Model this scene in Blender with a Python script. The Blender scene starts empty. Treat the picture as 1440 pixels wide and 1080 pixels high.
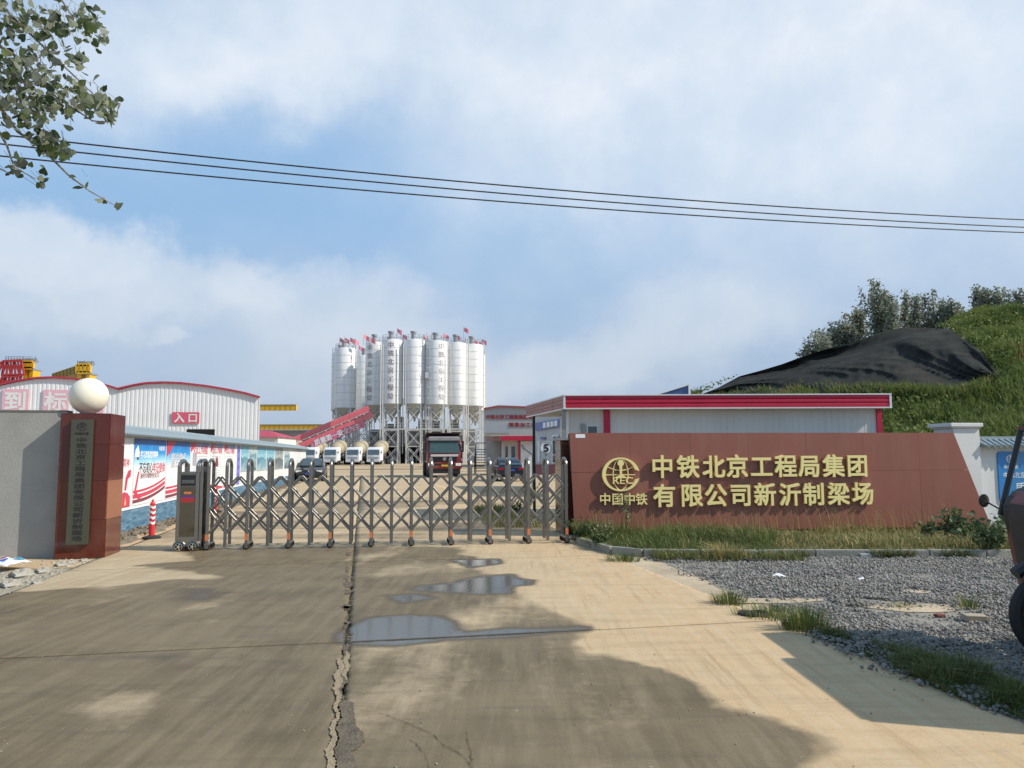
import bpy, math, random
import numpy as np
from mathutils import Vector, Matrix, Euler
random.seed(7); rng = np.random.default_rng(11)
R = math.radians
scene = bpy.context.scene
C = scene.collection

# ------------------------------------------------------------------ camera
F = 1082.0
cam_d = bpy.data.cameras.new('camera'); cam = bpy.data.objects.new('camera', cam_d); C.objects.link(cam)
cam_d.sensor_fit = 'HORIZONTAL'; cam_d.sensor_width = 36; cam_d.lens = 36 * F / 1440
cam_d.clip_start = .05; cam_d.clip_end = 3000
CAM = Vector((0, 0, 1.6))
cam.matrix_world = Matrix.Translation(CAM) @ Matrix.Rotation(R(90 + 5.28), 4, 'X') @ Matrix.Rotation(R(-.22), 4, 'Z')
scene.camera = cam
# ------------------------------------------------------------------ light
SUN_AZ, SUN_EL = 102.0, 40.0
w = bpy.data.worlds.new('World'); scene.world = w; w.use_nodes = True
sd = Vector((math.sin(R(SUN_AZ)) * math.cos(R(SUN_EL)), math.cos(R(SUN_AZ)) * math.cos(R(SUN_EL)), math.sin(R(SUN_EL))))
sun_d = bpy.data.lights.new('sun', 'SUN'); sun_d.energy = 4.7; sun_d.angle = R(.5); sun_d.color = (1, .93, .82)
sun = bpy.data.objects.new('sun', sun_d); C.objects.link(sun); sun.rotation_euler = sd.to_track_quat('Z', 'Y').to_euler()
sun.location = (30, 0, 40)
scene.view_settings.view_transform = 'Standard'; scene.view_settings.look = 'None'
scene.view_settings.exposure = 0.03; scene.view_settings.gamma = 1; scene.view_settings.use_curve_mapping = False

def ray(px, py):
    return (cam.matrix_world.to_3x3() @ Vector(((px - 720) / F, -(py - 540) / F, -1))).normalized()
def g(px, py, z=0.0):
    d = ray(px, py); t = (z - CAM.z) / d.z; return CAM + d * t
def at(px, py, Y):
    d = ray(px, py); return CAM + d * (Y / d.y)

def build_sky():
    nt = w.node_tree; N = nt.nodes; L = nt.links; N.clear()
    out = N.new('ShaderNodeOutputWorld'); bg = N.new('ShaderNodeBackground'); bg.inputs[1].default_value = .102
    sky = N.new('ShaderNodeTexSky'); sky.sky_type = 'NISHITA'; sky.sun_disc = False
    sky.sun_elevation = R(SUN_EL); sky.sun_rotation = R(SUN_AZ); sky.air_density = 1.1; sky.dust_density = 1.6; sky.ozone_density = 1.6
    tc = N.new('ShaderNodeTexCoord')
    def noise(scale, detail, rough, loc=(0, 0, 0), sc=(1, 1, 1)):
        m = N.new('ShaderNodeMapping'); m.inputs['Location'].default_value = loc; m.inputs['Scale'].default_value = sc
        L.new(tc.outputs['Generated'], m.inputs['Vector'])
        n = N.new('ShaderNodeTexNoise'); n.inputs['Scale'].default_value = scale; n.inputs['Detail'].default_value = detail
        n.inputs['Roughness'].default_value = rough; L.new(m.outputs[0], n.inputs['Vector']); return n
    def math_(op, a, b=None, clamp=False):
        m = N.new('ShaderNodeMath'); m.operation = op; m.use_clamp = clamp
        for i, v in enumerate((a, b)):
            if v is None: continue
            if isinstance(v, (int, float)): m.inputs[i].default_value = v
            else: L.new(v, m.inputs[i])
        return m.outputs[0]
    def rng_(v, a, b, c=0, d=1, smooth=True):
        m = N.new('ShaderNodeMapRange'); m.interpolation_type = 'SMOOTHSTEP' if smooth else 'LINEAR'
        m.inputs[1].default_value = a; m.inputs[2].default_value = b; m.inputs[3].default_value = c; m.inputs[4].default_value = d
        L.new(v, m.inputs[0]); return m.outputs[0]
    warp = noise(3.2, 6, .6); warp2 = noise(9, 5, .6, (3, 1, 2))
    big = noise(1.7, 5, .55, (1.3, .4, 2.2), (1, 1, 1.7))
    # distorted direction
    wv = N.new('ShaderNodeVectorMath'); wv.operation = 'MULTIPLY_ADD'; L.new(warp.outputs['Color'], wv.inputs[0])
    wv.inputs[1].default_value = (.26, .26, .26); L.new(tc.outputs['Generated'], wv.inputs[2])
    wv2 = N.new('ShaderNodeVectorMath'); wv2.operation = 'MULTIPLY_ADD'; L.new(warp2.outputs['Color'], wv2.inputs[0])
    wv2.inputs[1].default_value = (.08, .08, .08); L.new(wv.outputs[0], wv2.inputs[2])
    wv3 = N.new('ShaderNodeVectorMath'); wv3.operation = 'SUBTRACT'; L.new(wv2.outputs[0], wv3.inputs[0]); wv3.inputs[1].default_value = (.17, .17, .17)
    def blob(px, py, rx, ry, soft, amp):
        d = ray(px, py); r = Vector((d.y, -d.x, 0)).normalized(); u = r.cross(d)
        def dt(vec, k):
            m = N.new('ShaderNodeVectorMath'); m.operation = 'DOT_PRODUCT'; L.new(wv3.outputs[0], m.inputs[0])
            m.inputs[1].default_value = vec * k; return m.outputs['Value']
        a = dt(r, F / rx); b = dt(u, F / ry)
        off = math_('SUBTRACT', b, 0.0)
        q = math_('ADD', math_('MULTIPLY', a, a), math_('MULTIPLY', off, off))
        front = rng_(dt(d, 1), 0, .3)
        return math_('MULTIPLY', math_('MULTIPLY', rng_(math_('SQRT', q), 1 + soft, 1 - soft), amp), front)
    blobs = [(95, 335, 105, 60, .3, .75), (70, 400, 150, 75, .5, .5), (210, 425, 100, 46, .6, .45), (372, 400, 75, 42, .55, .65), (470, 440, 150, 55, .55, .45), (255, 497, 26, 13, .5, .5),
             (760, 30, 620, 120, .6, .7), (1180, 110, 420, 170, .7, .7), (330, 100, 170, 50, .8, .5), (930, 235, 300, 50, .8, .3), (1010, 455, 140, 50, .6, .5),
             (790, 520, 200, 40, .6, .35), (1330, 330, 330, 120, .7, .4), (560, 520, 300, 60, .7, .35)]
    tot = None
    for b in blobs:
        v = blob(*b); tot = v if tot is None else math_('ADD', math_('MULTIPLY', tot, math_('SUBTRACT', 1.0, v)), v)
    gen = rng_(big.outputs['Fac'], .47, .72, 0, .75)
    sepz = N.new('ShaderNodeSeparateXYZ'); L.new(tc.outputs['Generated'], sepz.inputs[0])
    behind = rng_(sepz.outputs['Y'], .75, .2)     # outside the photograph the general cloud field goes on
    gen = math_('MULTIPLY', gen, math_('ADD', math_('MULTIPLY', behind, .8), .2))
    fac = math_('ADD', math_('MULTIPLY', tot, math_('SUBTRACT', 1.0, gen)), gen, True)
    fine = rng_(noise(5, 8, .62, (5, 2, 1)).outputs['Fac'], .3, .68, .66, 1.0)
    fac = math_('MULTIPLY', fac, fine, True)
    # thin haze low over the horizon
    hz = rng_(sepz.outputs['Z'], -.02, .5, .95, .78)
    air = N.new('ShaderNodeMix'); air.data_type = 'RGBA'; L.new(rng_(sepz.outputs['Z'], .02, .36), air.inputs[0])
    air.inputs[6].default_value = (4.2, 5.2, 6.7, 1); air.inputs[7].default_value = (2.9, 5.2, 8.2, 1)
    tone = N.new('ShaderNodeMix'); tone.data_type = 'RGBA'; L.new(hz, tone.inputs[0])
    L.new(sky.outputs[0], tone.inputs[6]); L.new(air.outputs[2], tone.inputs[7])
    cl = N.new('ShaderNodeMix'); cl.data_type = 'RGBA'; L.new(fac, cl.inputs[0]); L.new(tone.outputs[2], cl.inputs[6])
    shade = N.new('ShaderNodeMix'); shade.data_type = 'RGBA'; L.new(rng_(sepz.outputs['Z'], .05, .42), shade.inputs[0])
    shade.inputs[6].default_value = (7.5, 7.8, 8.2, 1); shade.inputs[7].default_value = (8.9, 9.2, 9.6, 1)
    L.new(shade.outputs[2], cl.inputs[7])
    L.new(cl.outputs[2], bg.inputs[0]); L.new(bg.outputs[0], out.inputs[0])
build_sky()

# ------------------------------------------------------------------ materials
MATS = {}
def mat(name, col, rough=.7, metal=0.0, var=.12, scale=3.0, bump=.0, bscale=None, spec=.5, streak=None, dirt=None, dstreak=None, objvar=0):
    if name in MATS: return MATS[name]
    m = bpy.data.materials.new(name); m.use_nodes = True; nt = m.node_tree; N = nt.nodes; L = nt.links
    b = N['Principled BSDF']; b.inputs['Roughness'].default_value = rough; b.inputs['Metallic'].default_value = metal
    b.inputs['Specular IOR Level'].default_value = spec
    tc = N.new('ShaderNodeTexCoord'); mp = N.new('ShaderNodeMapping'); L.new(tc.outputs['Object'], mp.inputs[0])
    if streak: mp.inputs['Scale'].default_value = streak
    n = N.new('ShaderNodeTexNoise'); n.inputs['Scale'].default_value = scale; n.inputs['Detail'].default_value = 6; n.inputs['Roughness'].default_value = .6
    L.new(mp.outputs[0], n.inputs['Vector'])
    r = N.new('ShaderNodeValToRGB'); r.color_ramp.elements[0].position = .3; r.color_ramp.elements[1].position = .7
    lo = [max(0, c * (1 - var)) for c in col]; hi = [min(1, c * (1 + var)) for c in col]
    r.color_ramp.elements[0].color = (*lo, 1); r.color_ramp.elements[1].color = (*hi, 1)
    L.new(n.outputs['Fac'], r.inputs[0]); src = r.outputs[0]
    if dirt:   # (colour, amount, scale)
        n2 = N.new('ShaderNodeTexNoise'); n2.inputs['Scale'].default_value = dirt[2]; n2.inputs['Detail'].default_value = 8; n2.inputs['Roughness'].default_value = .7
        L.new(tc.outputs['Object'], n2.inputs['Vector'])
        if dstreak: mp2 = N.new('ShaderNodeMapping'); mp2.inputs['Scale'].default_value = dstreak; L.new(tc.outputs['Object'], mp2.inputs[0]); L.new(mp2.outputs[0], n2.inputs['Vector'])
        mr = N.new('ShaderNodeMapRange'); mr.inputs[1].default_value = .48; mr.inputs[2].default_value = .72; mr.inputs[4].default_value = dirt[1]
        L.new(n2.outputs['Fac'], mr.inputs[0])
        mx = N.new('ShaderNodeMix'); mx.data_type = 'RGBA'; L.new(mr.outputs[0], mx.inputs[0]); L.new(src, mx.inputs[6]); mx.inputs[7].default_value = (*dirt[0], 1)
        src = mx.outputs[2]
    if objvar:
        oi = N.new('ShaderNodeObjectInfo'); mr2 = N.new('ShaderNodeMapRange'); mr2.inputs[3].default_value = 1 - objvar; mr2.inputs[4].default_value = 1 + objvar; L.new(oi.outputs['Random'], mr2.inputs[0])
        vm = N.new('ShaderNodeVectorMath'); vm.operation = 'SCALE'; L.new(src, vm.inputs[0]); L.new(mr2.outputs[0], vm.inputs['Scale']); src = vm.outputs[0]
    L.new(src, b.inputs['Base Color'])
    if bump:
        n3 = N.new('ShaderNodeTexNoise'); n3.inputs['Scale'].default_value = bscale or scale * 6; n3.inputs['Detail'].default_value = 5
        L.new(tc.outputs['Object'], n3.inputs['Vector'])
        bp = N.new('ShaderNodeBump'); bp.inputs['Strength'].default_value = bump; bp.inputs['Distance'].default_value = .02
        L.new(n3.outputs['Fac'], bp.inputs['Height']); L.new(bp.outputs[0], b.inputs['Normal'])
    MATS[name] = m; return m
def glass(name, col=(.05, .07, .08), rough=.06):
    m = mat(name, col, rough, 0, .2, 1.5, spec=.8); return m
def leaf_mat(name, col, col2, scale=1.5, trans=.25, back=None):
    if name in MATS: return MATS[name]
    m = bpy.data.materials.new(name); m.use_nodes = True; nt = m.node_tree; N = nt.nodes; L = nt.links
    b = N['Principled BSDF']; b.inputs['Roughness'].default_value = .65; b.inputs['Specular IOR Level'].default_value = .3
    geo = N.new('ShaderNodeNewGeometry'); tc = N.new('ShaderNodeTexCoord')
    n = N.new('ShaderNodeTexNoise'); n.inputs['Scale'].default_value = scale; n.inputs['Detail'].default_value = 4; L.new(tc.outputs['Object'], n.inputs['Vector'])
    ad = N.new('ShaderNodeMath'); ad.operation = 'MULTIPLY_ADD'; L.new(geo.outputs['Random Per Island'], ad.inputs[0]); ad.inputs[1].default_value = .5
    mr = N.new('ShaderNodeMapRange'); mr.inputs[1].default_value = .35; mr.inputs[2].default_value = .65; mr.inputs[4].default_value = .5
    L.new(n.outputs['Fac'], mr.inputs[0]); L.new(mr.outputs[0], ad.inputs[2])
    mx = N.new('ShaderNodeMix'); mx.data_type = 'RGBA'; L.new(ad.outputs[0], mx.inputs[0]); mx.inputs[6].default_value = (*col, 1); mx.inputs[7].default_value = (*col2, 1)
    src = mx.outputs[2]
    if back:
        m2 = N.new('ShaderNodeMix'); m2.data_type = 'RGBA'; L.new(geo.outputs['Backfacing'], m2.inputs[0]); L.new(src, m2.inputs[6]); m2.inputs[7].default_value = (*back, 1); src = m2.outputs[2]
    L.new(src, b.inputs['Base Color'])
    t = N.new('ShaderNodeBsdfTranslucent'); L.new(src, t.inputs[0]); ms = N.new('ShaderNodeMixShader'); ms.inputs[0].default_value = trans
    L.new(b.outputs[0], ms.inputs[1]); L.new(t.outputs[0], ms.inputs[2]); L.new(ms.outputs[0], N['Material Output'].inputs[0])
    MATS[name] = m; return m

# ------------------------------------------------------------------ mesh builder
class MB:
    def __init__(s): s.v = []; s.f = []; s.m = []
    def add(s, vs, fs, m=0):
        o = len(s.v); s.v += [tuple(x) for x in vs]; s.f += [tuple(i + o for i in f) for f in fs]; s.m += [m] * len(fs); return s
    def box(s, c, d, rz=0, m=0, rot=None):
        x, y, z = d[0] / 2, d[1] / 2, d[2] / 2
        M = rot if rot else Matrix.Rotation(rz, 3, 'Z')
        vs = [Vector(c) + M @ Vector(p) for p in ((-x, -y, -z), (x, -y, -z), (x, y, -z), (-x, y, -z), (-x, -y, z), (x, -y, z), (x, y, z), (-x, y, z))]
        return s.add(vs, [(0, 3, 2, 1), (4, 5, 6, 7), (0, 1, 5, 4), (1, 2, 6, 5), (2, 3, 7, 6), (3, 0, 4, 7)], m)
    def bx(s, x0, x1, y0, y1, z0, z1, m=0):
        return s.box(((x0 + x1) / 2, (y0 + y1) / 2, (z0 + z1) / 2), (x1 - x0, y1 - y0, z1 - z0), 0, m)
    def _frame(s, p, q):
        d = (Vector(q) - Vector(p)).normalized(); up = Vector((0, 0, 1)) if abs(d.z) < .95 else Vector((0, 1, 0))
        a = d.cross(up).normalized(); return d, a, a.cross(d)
    def bar(s, p, q, wd, h=None, m=0):
        h = h or wd; d, a, b = s._frame(p, q); p = Vector(p); q = Vector(q); vs = []
        for e in (p, q):
            for i, j in ((-1, -1), (1, -1), (1, 1), (-1, 1)): vs.append(e + a * wd / 2 * i + b * h / 2 * j)
        return s.add(vs, [(0, 1, 2, 3), (7, 6, 5, 4), (0, 4, 5, 1), (1, 5, 6, 2), (2, 6, 7, 3), (3, 7, 4, 0)], m)
    def tube(s, p, q, r, r2=None, n=8, m=0):
        return s.path([p, q], r, n, m, r2)
    def path(s, pts, r, n=8, m=0, r2=None):
        pts = [Vector(p) for p in pts]; o = []; k = len(pts)
        for i, p in enumerate(pts):
            a_ = pts[max(0, i - 1)]; b_ = pts[min(k - 1, i + 1)]; d, a, b = s._frame(a_, b_)
            if i: a = la - d * la.dot(d); a = a.normalized() if a.length > 1e-6 else la; b = a.cross(d)
            la = a
            rr = r if r2 is None else r + (r2 - r) * i / (k - 1)
            if callable(r): rr = r(i / (k - 1))
            o += [p + a * rr * math.cos(2 * math.pi * j / n) + b * rr * math.sin(2 * math.pi * j / n) for j in range(n)]
        fs = [(i * n + j, i * n + (j + 1) % n, (i + 1) * n + (j + 1) % n, (i + 1) * n + j) for i in range(k - 1) for j in range(n)]
        fs += [tuple(range(n))[::-1], tuple((k - 1) * n + j for j in range(n))]
        return s.add(o, fs, m)
    def lathe(s, prof, n=24, c=(0, 0, 0), m=0, M=None):
        o = []; c = Vector(c)
        for r, z in prof:
            for j in range(n):
                p = Vector((r * math.cos(2 * math.pi * j / n), r * math.sin(2 * math.pi * j / n), z))
                o.append(c + (M @ p if M else p))
        k = len(prof)
        fs = [(i * n + j, i * n + (j + 1) % n, (i + 1) * n + (j + 1) % n, (i + 1) * n + j) for i in range(k - 1) for j in range(n)]
        if prof[0][0] > 1e-6: fs.append(tuple(range(n))[::-1])
        if prof[-1][0] > 1e-6: fs.append(tuple((k - 1) * n + j for j in range(n)))
        return s.add(o, fs, m)
    def prism(s, poly, a, b, ax='y', m=0):
        """poly in the two other axes, extruded from a to b along ax"""
        n = len(poly)
        f = {'y': lambda p, t: (p[0], t, p[1]), 'x': lambda p, t: (t, p[0], p[1]), 'z': lambda p, t: (p[0], p[1], t)}[ax]
        vs = [f(p, a) for p in poly] + [f(p, b) for p in poly]
        ar = sum(poly[i][0] * poly[(i + 1) % n][1] - poly[(i + 1) % n][0] * poly[i][1] for i in range(n))
        fl = (ar > 0) != (ax == 'x' or ax == 'z') ; fl = (fl if b > a else not fl)
        cap1 = tuple(range(n)); cap2 = tuple(range(n, 2 * n)); sides = [(i, (i + 1) % n, n + (i + 1) % n, n + i) for i in range(n)]
        if ax == 'y': fl = (ar > 0) == (b > a)
        else: fl = (ar > 0) != (b > a)
        if fl: fs = [cap1, cap2[::-1]] + [q[::-1] for q in sides]
        else: fs = [cap1[::-1], cap2] + sides
        return s.add(vs, fs, m)
    def quad(s, *p, m=0): return s.add(p, [tuple(range(len(p)))], m)
    def loft(s, rings, m=0, cap=True):
        n = len(rings[0]); o = [p for r in rings for p in r]; k = len(rings)
        fs = [(i * n + j, i * n + (j + 1) % n, (i + 1) * n + (j + 1) % n, (i + 1) * n + j) for i in range(k - 1) for j in range(n)]
        if cap: fs += [tuple(range(n))[::-1], tuple((k - 1) * n + j for j in range(n))]
        return s.add(o, fs, m)
    def build(s, name, mats, parent=None, smooth=False, bevel=0, loc=None):
        me = bpy.data.meshes.new(name); me.from_pydata(s.v, [], s.f)
        mats = mats if isinstance(mats, (list, tuple)) else [mats]
        for mm in mats: me.materials.append(mm)
        me.polygons.foreach_set('material_index', s.m)
        import bmesh
        bm = bmesh.new(); bm.from_mesh(me); bmesh.ops.recalc_face_normals(bm, faces=bm.faces)
        if bevel:
            bmesh.ops.bevel(bm, geom=list(bm.edges), offset=bevel, segments=1 if bevel < .01 else 2, affect='EDGES', clamp_overlap=True)
        bm.to_mesh(me); bm.free()
        if smooth: shade(me, smooth)
        return link(name, me, parent, loc)
def shade(me, ang=True):
    me.polygons.foreach_set('use_smooth', [True] * len(me.polygons))
    if not hasattr(me, 'set_sharp_from_angle'): return
    me.set_sharp_from_angle(angle=R(38 if ang is True else ang))
def link(name, me, parent=None, loc=None):
    o = bpy.data.objects.new(name, me); C.objects.link(o)
    if parent: o.parent = parent
    if loc is not None: o.location = loc
    return o
def tag(o, label=None, cat=None, group=None, kind=None):
    for k, v in (('label', label), ('category', cat), ('group', group), ('kind', kind)):
        if v: o[k] = v
    return o
def thing(name, label, cat, loc=(0, 0, 0), rz=0, group=None, scale=1):
    o = bpy.data.objects.new(name, None); C.objects.link(o); o.location = loc; o.rotation_euler = (0, 0, rz); o.empty_display_size = .3
    o.scale = scale if isinstance(scale, tuple) else (scale,) * 3
    return tag(o, label, cat, group)
KIDS = {}
def copy_tree(o, parent=None):
    c = o.copy(); C.objects.link(c)
    if parent: c.parent = parent
    for ch in [x for x in o.children]: copy_tree(ch, c)
    return c
def dup(o, label, loc, rz=None, scale=None):
    c = copy_tree(o); c.location = loc; c['label'] = label
    if rz is not None: c.rotation_euler = (0, 0, rz)
    if scale: c.scale = scale
    return c
def np_mesh(name, V, Fa, m, parent=None, kind=None, smooth=False, matidx=None):
    me = bpy.data.meshes.new(name); V = np.asarray(V, np.float32); Fa = np.asarray(Fa, np.int32); k = Fa.shape[1]
    me.vertices.add(len(V)); me.vertices.foreach_set('co', V.ravel()); me.loops.add(Fa.size); me.loops.foreach_set('vertex_index', Fa.ravel())
    me.polygons.add(len(Fa)); me.polygons.foreach_set('loop_start', np.arange(0, Fa.size, k, dtype=np.int32))
    try: me.polygons.foreach_set('loop_total', np.full(len(Fa), k, np.int32))
    except Exception: pass
    for mm in (m if isinstance(m, (list, tuple)) else [m]): me.materials.append(mm)
    if matidx is not None: me.polygons.foreach_set('material_index', np.asarray(matidx, np.int32))
    me.update(calc_edges=True)
    if smooth: me.polygons.foreach_set('use_smooth', np.ones(len(Fa), bool))
    o = link(name, me, parent)
    if kind: o['kind'] = kind
    return o
# text
TC = {}
def text_mesh(s, size, depth, bold=.0, sx=1.0):
    offset = 0; key = (s, round(size, 4), round(depth, 4), bold, sx)
    if key in TC: return TC[key]
    cu = bpy.data.curves.new('t', 'FONT'); cu.body = s; cu.size = 1; cu.extrude = depth / 2 / size; cu.offset = offset; cu.resolution_u = 2; cu.align_x = 'CENTER'
    ob = bpy.data.objects.new('t', cu); C.objects.link(ob); me = bpy.data.meshes.new_from_object(ob)
    bpy.data.objects.remove(ob); bpy.data.curves.remove(cu)
    n = len(me.vertices); a = np.empty(n * 3, np.float32); me.vertices.foreach_get('co', a); a = a.reshape(-1, 3)
    a[:, 1] -= .38; b = np.stack([a[:, 0] * size * sx, -a[:, 2] * size, a[:, 1] * size], 1); me.vertices.foreach_set('co', b.ravel()); me.update()
    me.materials.clear()
    if bold:   # thicken the strokes: shifted copies, each a hair deeper
        V = b.tolist(); Fs = [tuple(p.vertices) for p in me.polygons]; VV = []; FF = []
        for k, (dx, dz) in enumerate(((-bold, -bold), (bold, -bold), (bold, bold), (-bold, bold))):
            VV += [(x + dx * size, y + (.0004 if y > 0 else .0005) * k * max(1, size), z + dz * size) for x, y, z in V]; FF += [tuple(i + n * k for i in f) for f in Fs]
        me = bpy.data.meshes.new('t'); me.from_pydata(VV, [], FF)
    TC[key] = me; return me
def text(s, size, m, parent, loc, depth=.004, offset=.0, name='lettering', sx=1.0, rz=0):
    me = text_mesh(s, size, depth, offset, sx)
    if len(me.materials) == 0: me.materials.append(m)
    elif me.materials[0] != m: me = me.copy(); me.materials.clear(); me.materials.append(m)
    o = link(name, me, parent, loc); o.rotation_euler = (0, 0, rz); return o

A0 = R(11.0); U = Vector((math.cos(A0), math.sin(A0), 0)); V_ = Vector((-math.sin(A0), math.cos(A0), 0))
def uv(u, v, z=0): p = U * u + V_ * v; return Vector((p.x, p.y, z))

# ---- numpy noise
_W = [(rng.normal(size=2), rng.uniform(0, 6.28)) for _ in range(48)]
def snoise(x, y, f, k0=0, n=10):
    o = 0
    for i in range(n):
        d, p = _W[(k0 + i) % 48]; d = d / (np.hypot(*d) + 1e-6) * (0.6 + .9 * ((i * 37 + k0) % 10) / 10)
        o = o + np.sin((x * d[0] + y * d[1]) * f * 2 + p + i)
    return o / n ** .5
def fbm(x, y, f, k=0): return snoise(x, y, f, k) + .5 * snoise(x, y, f * 2.3, k + 7) + .25 * snoise(x, y, f * 5.1, k + 13)
def polysd(x, y, poly):
    d = np.full(x.shape, 1e9); ins = np.zeros(x.shape, bool); n = len(poly)
    for i in range(n):
        ax, ay = poly[i]; bx, by = poly[(i + 1) % n]; ex, ey = bx - ax, by - ay
        t = np.clip(((x - ax) * ex + (y - ay) * ey) / (ex * ex + ey * ey + 1e-12), 0, 1)
        d = np.minimum(d, np.hypot(x - ax - t * ex, y - ay - t * ey))
        c = ((ay > y) != (by > y)) & (x < (bx - ax) * (y - ay) / (by - ay + 1e-12) + ax); ins ^= c
    return np.where(ins, -d, d)
def sstep(a, b, x): t = np.clip((x - a) / (b - a), 0, 1); return t * t * (3 - 2 * t)

# palette
M_white = mat('white_steel', (.74, .74, .72), .45, 0, .05, 1, dirt=((.45, .42, .36), .25, 1.2))
M_grey = mat('grey_steel', (.30, .31, .32), .5, .3, .1)
M_dark = mat('dark_rubber', (.02, .02, .02), .8)
M_black = mat('black_paint', (.015, .015, .017), .35)
M_red = mat('red_sheet', (.42, .025, .045), .5, 0, .12, 2, streak=(.2, .2, 3))
M_steel = mat('stainless', (.26, .252, .235), .32, .92, .12, 4)
M_yellow = mat('crane_yellow', (.72, .42, .02), .5, 0, .1)
M_cream = mat('cream_panel', (.60, .57, .50), .55, 0, .05, 1)
M_glass = glass('dark_glass')
M_chrome = mat('chrome', (.7, .7, .7), .12, 1)
M_lamp = mat('lamp_lens', (.75, .75, .72), .1, 0)
M_ink = mat('black_ink', (.02, .02, .02), .5)
M_redink = mat('red_ink', (.45, .02, .03), .5)
M_whiteink = mat('white_ink', (.85, .85, .85), .5)
#@@SETTING
# ================================================================== SETTING
def concrete_mat():
    m = bpy.data.materials.new('stained_concrete'); m.use_nodes = True; nt = m.node_tree; N = nt.nodes; L = nt.links; b = N['Principled BSDF']
    at_ = N.new('ShaderNodeAttribute'); at_.attribute_name = 'mask'; sep = N.new('ShaderNodeSeparateColor'); L.new(at_.outputs['Color'], sep.inputs[0])
    tc = N.new('ShaderNodeTexCoord')
    def nz(scale, det, rough=.6, sc=None, rot=0):
        mp = N.new('ShaderNodeMapping'); L.new(tc.outputs['Object'], mp.inputs[0]); mp.vector_type = 'TEXTURE' if False else 'POINT'
        mp.inputs['Rotation'].default_value = (0, 0, rot); mp.inputs['Scale'].default_value = sc or (1, 1, 1)
        n = N.new('ShaderNodeTexNoise'); n.inputs['Scale'].default_value = scale; n.inputs['Detail'].default_value = det; n.inputs['Roughness'].default_value = rough
        L.new(mp.outputs[0], n.inputs['Vector']); return n.outputs['Fac']
    def mr(v, a, b_, c=0, d=1):
        x = N.new('ShaderNodeMapRange'); x.inputs[1].default_value = a; x.inputs[2].default_value = b_; x.inputs[3].default_value = c; x.inputs[4].default_value = d; L.new(v, x.inputs[0]); return x.outputs[0]
    def mx(f, a, c, blend='MIX'):
        x = N.new('ShaderNodeMix'); x.data_type = 'RGBA'; x.blend_type = blend
        if isinstance(f, float): x.inputs[0].default_value = f
        else: L.new(f, x.inputs[0])
        for i, v in ((6, a), (7, c)):
            if isinstance(v, tuple): x.inputs[i].default_value = (*v, 1)
            else: L.new(v, x.inputs[i])
        return x.outputs[2]
    def mm(op, a, c):
        x = N.new('ShaderNodeMath'); x.operation = op; x.use_clamp = True
        for i, v in enumerate((a, c)):
            if isinstance(v, (int, float)): x.inputs[i].default_value = v
            else: L.new(v, x.inputs[i])
        return x.outputs[0]
    streak = nz(1.0, 6, .65, (9, .9, 1), -A0); blot = nz(.9, 7, .62); fine = nz(45, 3, .7); mid = nz(6, 6, .65); cross = nz(2.2, 5, .6, (.5, 3, 1), -A0)
    dry = mx(mr(blot, .3, .7), (.37, .285, .175), (.50, .40, .26))
    dry = mx(mm('MULTIPLY', sep.outputs[2], mr(mid, .25, .6, .5, 1)), dry, (.54, .38, .215))
    dry = mx(mr(streak, .45, .75, 0, .5), dry, (.57, .48, .34)); dry = mx(mr(cross, .48, .78, 0, .6), dry, (.36, .255, .145)); dry = mx(mr(nz(2.4, 6, .7, (3.0, .16, 1), -A0 - .22), .56, .66, 0, .55), dry, (.36, .235, .125))
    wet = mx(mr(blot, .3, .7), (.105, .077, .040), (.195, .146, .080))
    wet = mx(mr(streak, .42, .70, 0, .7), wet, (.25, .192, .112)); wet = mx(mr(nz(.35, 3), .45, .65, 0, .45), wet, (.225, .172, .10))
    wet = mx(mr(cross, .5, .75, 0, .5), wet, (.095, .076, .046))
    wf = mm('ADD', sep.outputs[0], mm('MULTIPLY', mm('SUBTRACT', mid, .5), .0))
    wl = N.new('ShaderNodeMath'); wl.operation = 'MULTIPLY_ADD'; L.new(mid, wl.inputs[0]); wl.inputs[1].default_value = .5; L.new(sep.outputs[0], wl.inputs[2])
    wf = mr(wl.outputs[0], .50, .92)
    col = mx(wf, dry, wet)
    col = mx(mr(sep.outputs[1], .02, .3, 0, .7), col, (.085, .068, .045)); pf = mr(sep.outputs[1], .35, .75)
    col = mx(pf, col, (.10, .09, .07))
    col = mx(mr(fine, .35, .7, 0, .35), col, mx(1.0, col, (.72, .72, .72), 'MULTIPLY'))
    agg = nz(120, 2, .8); col = mx(mr(agg, .55, .75, 0, .35), col, mx(1.0, col, (.6, .58, .55), 'MULTIPLY')); trk = nz(3.2, 5, .7, (2.2, .12, 1), -A0 + .12); col = mx(mr(trk, .52, .68, 0, .35), col, mx(1.0, col, (.68, .66, .62), 'MULTIPLY'))
    spots = nz(26, 2, .5); col = mx(mr(spots, .72, .78, 0, .55), col, (.55, .5, .42)); 
    L.new(col, b.inputs['Base Color'])
    ro = mm('SUBTRACT', mm('SUBTRACT', .92, mm('MULTIPLY', wf, .32)), mm('MULTIPLY', pf, .46)); L.new(ro, b.inputs['Roughness'])
    b.inputs['Specular IOR Level'].default_value = .3
    hh = mm('ADD', mm('MULTIPLY', fine, .35), mm('MULTIPLY', mid, .65)); hs = mm('MULTIPLY', hh, mm('SUBTRACT', 1.0, pf))
    bp = N.new('ShaderNodeBump'); bp.inputs['Strength'].default_value = .5; bp.inputs['Distance'].default_value = .012; L.new(hs, bp.inputs['Height']); L.new(bp.outputs[0], b.inputs['Normal'])
    return m
M_conc = concrete_mat()
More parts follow.
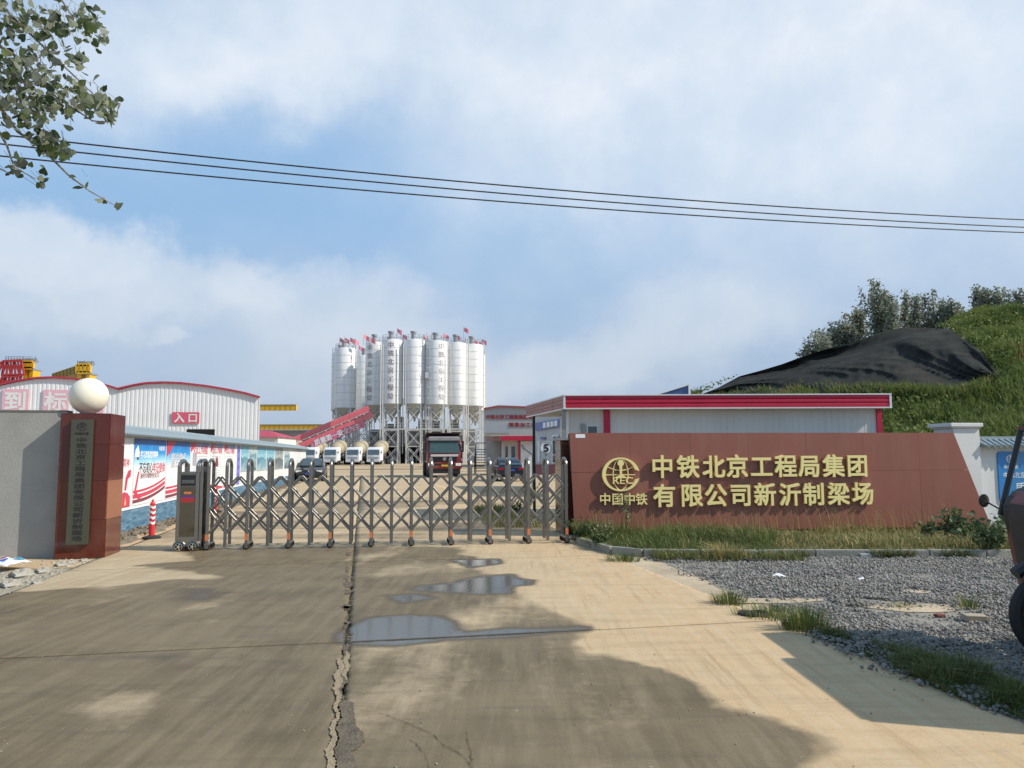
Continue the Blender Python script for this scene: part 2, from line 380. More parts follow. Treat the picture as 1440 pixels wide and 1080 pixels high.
def earth_mat(name, a, b_, scale=1.2, bump=.6):
    return mat(name, tuple((x + y) / 2 for x, y in zip(a, b_)), .95, 0, .28, scale, bump=bump, bscale=30, dirt=(b_, .6, .7))
M_earth = earth_mat('sandy_earth', (.50, .38, .24), (.34, .29, .21))
M_gbase = earth_mat('gravel_bed', (.26, .235, .19), (.20, .185, .16), 6)

# ground sheet, to the horizon (a coarse far sheet, a dense near one is not needed)
mb = MB(); mb.quad((-1200, -60, -.06), (1200, -60, -.06), (1200, 2200, -.06), (-1200, 2200, -.06)); mb.build('ground', M_earth)['kind'] = 'structure'

G2 = lambda pts: [tuple(g(x, y).xy) for x, y in pts]
wetP = G2([(-300, 1080), (-300, 850), (0, 832), (60, 828), (150, 824), (300, 812), (200, 795), (330, 785), (470, 776), (600, 772), (690, 788), (640, 795), (745, 815), (745, 835), (765, 862), (830, 876), (838, 902), (940, 950), (985, 998), (1075, 1022), (1165, 1052), (1170, 1090), (1150, 1300), (500, 1700), (-700, 1400)])
wet2 = G2([(225, 772), (470, 768), (660, 768), (640, 786), (420, 790), (300, 792)])
puds0 = 0
puds = [G2([(585, 829), (600, 824), (650, 820), (680, 811), (715, 809), (728, 815), (742, 817), (736, 822), (716, 824), (712, 832), (680, 834), (620, 831)]),
        G2([(498, 901), (506, 882), (530, 870), (575, 865), (610, 868), (628, 876), (640, 888), (655, 893), (610, 899), (560, 902)]),
        G2([(630, 893), (720, 887), (812, 885), (720, 892), (640, 898)]), G2([(640, 788), (690, 787), (696, 792), (660, 797)]),
        G2([(545, 838), (580, 836), (600, 841), (570, 846)])]
damp = [G2([(245, 838), (262, 828), (310, 826), (322, 834), (300, 846), (255, 846)]), G2([(180, 925), (260, 918), (240, 935)])]
lightP = [G2([(240, 878), (300, 868), (305, 874), (262, 880)]), G2([(110, 830), (190, 813), (205, 817), (150, 830)]), G2([(105, 1000), (170, 975), (215, 980), (180, 1005)]), G2([(0, 833), (90, 805), (150, 807), (130, 822), (60, 832)])]
def masks(x, y):
    n = fbm(x, y, 1.5) * .10; n2 = fbm(x, y, 4, 5) * .02
    sd_ = np.minimum(polysd(x, y, wetP), polysd(x, y, wet2)) + n
    soft = .10 + .22 * np.clip(.5 + .5 * fbm(x, y, .5, 40), 0, 1)
    wet = sstep(soft, -soft, sd_ + n2)
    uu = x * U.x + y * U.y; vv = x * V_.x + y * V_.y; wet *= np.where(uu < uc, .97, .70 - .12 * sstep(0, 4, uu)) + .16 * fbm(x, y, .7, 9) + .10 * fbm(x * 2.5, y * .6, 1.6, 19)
    wet = np.clip(wet + .35 * sstep(.9, 1.6, fbm(x, y, .55, 33)) * (sd_ < 0), 0, 1)
    for p in lightP: wet *= 1 - .5 * sstep(.3, -.2, polysd(x, y, p) + n * .7)
    # far wet tracks in the yard
    pud = np.zeros_like(x)
    for p in puds: pud = np.maximum(pud, sstep(.22, -.10, polysd(x, y, p) + n * .35 + n2))
    for p in damp: pud = np.maximum(pud, .5 * sstep(.2, -.2, polysd(x, y, p) + n))
    wet = np.maximum(wet, sstep(.1, .5, pud) * .9)
    u = x * U.x + y * U.y; v = x * V_.x + y * V_.y
    sand = sstep(.8, 3.6, u + .5 * fbm(x, y, .5, 3)) * (1 - sstep(20, 60, v)) + .35 * sstep(12, 16, v)
    far = sstep(13.5, 15, v) * (1 - sstep(20, 40, v)) * (.45 + .45 * fbm(x * .35, y, .7, 21)); wet = np.maximum(wet, np.clip(far, 0, 1) * .85)
    return np.clip(wet, 0, 1), np.clip(pud, 0, 1), np.clip(sand, 0, 1)
road = thing('road', None, None); road['kind'] = 'structure'
def edge_jit(v, k): return .55 * (.014 * np.sin(v * 9.1 + k) + .012 * np.sin(v * 23.7 + k * 2) + .008 * np.sin(v * 51 + k))
def slab(u0, u1, v0, v1, step, parent, z=0.0, jl=0, jr=0, name='concrete_slab'):
    nu = max(2, int((u1 - u0) / step)); nv = max(2, int((v1 - v0) / step))
    us = np.linspace(0, 1, nu + 1); vs = np.linspace(v0, v1, nv + 1); a, b = np.meshgrid(us, vs)
    l = u0 + .006 + jl * np.abs(edge_jit(b, 1)) * 1.3; r = u1 - .006 - jr * np.abs(edge_jit(b, 4)) * 1.3
    u = l + (r - l) * a; v = b + 0
    v = np.where(b == vs[0], v + .009, np.where(b == vs[-1], v - .009, v))
    x = u * U.x + v * V_.x; y = u * U.y + v * V_.y
    zz = z + .004 * fbm(x, y, .6, 2) * .5
    if jl or jr:
        dd = np.minimum((u - l) / .05 if jl else 9, (r - u) / .05 if jr else 9); zz = zz - .012 * (1 - np.clip(dd, 0, 1)) * (0.5 + .5 * np.sin(v * 13) ** 2)
    P = np.stack([x, y, zz], -1).reshape(-1, 3); W_ = nu + 1
    i, j = np.meshgrid(np.arange(nu), np.arange(nv)); q = (j * W_ + i).ravel(); Fa = np.stack([q, q + 1, q + W_ + 1, q + W_], 1)
    # skirt
    bd = np.concatenate([np.arange(W_), np.arange(1, nv + 1) * W_ + nu, (nv * W_ + np.arange(nu - 1, -1, -1)), np.arange(nv - 1, 0, -1) * W_])
    low = P[bd].copy(); low[:, 2] = z - .055; n0 = len(P); k = len(bd)
    P = np.concatenate([P, low]); ix = np.arange(k); nx = (ix + 1) % k
    Fa = np.concatenate([Fa, np.stack([bd[ix], n0 + ix, n0 + nx, bd[nx]], 1)])
    o = np_mesh(name, P, Fa, M_conc, parent, smooth=False)
    at_ = o.data.color_attributes.new('mask', 'FLOAT_COLOR', 'POINT')
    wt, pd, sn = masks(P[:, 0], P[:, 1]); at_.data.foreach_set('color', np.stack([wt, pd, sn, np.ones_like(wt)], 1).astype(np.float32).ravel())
    me = o.data; sm = np.zeros(len(Fa), bool); sm[:nu * nv] = True; me.polygons.foreach_set('use_smooth', sm)
    return o
uc = -.11
_a = g(480, 903); v1 = _a.x * V_.x + _a.y * V_.y; _b = g(480, 791); v2 = _b.x * V_.x + _b.y * V_.y; print('joints', v1, v2)
vj = [v1 - 2 * (v2 - v1), v1 - (v2 - v1), v1, v2] + [v2 + (v2 - v1) * k for k in range(1, 10)]
for i in range(len(vj) - 1):
    st = .045 if vj[i] < 10 else (.09 if vj[i] < 20 else .3)
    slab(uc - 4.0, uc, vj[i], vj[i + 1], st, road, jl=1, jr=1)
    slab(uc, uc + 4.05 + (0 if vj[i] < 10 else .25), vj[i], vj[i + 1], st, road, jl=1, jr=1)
# crumbled mortar pieces along the centre joint
def chips(n, fn, size, m, name, parent=None, kind='stuff', flat=.6, seed=3):
    r = np.random.default_rng(seed); base = np.array([[1, 0, 0], [0, 1, 0], [-1, 0, 0], [0, -1, 0], [0, 0, 1], [0, 0, -1]], float)
    fa = np.array([[0, 1, 4], [1, 2, 4], [2, 3, 4], [3, 0, 4], [1, 0, 5], [2, 1, 5], [3, 2, 5], [0, 3, 5]])
    P = fn(n, r); n = len(P); s = (size * (.5 + r.random(n) ** 2 * 1.3))[:, None, None] if not isinstance(size, np.ndarray) else size[:, None, None]
    V = base[None] * (1 + r.uniform(-.45, .45, (n, 6, 3))) ; V[:, :, 2] *= flat
    a = r.uniform(0, 6.28, n); c, s_ = np.cos(a), np.sin(a); X = V[:, :, 0] * c[:, None] - V[:, :, 1] * s_[:, None]; Y = V[:, :, 0] * s_[:, None] + V[:, :, 1] * c[:, None]
    t = r.uniform(-.7, .7, n); ct, st_ = np.cos(t)[:, None], np.sin(t)[:, None]; Z = V[:, :, 2] * ct + X * st_; X = X * ct - V[:, :, 2] * st_
    V = np.stack([X, Y, Z], -1) * s + P[:, None, :]
    Fa = (fa[None] + (np.arange(n) * 6)[:, None, None]).reshape(-1, 3)
    return np_mesh(name, V.reshape(-1, 3), Fa, m, parent, kind)
M_mort = mat('crumbled_mortar', (.24, .185, .11), .95, 0, .35, 9, bump=.4)
def jfn(n, r):
    v = 2.5 + 12 * r.random(n * 6); u = uc + r.normal(0, .022 + .03 * np.clip(fbm(v, v * 0, 1.3, 3), 0, 1), n * 6) + .015 * np.sin(v * 3); kk = (fbm(v, v * 0, 2.2, 8) + .6 * r.normal(size=n * 6) > .25) & ((u < uc + .03) | (v < 5.5)); v = v[kk][:n]; u = u[kk][:n]; n = len(v); return np.stack([u * U.x + v * V_.x, u * U.y + v * V_.y, np.full(n, -.003)], 1)
chips(1100, jfn, .0055, M_mort, 'joint_rubble', None, seed=5, flat=.35)
# broken margins, patches and cracks along the centre joint
def jag(name, pts, m, z=.006, parent=None):
    out = []; n = len(pts)
    for i in range(n):
        a, b = Vector(pts[i]), Vector(pts[(i + 1) % n]); L_ = (b - a).length; k = max(2, int(L_ / .014))
        for j in range(k): p = a.lerp(b, j / k); out.append((p.x + .003 * math.sin(p.y * 61 + p.x * 17) + .010 * math.sin(p.y * 17) + random.uniform(-.005, .005), p.y + .004 * math.sin(p.x * 57) + random.uniform(-.006, .006), z))
    mb = MB(); mb.quad(*out); return tag(mb.build(name, m), kind='structure')
M_tanm = mat('tan_mortar', (.32, .245, .15), .95, 0, .3, 14, bump=.8, bscale=60, dirt=((.17, .135, .085), 1, 14)); M_rough = mat('rough_patch', (.115, .09, .06), .95, 0, .35, 10, bump=.9, bscale=50, dirt=((.2, .165, .11), .8, 6))
gp_ = lambda L_: [tuple(g(x, y).xy) for x, y in L_]
jag('mortar_patch', gp_([(476, 925), (484, 930), (480, 960), (478, 985), (474, 1020), (471, 1050), (469, 1085), (457, 1085), (461, 1055), (465, 1030), (471, 1005), (471, 975), (469, 955), (475, 940)]), M_tanm)
jag('mortar_patch', gp_([(486, 915), (492, 925), (490, 945), (486, 962), (483, 950), (484, 930)]), M_tanm)
jag('rough_patch', gp_([(480, 985), (500, 990), (496, 1010), (510, 1030), (508, 1050), (496, 1060), (500, 1085), (471, 1085), (474, 1040), (478, 1010)]), M_rough)
jag('rough_patch', gp_([(486, 905), (492, 908), (490, 930), (484, 965), (479, 990), (477, 975), (481, 940), (483, 915)]), M_rough, .0035)
for k in range(9):
    y = 778 + k * 13 + random.uniform(-7, 7); x = 487.5 - (y - 770) * .03; a_ = random.uniform(2, 15); b_ = random.uniform(3, 10); jag('rough_patch', gp_([(x, y), (x + a_, y + b_ * .3), (x + a_ * .6, y + b_), (x, y + b_ * 1.3), (x - random.uniform(0, 5), y + b_ * .6)]), M_rough, .004)
M_crk = mat('crack_dark', (.025, .02, .015), 1)
for cl_ in ([(500, 996), (520, 1000), (545, 1005), (570, 1015), (595, 1026), (612, 1034), (625, 1048), (645, 1058), (655, 1068), (668, 1085)], [(655, 1028), (658, 1045), (662, 1060), (664, 1085)], [(575, 1038), (590, 1050), (598, 1062), (606, 1085)], [(498, 1032), (508, 1036), (512, 1046)]):
    P = [g(x, y, .005) for x, y in cl_]; L_ = []; Rr = []
    for i in range(len(P) - 1):
        for j in range(6):
            p = P[i].lerp(P[i + 1], j / 6); w_ = .0015 * random.uniform(.2, 1.5); o_ = random.uniform(-.007, .007); L_.append((p.x - w_ + o_, p.y, .005)); Rr.append((p.x + w_ + o_, p.y + w_, .005))
    mb = MB(); n = len(L_); mb.add(L_ + Rr, [(i, i + 1, n + i + 1, n + i) for i in range(n - 1)]); mb.build('crack', M_crk)['kind'] = 'structure'
def pfn(n, r):
    v = 2.5 + 11 * r.random(n) ** 1.4; u = r.uniform(-4, 4, n); return np.stack([u * U.x + v * V_.x, u * U.y + v * V_.y, np.full(n, .004)], 1)
chips(420, pfn, .0055, mat('road_grit', (.30, .25, .18), .9, 0, .5, 20), 'road_grit', seed=77)
# yard far beyond the last slab
def yard():
    xs = np.linspace(-60, 40, 101); ys = np.linspace(42, 185, 60)
    pts = np.array([[x, y, -.03] for y in ys for x in xs]); W_ = len(xs)
    Fa = [[j * W_ + i, j * W_ + i + 1, (j + 1) * W_ + i + 1, (j + 1) * W_ + i] for j in range(len(ys) - 1) for i in range(len(xs) - 1)]
    o = np_mesh('yard', pts, Fa, M_conc, None, 'structure'); a = o.data.color_attributes.new('mask', 'FLOAT_COLOR', 'POINT')
    x, y = pts[:, 0], pts[:, 1]; wt = np.clip(.3 + .6 * fbm(x * .15, y * .5, .3, 4), 0, 1) * .7; a.data.foreach_set('color', np.stack([wt, 0 * wt, .5 + 0 * wt, 1 + 0 * wt], 1).astype(np.float32).ravel())
yard()
# side aprons inside the gate
def sheet(name, poly, z, m, kind='structure', step=None):
    mb = MB(); mb.quad(*[(x, y, z) for x, y in poly]); return tag(mb.build(name, m), kind=kind)
def apron(name, poly, z, sand, wetv):
    mb = MB(); mb.quad(*[(x, y, z) for x, y in poly]); o = mb.build(name, M_conc); o['kind'] = 'structure'
    a = o.data.color_attributes.new('mask', 'FLOAT_COLOR', 'POINT'); n = len(poly); a.data.foreach_set('color', [wetv, 0, sand, 1] * n)
q = lambda u, v: tuple(uv(u, v).xy)
apron('yard_apron', [q(uc + 4.3, v2 + 2.4), q(uc + 12, v2 + 2.4), q(uc + 12, 60), q(uc + 4.1, 60), q(uc + 4.1, 45), q(uc + 4.3, 45)], -.012, .5, .15)
apron('left_apron', [q(uc - 4.01, v2 + .4), q(uc - 4.01, 60), q(uc - 8, 60), q(uc - 8, v2 + 2.8), q(uc - 5.2, v2 + .4)], -.012, .9, .05)
# sand spill right of the road
sheet('sandy_shoulder', [(1.35, 14.2), (uv(uc + 3.9, 9).x, uv(uc + 3.9, 9).y), (uv(uc + 3.9, 2.6).x, uv(uc + 3.9, 2.6).y), (16, 1.5), (16, 12.9), (3.2, 12.9)], -.008, M_earth)
gravP = G2([(918, 783), (1000, 778), (1375, 786), (1440, 786), (1800, 786), (1900, 1150), (1500, 1060), (1250, 935), (1165, 893), (1130, 870), (1105, 858), (1085, 852), (1010, 826), (990, 812), (945, 796)])
sheet('gravel_lot', gravP, -.004, M_gbase)
M_gravel = mat('grey_gravel', (.20, .19, .172), .85, 0, .6, 7, dirt=((.30, .26, .20), .55, 1.1))
def gfn(n, r):
    out = []; x0, x1, y0, y1 = 1.2, 13, 4.4, 12.6; patches = [(1290, 855, .5, .16), (1070, 845, .8, .1), (1290, 832, .16, .08)]
    k = 0
    while k < n:
        x = r.uniform(x0, x1, 200000); y = y0 + (y1 - y0) * r.random(200000) ** 1.15
        sd_ = polysd(x, y, gravP) + .12 * fbm(x, y, 2, 3); keep = (sd_ < .12) & (np.abs(x) < y * .86) & (r.random(200000) < np.clip((.12 - sd_) / .45, .04, 1))
        for px, py, rx, ry in patches:
            c = g(px, py); d = ((x - c.x) / (rx * 1.3)) ** 2 + ((y - c.y) / (ry * 2.2)) ** 2; keep &= (d + .5 * fbm(x, y, 5, 8) > 1) | (r.random(200000) < .12)
        out.append(np.stack([x[keep], y[keep], np.full(keep.sum(), .003)], 1)); k += keep.sum()
    o = np.concatenate(out)[:n]; o[:, 2] += r.uniform(-.006, .016, n) + .012 * fbm(o[:, 0], o[:, 1], 1.5, 6); return o
r_ = np.random.default_rng(1); N_G = 95000
chips(N_G, gfn, .0125 * (.5 + r_.random(N_G) ** 3 * 1.7), M_gravel, 'gravel', seed=9, flat=.75)
# sand patches on the gravel
for px, py, rx, ry in [(1290, 855, .5, .14), (1290, 832, .16, .06), (1070, 845, .7, .09)]:
    c = g(px, py); mb = MB(); mb.quad(*[(c.x + rx * math.cos(t) * (1 + .2 * math.sin(3 * t)), c.y + ry * 1.6 * math.sin(t), .002) for t in [i * .3927 for i in range(16)]]); mb.build('sand_patch', M_earth)['kind'] = 'structure'

# ---- grass helpers
M_grass = leaf_mat('grass_blades', (.07, .115, .028), (.17, .19, .06), .8, .35)
M_straw = leaf_mat('dry_grass', (.30, .24, .09), (.42, .34, .15), 2, .25)
M_weed = leaf_mat('weed_leaves', (.05, .085, .03), (.12, .15, .05), 2, .3)
M_dgrass = leaf_mat('hill_weeds', (.075, .125, .028), (.23, .265, .08), .22, .35)
def blades(name, P, h, wd, m, lean=.5, parent=None, kind='stuff', seed=2, seg=2, matidx=None, bend=1.0):
    r = np.random.default_rng(seed); n = len(P); a = r.uniform(0, 6.28, n); dr = np.stack([np.cos(a), np.sin(a), 0 * a], 1); sd_ = np.stack([-np.sin(a + r.normal(0, .6, n)), np.cos(a), 0 * a], 1)
    L_ = (lean * h * r.random(n))[:, None]; h = h[:, None]; wd = (wd * np.ones(n))[:, None]; up = np.array([0, 0, 1.])
    b0 = P - sd_ * wd / 2; b1 = P + sd_ * wd / 2; mid = P + up * h * .6 + dr * L_ * .35; m0 = mid - sd_ * wd * .4; m1 = mid + sd_ * wd * .4; tip = P + up * h * (1 - .25 * bend * L_ / h) + dr * L_ * 1.1
    V = np.stack([b0, b1, m1, m0, tip], 1).reshape(-1, 3); o = np.arange(n)[:, None] * 5
    Fa = np.concatenate([o + np.array([[0, 1, 2]]), o + np.array([[0, 2, 3]]), o + np.array([[3, 2, 4]])]); mi = None if matidx is None else np.tile(matidx, 3)
    return np_mesh(name, V, Fa, m, parent, kind, matidx=mi)
def leafs(name, P, size, m, parent=None, kind=None, seed=2, up=.3, matidx=None, asp=.75):
    r = np.random.default_rng(seed); n = len(P); nn = r.normal(size=(n, 3)); nn[:, 2] = np.abs(nn[:, 2]) + up; nn /= np.linalg.norm(nn, axis=1)[:, None]
    t = np.cross(nn, r.normal(size=(n, 3))); t /= np.linalg.norm(t, axis=1)[:, None]; b = np.cross(nn, t); s = (size * (.6 + .8 * r.random(n)))[:, None]
    V = np.stack([P - t * s * .5, P + b * s * .5 * asp - t * s * .1 + nn * s * .08, P + t * s * .55, P - b * s * .5 * asp - t * s * .1 + nn * s * .08], 1).reshape(-1, 3)
    Fa = np.arange(n * 4).reshape(-1, 4); return np_mesh(name, V, Fa, m, parent, kind, matidx=matidx)

# ---- hill
def hill(x, y):
    H = np.interp(x, [4, 6, 8, 10, 13, 16, 20.1, 22.9, 26.6, 36, 60], [0, .8, 2.9, 4.5, 5.55, 6.6, 7.85, 8.0, 8.8, 10, 11])
    t = np.clip((y + .8 * snoise(x, y, .12, 3) - 20) / 19, 0, 1); s = t * (1.45 - .45 * t) ; s = s * sstep(0, .12, t + .02); b = 1 - sstep(48, 75, y)
    return H * np.minimum(s, 1) * b * (1 + .03 * snoise(x, y, .25, 8)) + .22 * snoise(x, y, .35, 12) * np.minimum(s, 1) * b - .2 + 0 * x
NTOP = [(985, 555), (1010, 545), (1040, 529), (1070, 521), (1100, 512), (1140, 497), (1165, 490), (1195, 483), (1220, 474), (1245, 465), (1268, 461), (1310, 461), (1335, 464), (1355, 478), (1380, 497), (1404, 530)]
NBOT = [(985, 562), (1040, 562), (1100, 560), (1165, 553), (1240, 550), (1290, 551), (1340, 556), (1375, 548), (1404, 533)]
def outside(P):      # keep plants off the ground that the netting covers
    M = np.array(cam.matrix_world.to_3x3().inverted()); Q = (P - np.array(CAM)) @ M.T; px = 720 - F * Q[:, 0] / Q[:, 2]; py = 540 + F * Q[:, 1] / Q[:, 2]
    return ~((py > np.interp(px, *zip(*NTOP)) - 3) & (py < np.interp(px, *zip(*NBOT)) + 1) & (px > 985) & (px < 1404))
def build_hill():
    xs = np.linspace(3, 62, 100); ys = np.linspace(18, 82, 90); a, b = np.meshgrid(xs, ys); z = hill(a, b)
    P = np.stack([a, b, z], -1).reshape(-1, 3); i, j = np.meshgrid(np.arange(99), np.arange(89)); q_ = (j * 100 + i).ravel()
    np_mesh('hill', P, np.stack([q_, q_ + 1, q_ + 101, q_ + 100], 1), mat('hill_soil', (.10, .10, .045), .95, 0, .35, .8, bump=.5), None, 'structure', True)
    r = np.random.default_rng(5); n = 200000; x = r.uniform(4.5, 46, n * 3); y = 21 + 27 * r.random(n * 3) ** .8; k = ((x < y * .74) | (r.random(n * 3) < .4)) & (x < y * 1.15) & (x > y * .2); x, y = x[k][:n], y[k][:n]; n = len(x)
    P = np.stack([x, y, hill(x, y) - .03], 1); cl = .5 + .5 * np.clip(fbm(x, y, .9, 17), -1, 1)
    k = outside(P); P = P[k]; x = x[k]; y = y[k]; cl = cl[k]; n = len(P)
    cl2 = fbm(x, y, .28, 29); mi = (cl2 + .35 * r.normal(size=n) > 1.15).astype(int)
    blades('hill_grass', P, .20 + .62 * cl * r.random(n), .05, [M_dgrass, M_straw], .9, seed=6, matidx=mi)
    n = 30000; x = r.uniform(4.5, 36, n); y = r.uniform(22, 46, n); k = (x < y * .74) & (x > y * .2) & (fbm(x, y, .6, 17) > .1); x, y = x[k], y[k]
    PB = np.stack([x, y, hill(x, y) + .15 + .45 * r.random(len(x))], 1); PB = PB[outside(PB)]; leafs('hill_bushes', PB, .13, M_dgrass, kind='stuff', seed=4)
build_hill()
# ---- black netting heap on the hill
def march(px, py, off=0.0, Ymax=41.0):
    d = ray(px, py); Y = np.arange(21, Ymax, .25); X = d.x / d.y * Y; Z = CAM.z + d.z / d.y * Y; k = np.nonzero(hill(X, Y) + off > Z)[0]
    return float(Y[k[0]]) if len(k) else Ymax
def netting():
    top = [(985, 555), (1010, 545), (1040, 529), (1070, 521), (1100, 512), (1140, 497), (1165, 490), (1195, 483), (1220, 474), (1245, 465), (1268, 461), (1310, 461), (1335, 464), (1355, 478), (1380, 497), (1404, 530)]
    bot = [(985, 562), (1040, 562), (1100, 560), (1165, 553), (1240, 550), (1290, 551), (1340, 556), (1375, 548), (1404, 533)]
    NX, NT = 170, 50; G_ = np.zeros((NX + 1, NT + 1)); PP = {}
    for i in range(NX + 1):
        px = 985 + (1404 - 985) * i / NX; yt = np.interp(px, *zip(*top)); yb = np.interp(px, *zip(*bot))
        for j in range(NT + 1): py = yb + (yt - yb) * j / NT; PP[i, j] = (px, py); G_[i, j] = march(px, py, .15)
    G_ = np.minimum(G_, 40.5); RAW = G_.copy()
    for _ in range(30):
        G_[1:-1] = (G_[:-2] + G_[1:-1] * 2 + G_[2:]) / 4; G_[:, 1:-1] = (G_[:, :-2] + G_[:, 1:-1] * 2 + G_[:, 2:]) / 4
    G_ = np.minimum(G_, RAW + .1)
    for _ in range(4):
        G_[1:-1] = np.minimum(G_[1:-1], (G_[:-2] + G_[1:-1] * 2 + G_[2:]) / 4); G_[:, 1:-1] = np.minimum(G_[:, 1:-1], (G_[:, :-2] + G_[:, 1:-1] * 2 + G_[:, 2:]) / 4)
    V = []
    for i in range(NX + 1):
        for j in range(NT + 1):
            px, py = PP[i, j]; t = j / NT; X_ = (px - 985) / 419
            f = lambda u_, v_: .5 * math.sin(u_ * 9 + v_ * 3.5 + 1.2 * math.sin(v_ * 4 + u_ * 5)) + .28 * math.sin(u_ * 21 + v_ * 7 + math.sin(u_ * 13)) + .2 * abs(math.sin(u_ * 30 + v_ * 9 + 2 * math.sin(u_ * 7 + v_ * 5))) ** .6 + .10 * abs(math.sin(u_ * 55 - v_ * 12 + 3 * math.sin(v_ * 6)))
            ww = f(X_ * 1.4, t * 1.6 - X_ * 1.2) * (.35 + .9 * math.sin(math.pi * t) ** .7)
            p = at(px, py, G_[i, j] - .35 - .3 * math.sin(math.pi * min(1, X_)) * (1 - t) + (ww * .95 - .7) * (.35 + .65 * min(1, t * 4))); V.append(tuple(p))
        e = Vector(V[-1])
        for k in range(1, 4): V.append((e.x + .3 * k, e.y + 1.1 * k, e.z - .05 * k - .28 * k * k))
    W_ = NT + 4; Fa = [[i * W_ + j, (i + 1) * W_ + j, (i + 1) * W_ + j + 1, i * W_ + j + 1] for i in range(NX) for j in range(W_ - 1)]
    o = np_mesh('netting_heap', V, Fa, mat('black_netting', (.027, .028, .026), 1, 0, .35, 1.2, bump=.7, bscale=12, spec=.08, dirt=((.060, .055, .045), .8, .5), dstreak=(1, 1, 2.2)), None, None, True)
    tag(o, 'wrinkled black dust netting draped over the mound on the grassy hill', 'netting')
    r = np.random.default_rng(8); P = []
    for _ in range(6000):   # grass growing along the foot of the netting
        px = r.uniform(1000, 1400); py0 = np.interp(px, *zip(*bot)); dpx = 24 if (1035 < px < 1165) else 7; dpx *= .45 + .55 * math.sin(px * .063) ** 2
        py = py0 + 8 - (dpx * .5 + 8) * r.random(); Y = march(px, max(py, py0 - 8), .1); q_ = at(px, py, Y - .5); P.append(tuple(q_))
    P = np.array(P); P[:, 2] -= .3; blades('heap_grass', P, .35 + .5 * r.random(len(P)), .05, [M_dgrass, M_straw], .8, seed=3, matidx=(r.random(len(P)) > .85).astype(int))
netting()

# ---- poplars behind the hill
M_poplar = leaf_mat('poplar_leaves', (.14, .165, .09), (.38, .39, .31), .5, .45, back=(.27, .29, .23))
M_bark = mat('poplar_bark', (.20, .18, .14), .9, 0, .25, 8)
def poplar(h, wd, seed):
    r = np.random.default_rng(seed); P = []
    for _ in range(int(26 + wd * 30)):
        t = r.random() ** .7; L_ = r.uniform(1.0, 2.2); z0 = h * (.2 + .78 * t) - L_; rmax = wd * (1.25 - .8 * t ** 1.6); a = r.uniform(0, 6.28); rad = rmax * r.uniform(.05, 1) ** .7
        n = int(85 * L_ / 2); f = r.random(n); z = z0 + f * L_
        x = rad * math.cos(a) * (.6 + .5 * f); y = rad * math.sin(a) * (.6 + .5 * f); s_ = .24 * (1.2 - .75 * f)
        P.append(np.stack([x + r.normal(size=n) * s_, y + r.normal(size=n) * s_, z + r.normal(size=n) * .12], 1))
    P.append(np.stack([r.normal(size=80) * .2, r.normal(size=80) * .2, h - 1.3 + 1.3 * r.random(80)], 1))
    return np.concatenate(P)
pop_spec = [(1132, 482, 8, 1.0), (1178, 452, 10.5, 1.3), (1243, 408, 13, 1.2), (1325, 418, 12, 1.0), (1352, 432, 10, .9), (1387, 405, 13, 1.1), (1418, 408, 13, 1.2), (1150, 462, 10.5, 1.7), (1188, 440, 11.5, 1.5), (1228, 392, 14.5, 1.7), (1254, 414, 13, .95), (1272, 407, 13, .8), (1289, 413, 12.5, .8), (1311, 407, 13, 1.2), (1338, 420, 12, 1.1), (1373, 399, 13.5, 1.1), (1402, 402, 13.5, 1.25), (1434, 403, 13.5, 1.3), (1205, 430, 11, 1.2), (1168, 452, 10.5, 1.0)]
plab = ['tiny leafy poplar at the very left end of the row', 'leafy poplar filling the gap left of the tallest tree', 'poplar pressed close to the right side of the tallest tree', 'dense low poplar just left of the low dark one', 'lowest poplar in the gap of the tree row', 'poplar between the two tallest of the right hand group', 'poplar second from the right edge of the picture', 'low round poplar at the left end of the row behind the netting heap', 'narrow poplar left of the tallest tree behind the hill', 'tallest poplar rising above the netting heap', 'slim poplar directly right of the tallest tree on the hill', 'slim leafy poplar, second right of the tallest tree', 'slim ragged poplar, third right of the tallest tree', 'broader poplar above the right edge of the netting heap', 'low dark poplar left of the gap in the tree row', 'poplar directly right of the gap in the tree row', 'middle poplar of the right hand group on the hill crest', 'poplar at the right edge of the picture behind the hill crest', 'shorter poplar close against the left side of the tallest tree', 'small poplar between the low round one and the narrow one']
for i, (px, py, h, wd) in enumerate(pop_spec):
    Y = 60 + (i * 5 % 7); top = at(px, py, Y); base = Vector((top.x, Y, top.z - h))
    t = thing('poplar_tree', plab[i], 'tree', base, random.uniform(0, 6), 'poplars behind the hill')
    mb = MB(); mb.path([(0, 0, 0), (.05, 0, h * .4), (0, .05, h * .75), (0, 0, h * .98)], .17, 6, r2=.03)
    for k in range(9):
        z = h * (.15 + .08 * k); a = k * 2.4; L_ = wd * (1 - k / 11); mb.tube((0, 0, z), (L_ * math.cos(a), L_ * math.sin(a), z + L_ * 1.3), .05, .015, 4)
    mb.build('trunk', M_bark, t)
    P = poplar(h, wd * 1.18, 50 + i); leafs('crown', P, .19, M_poplar, t, seed=i, asp=.9)

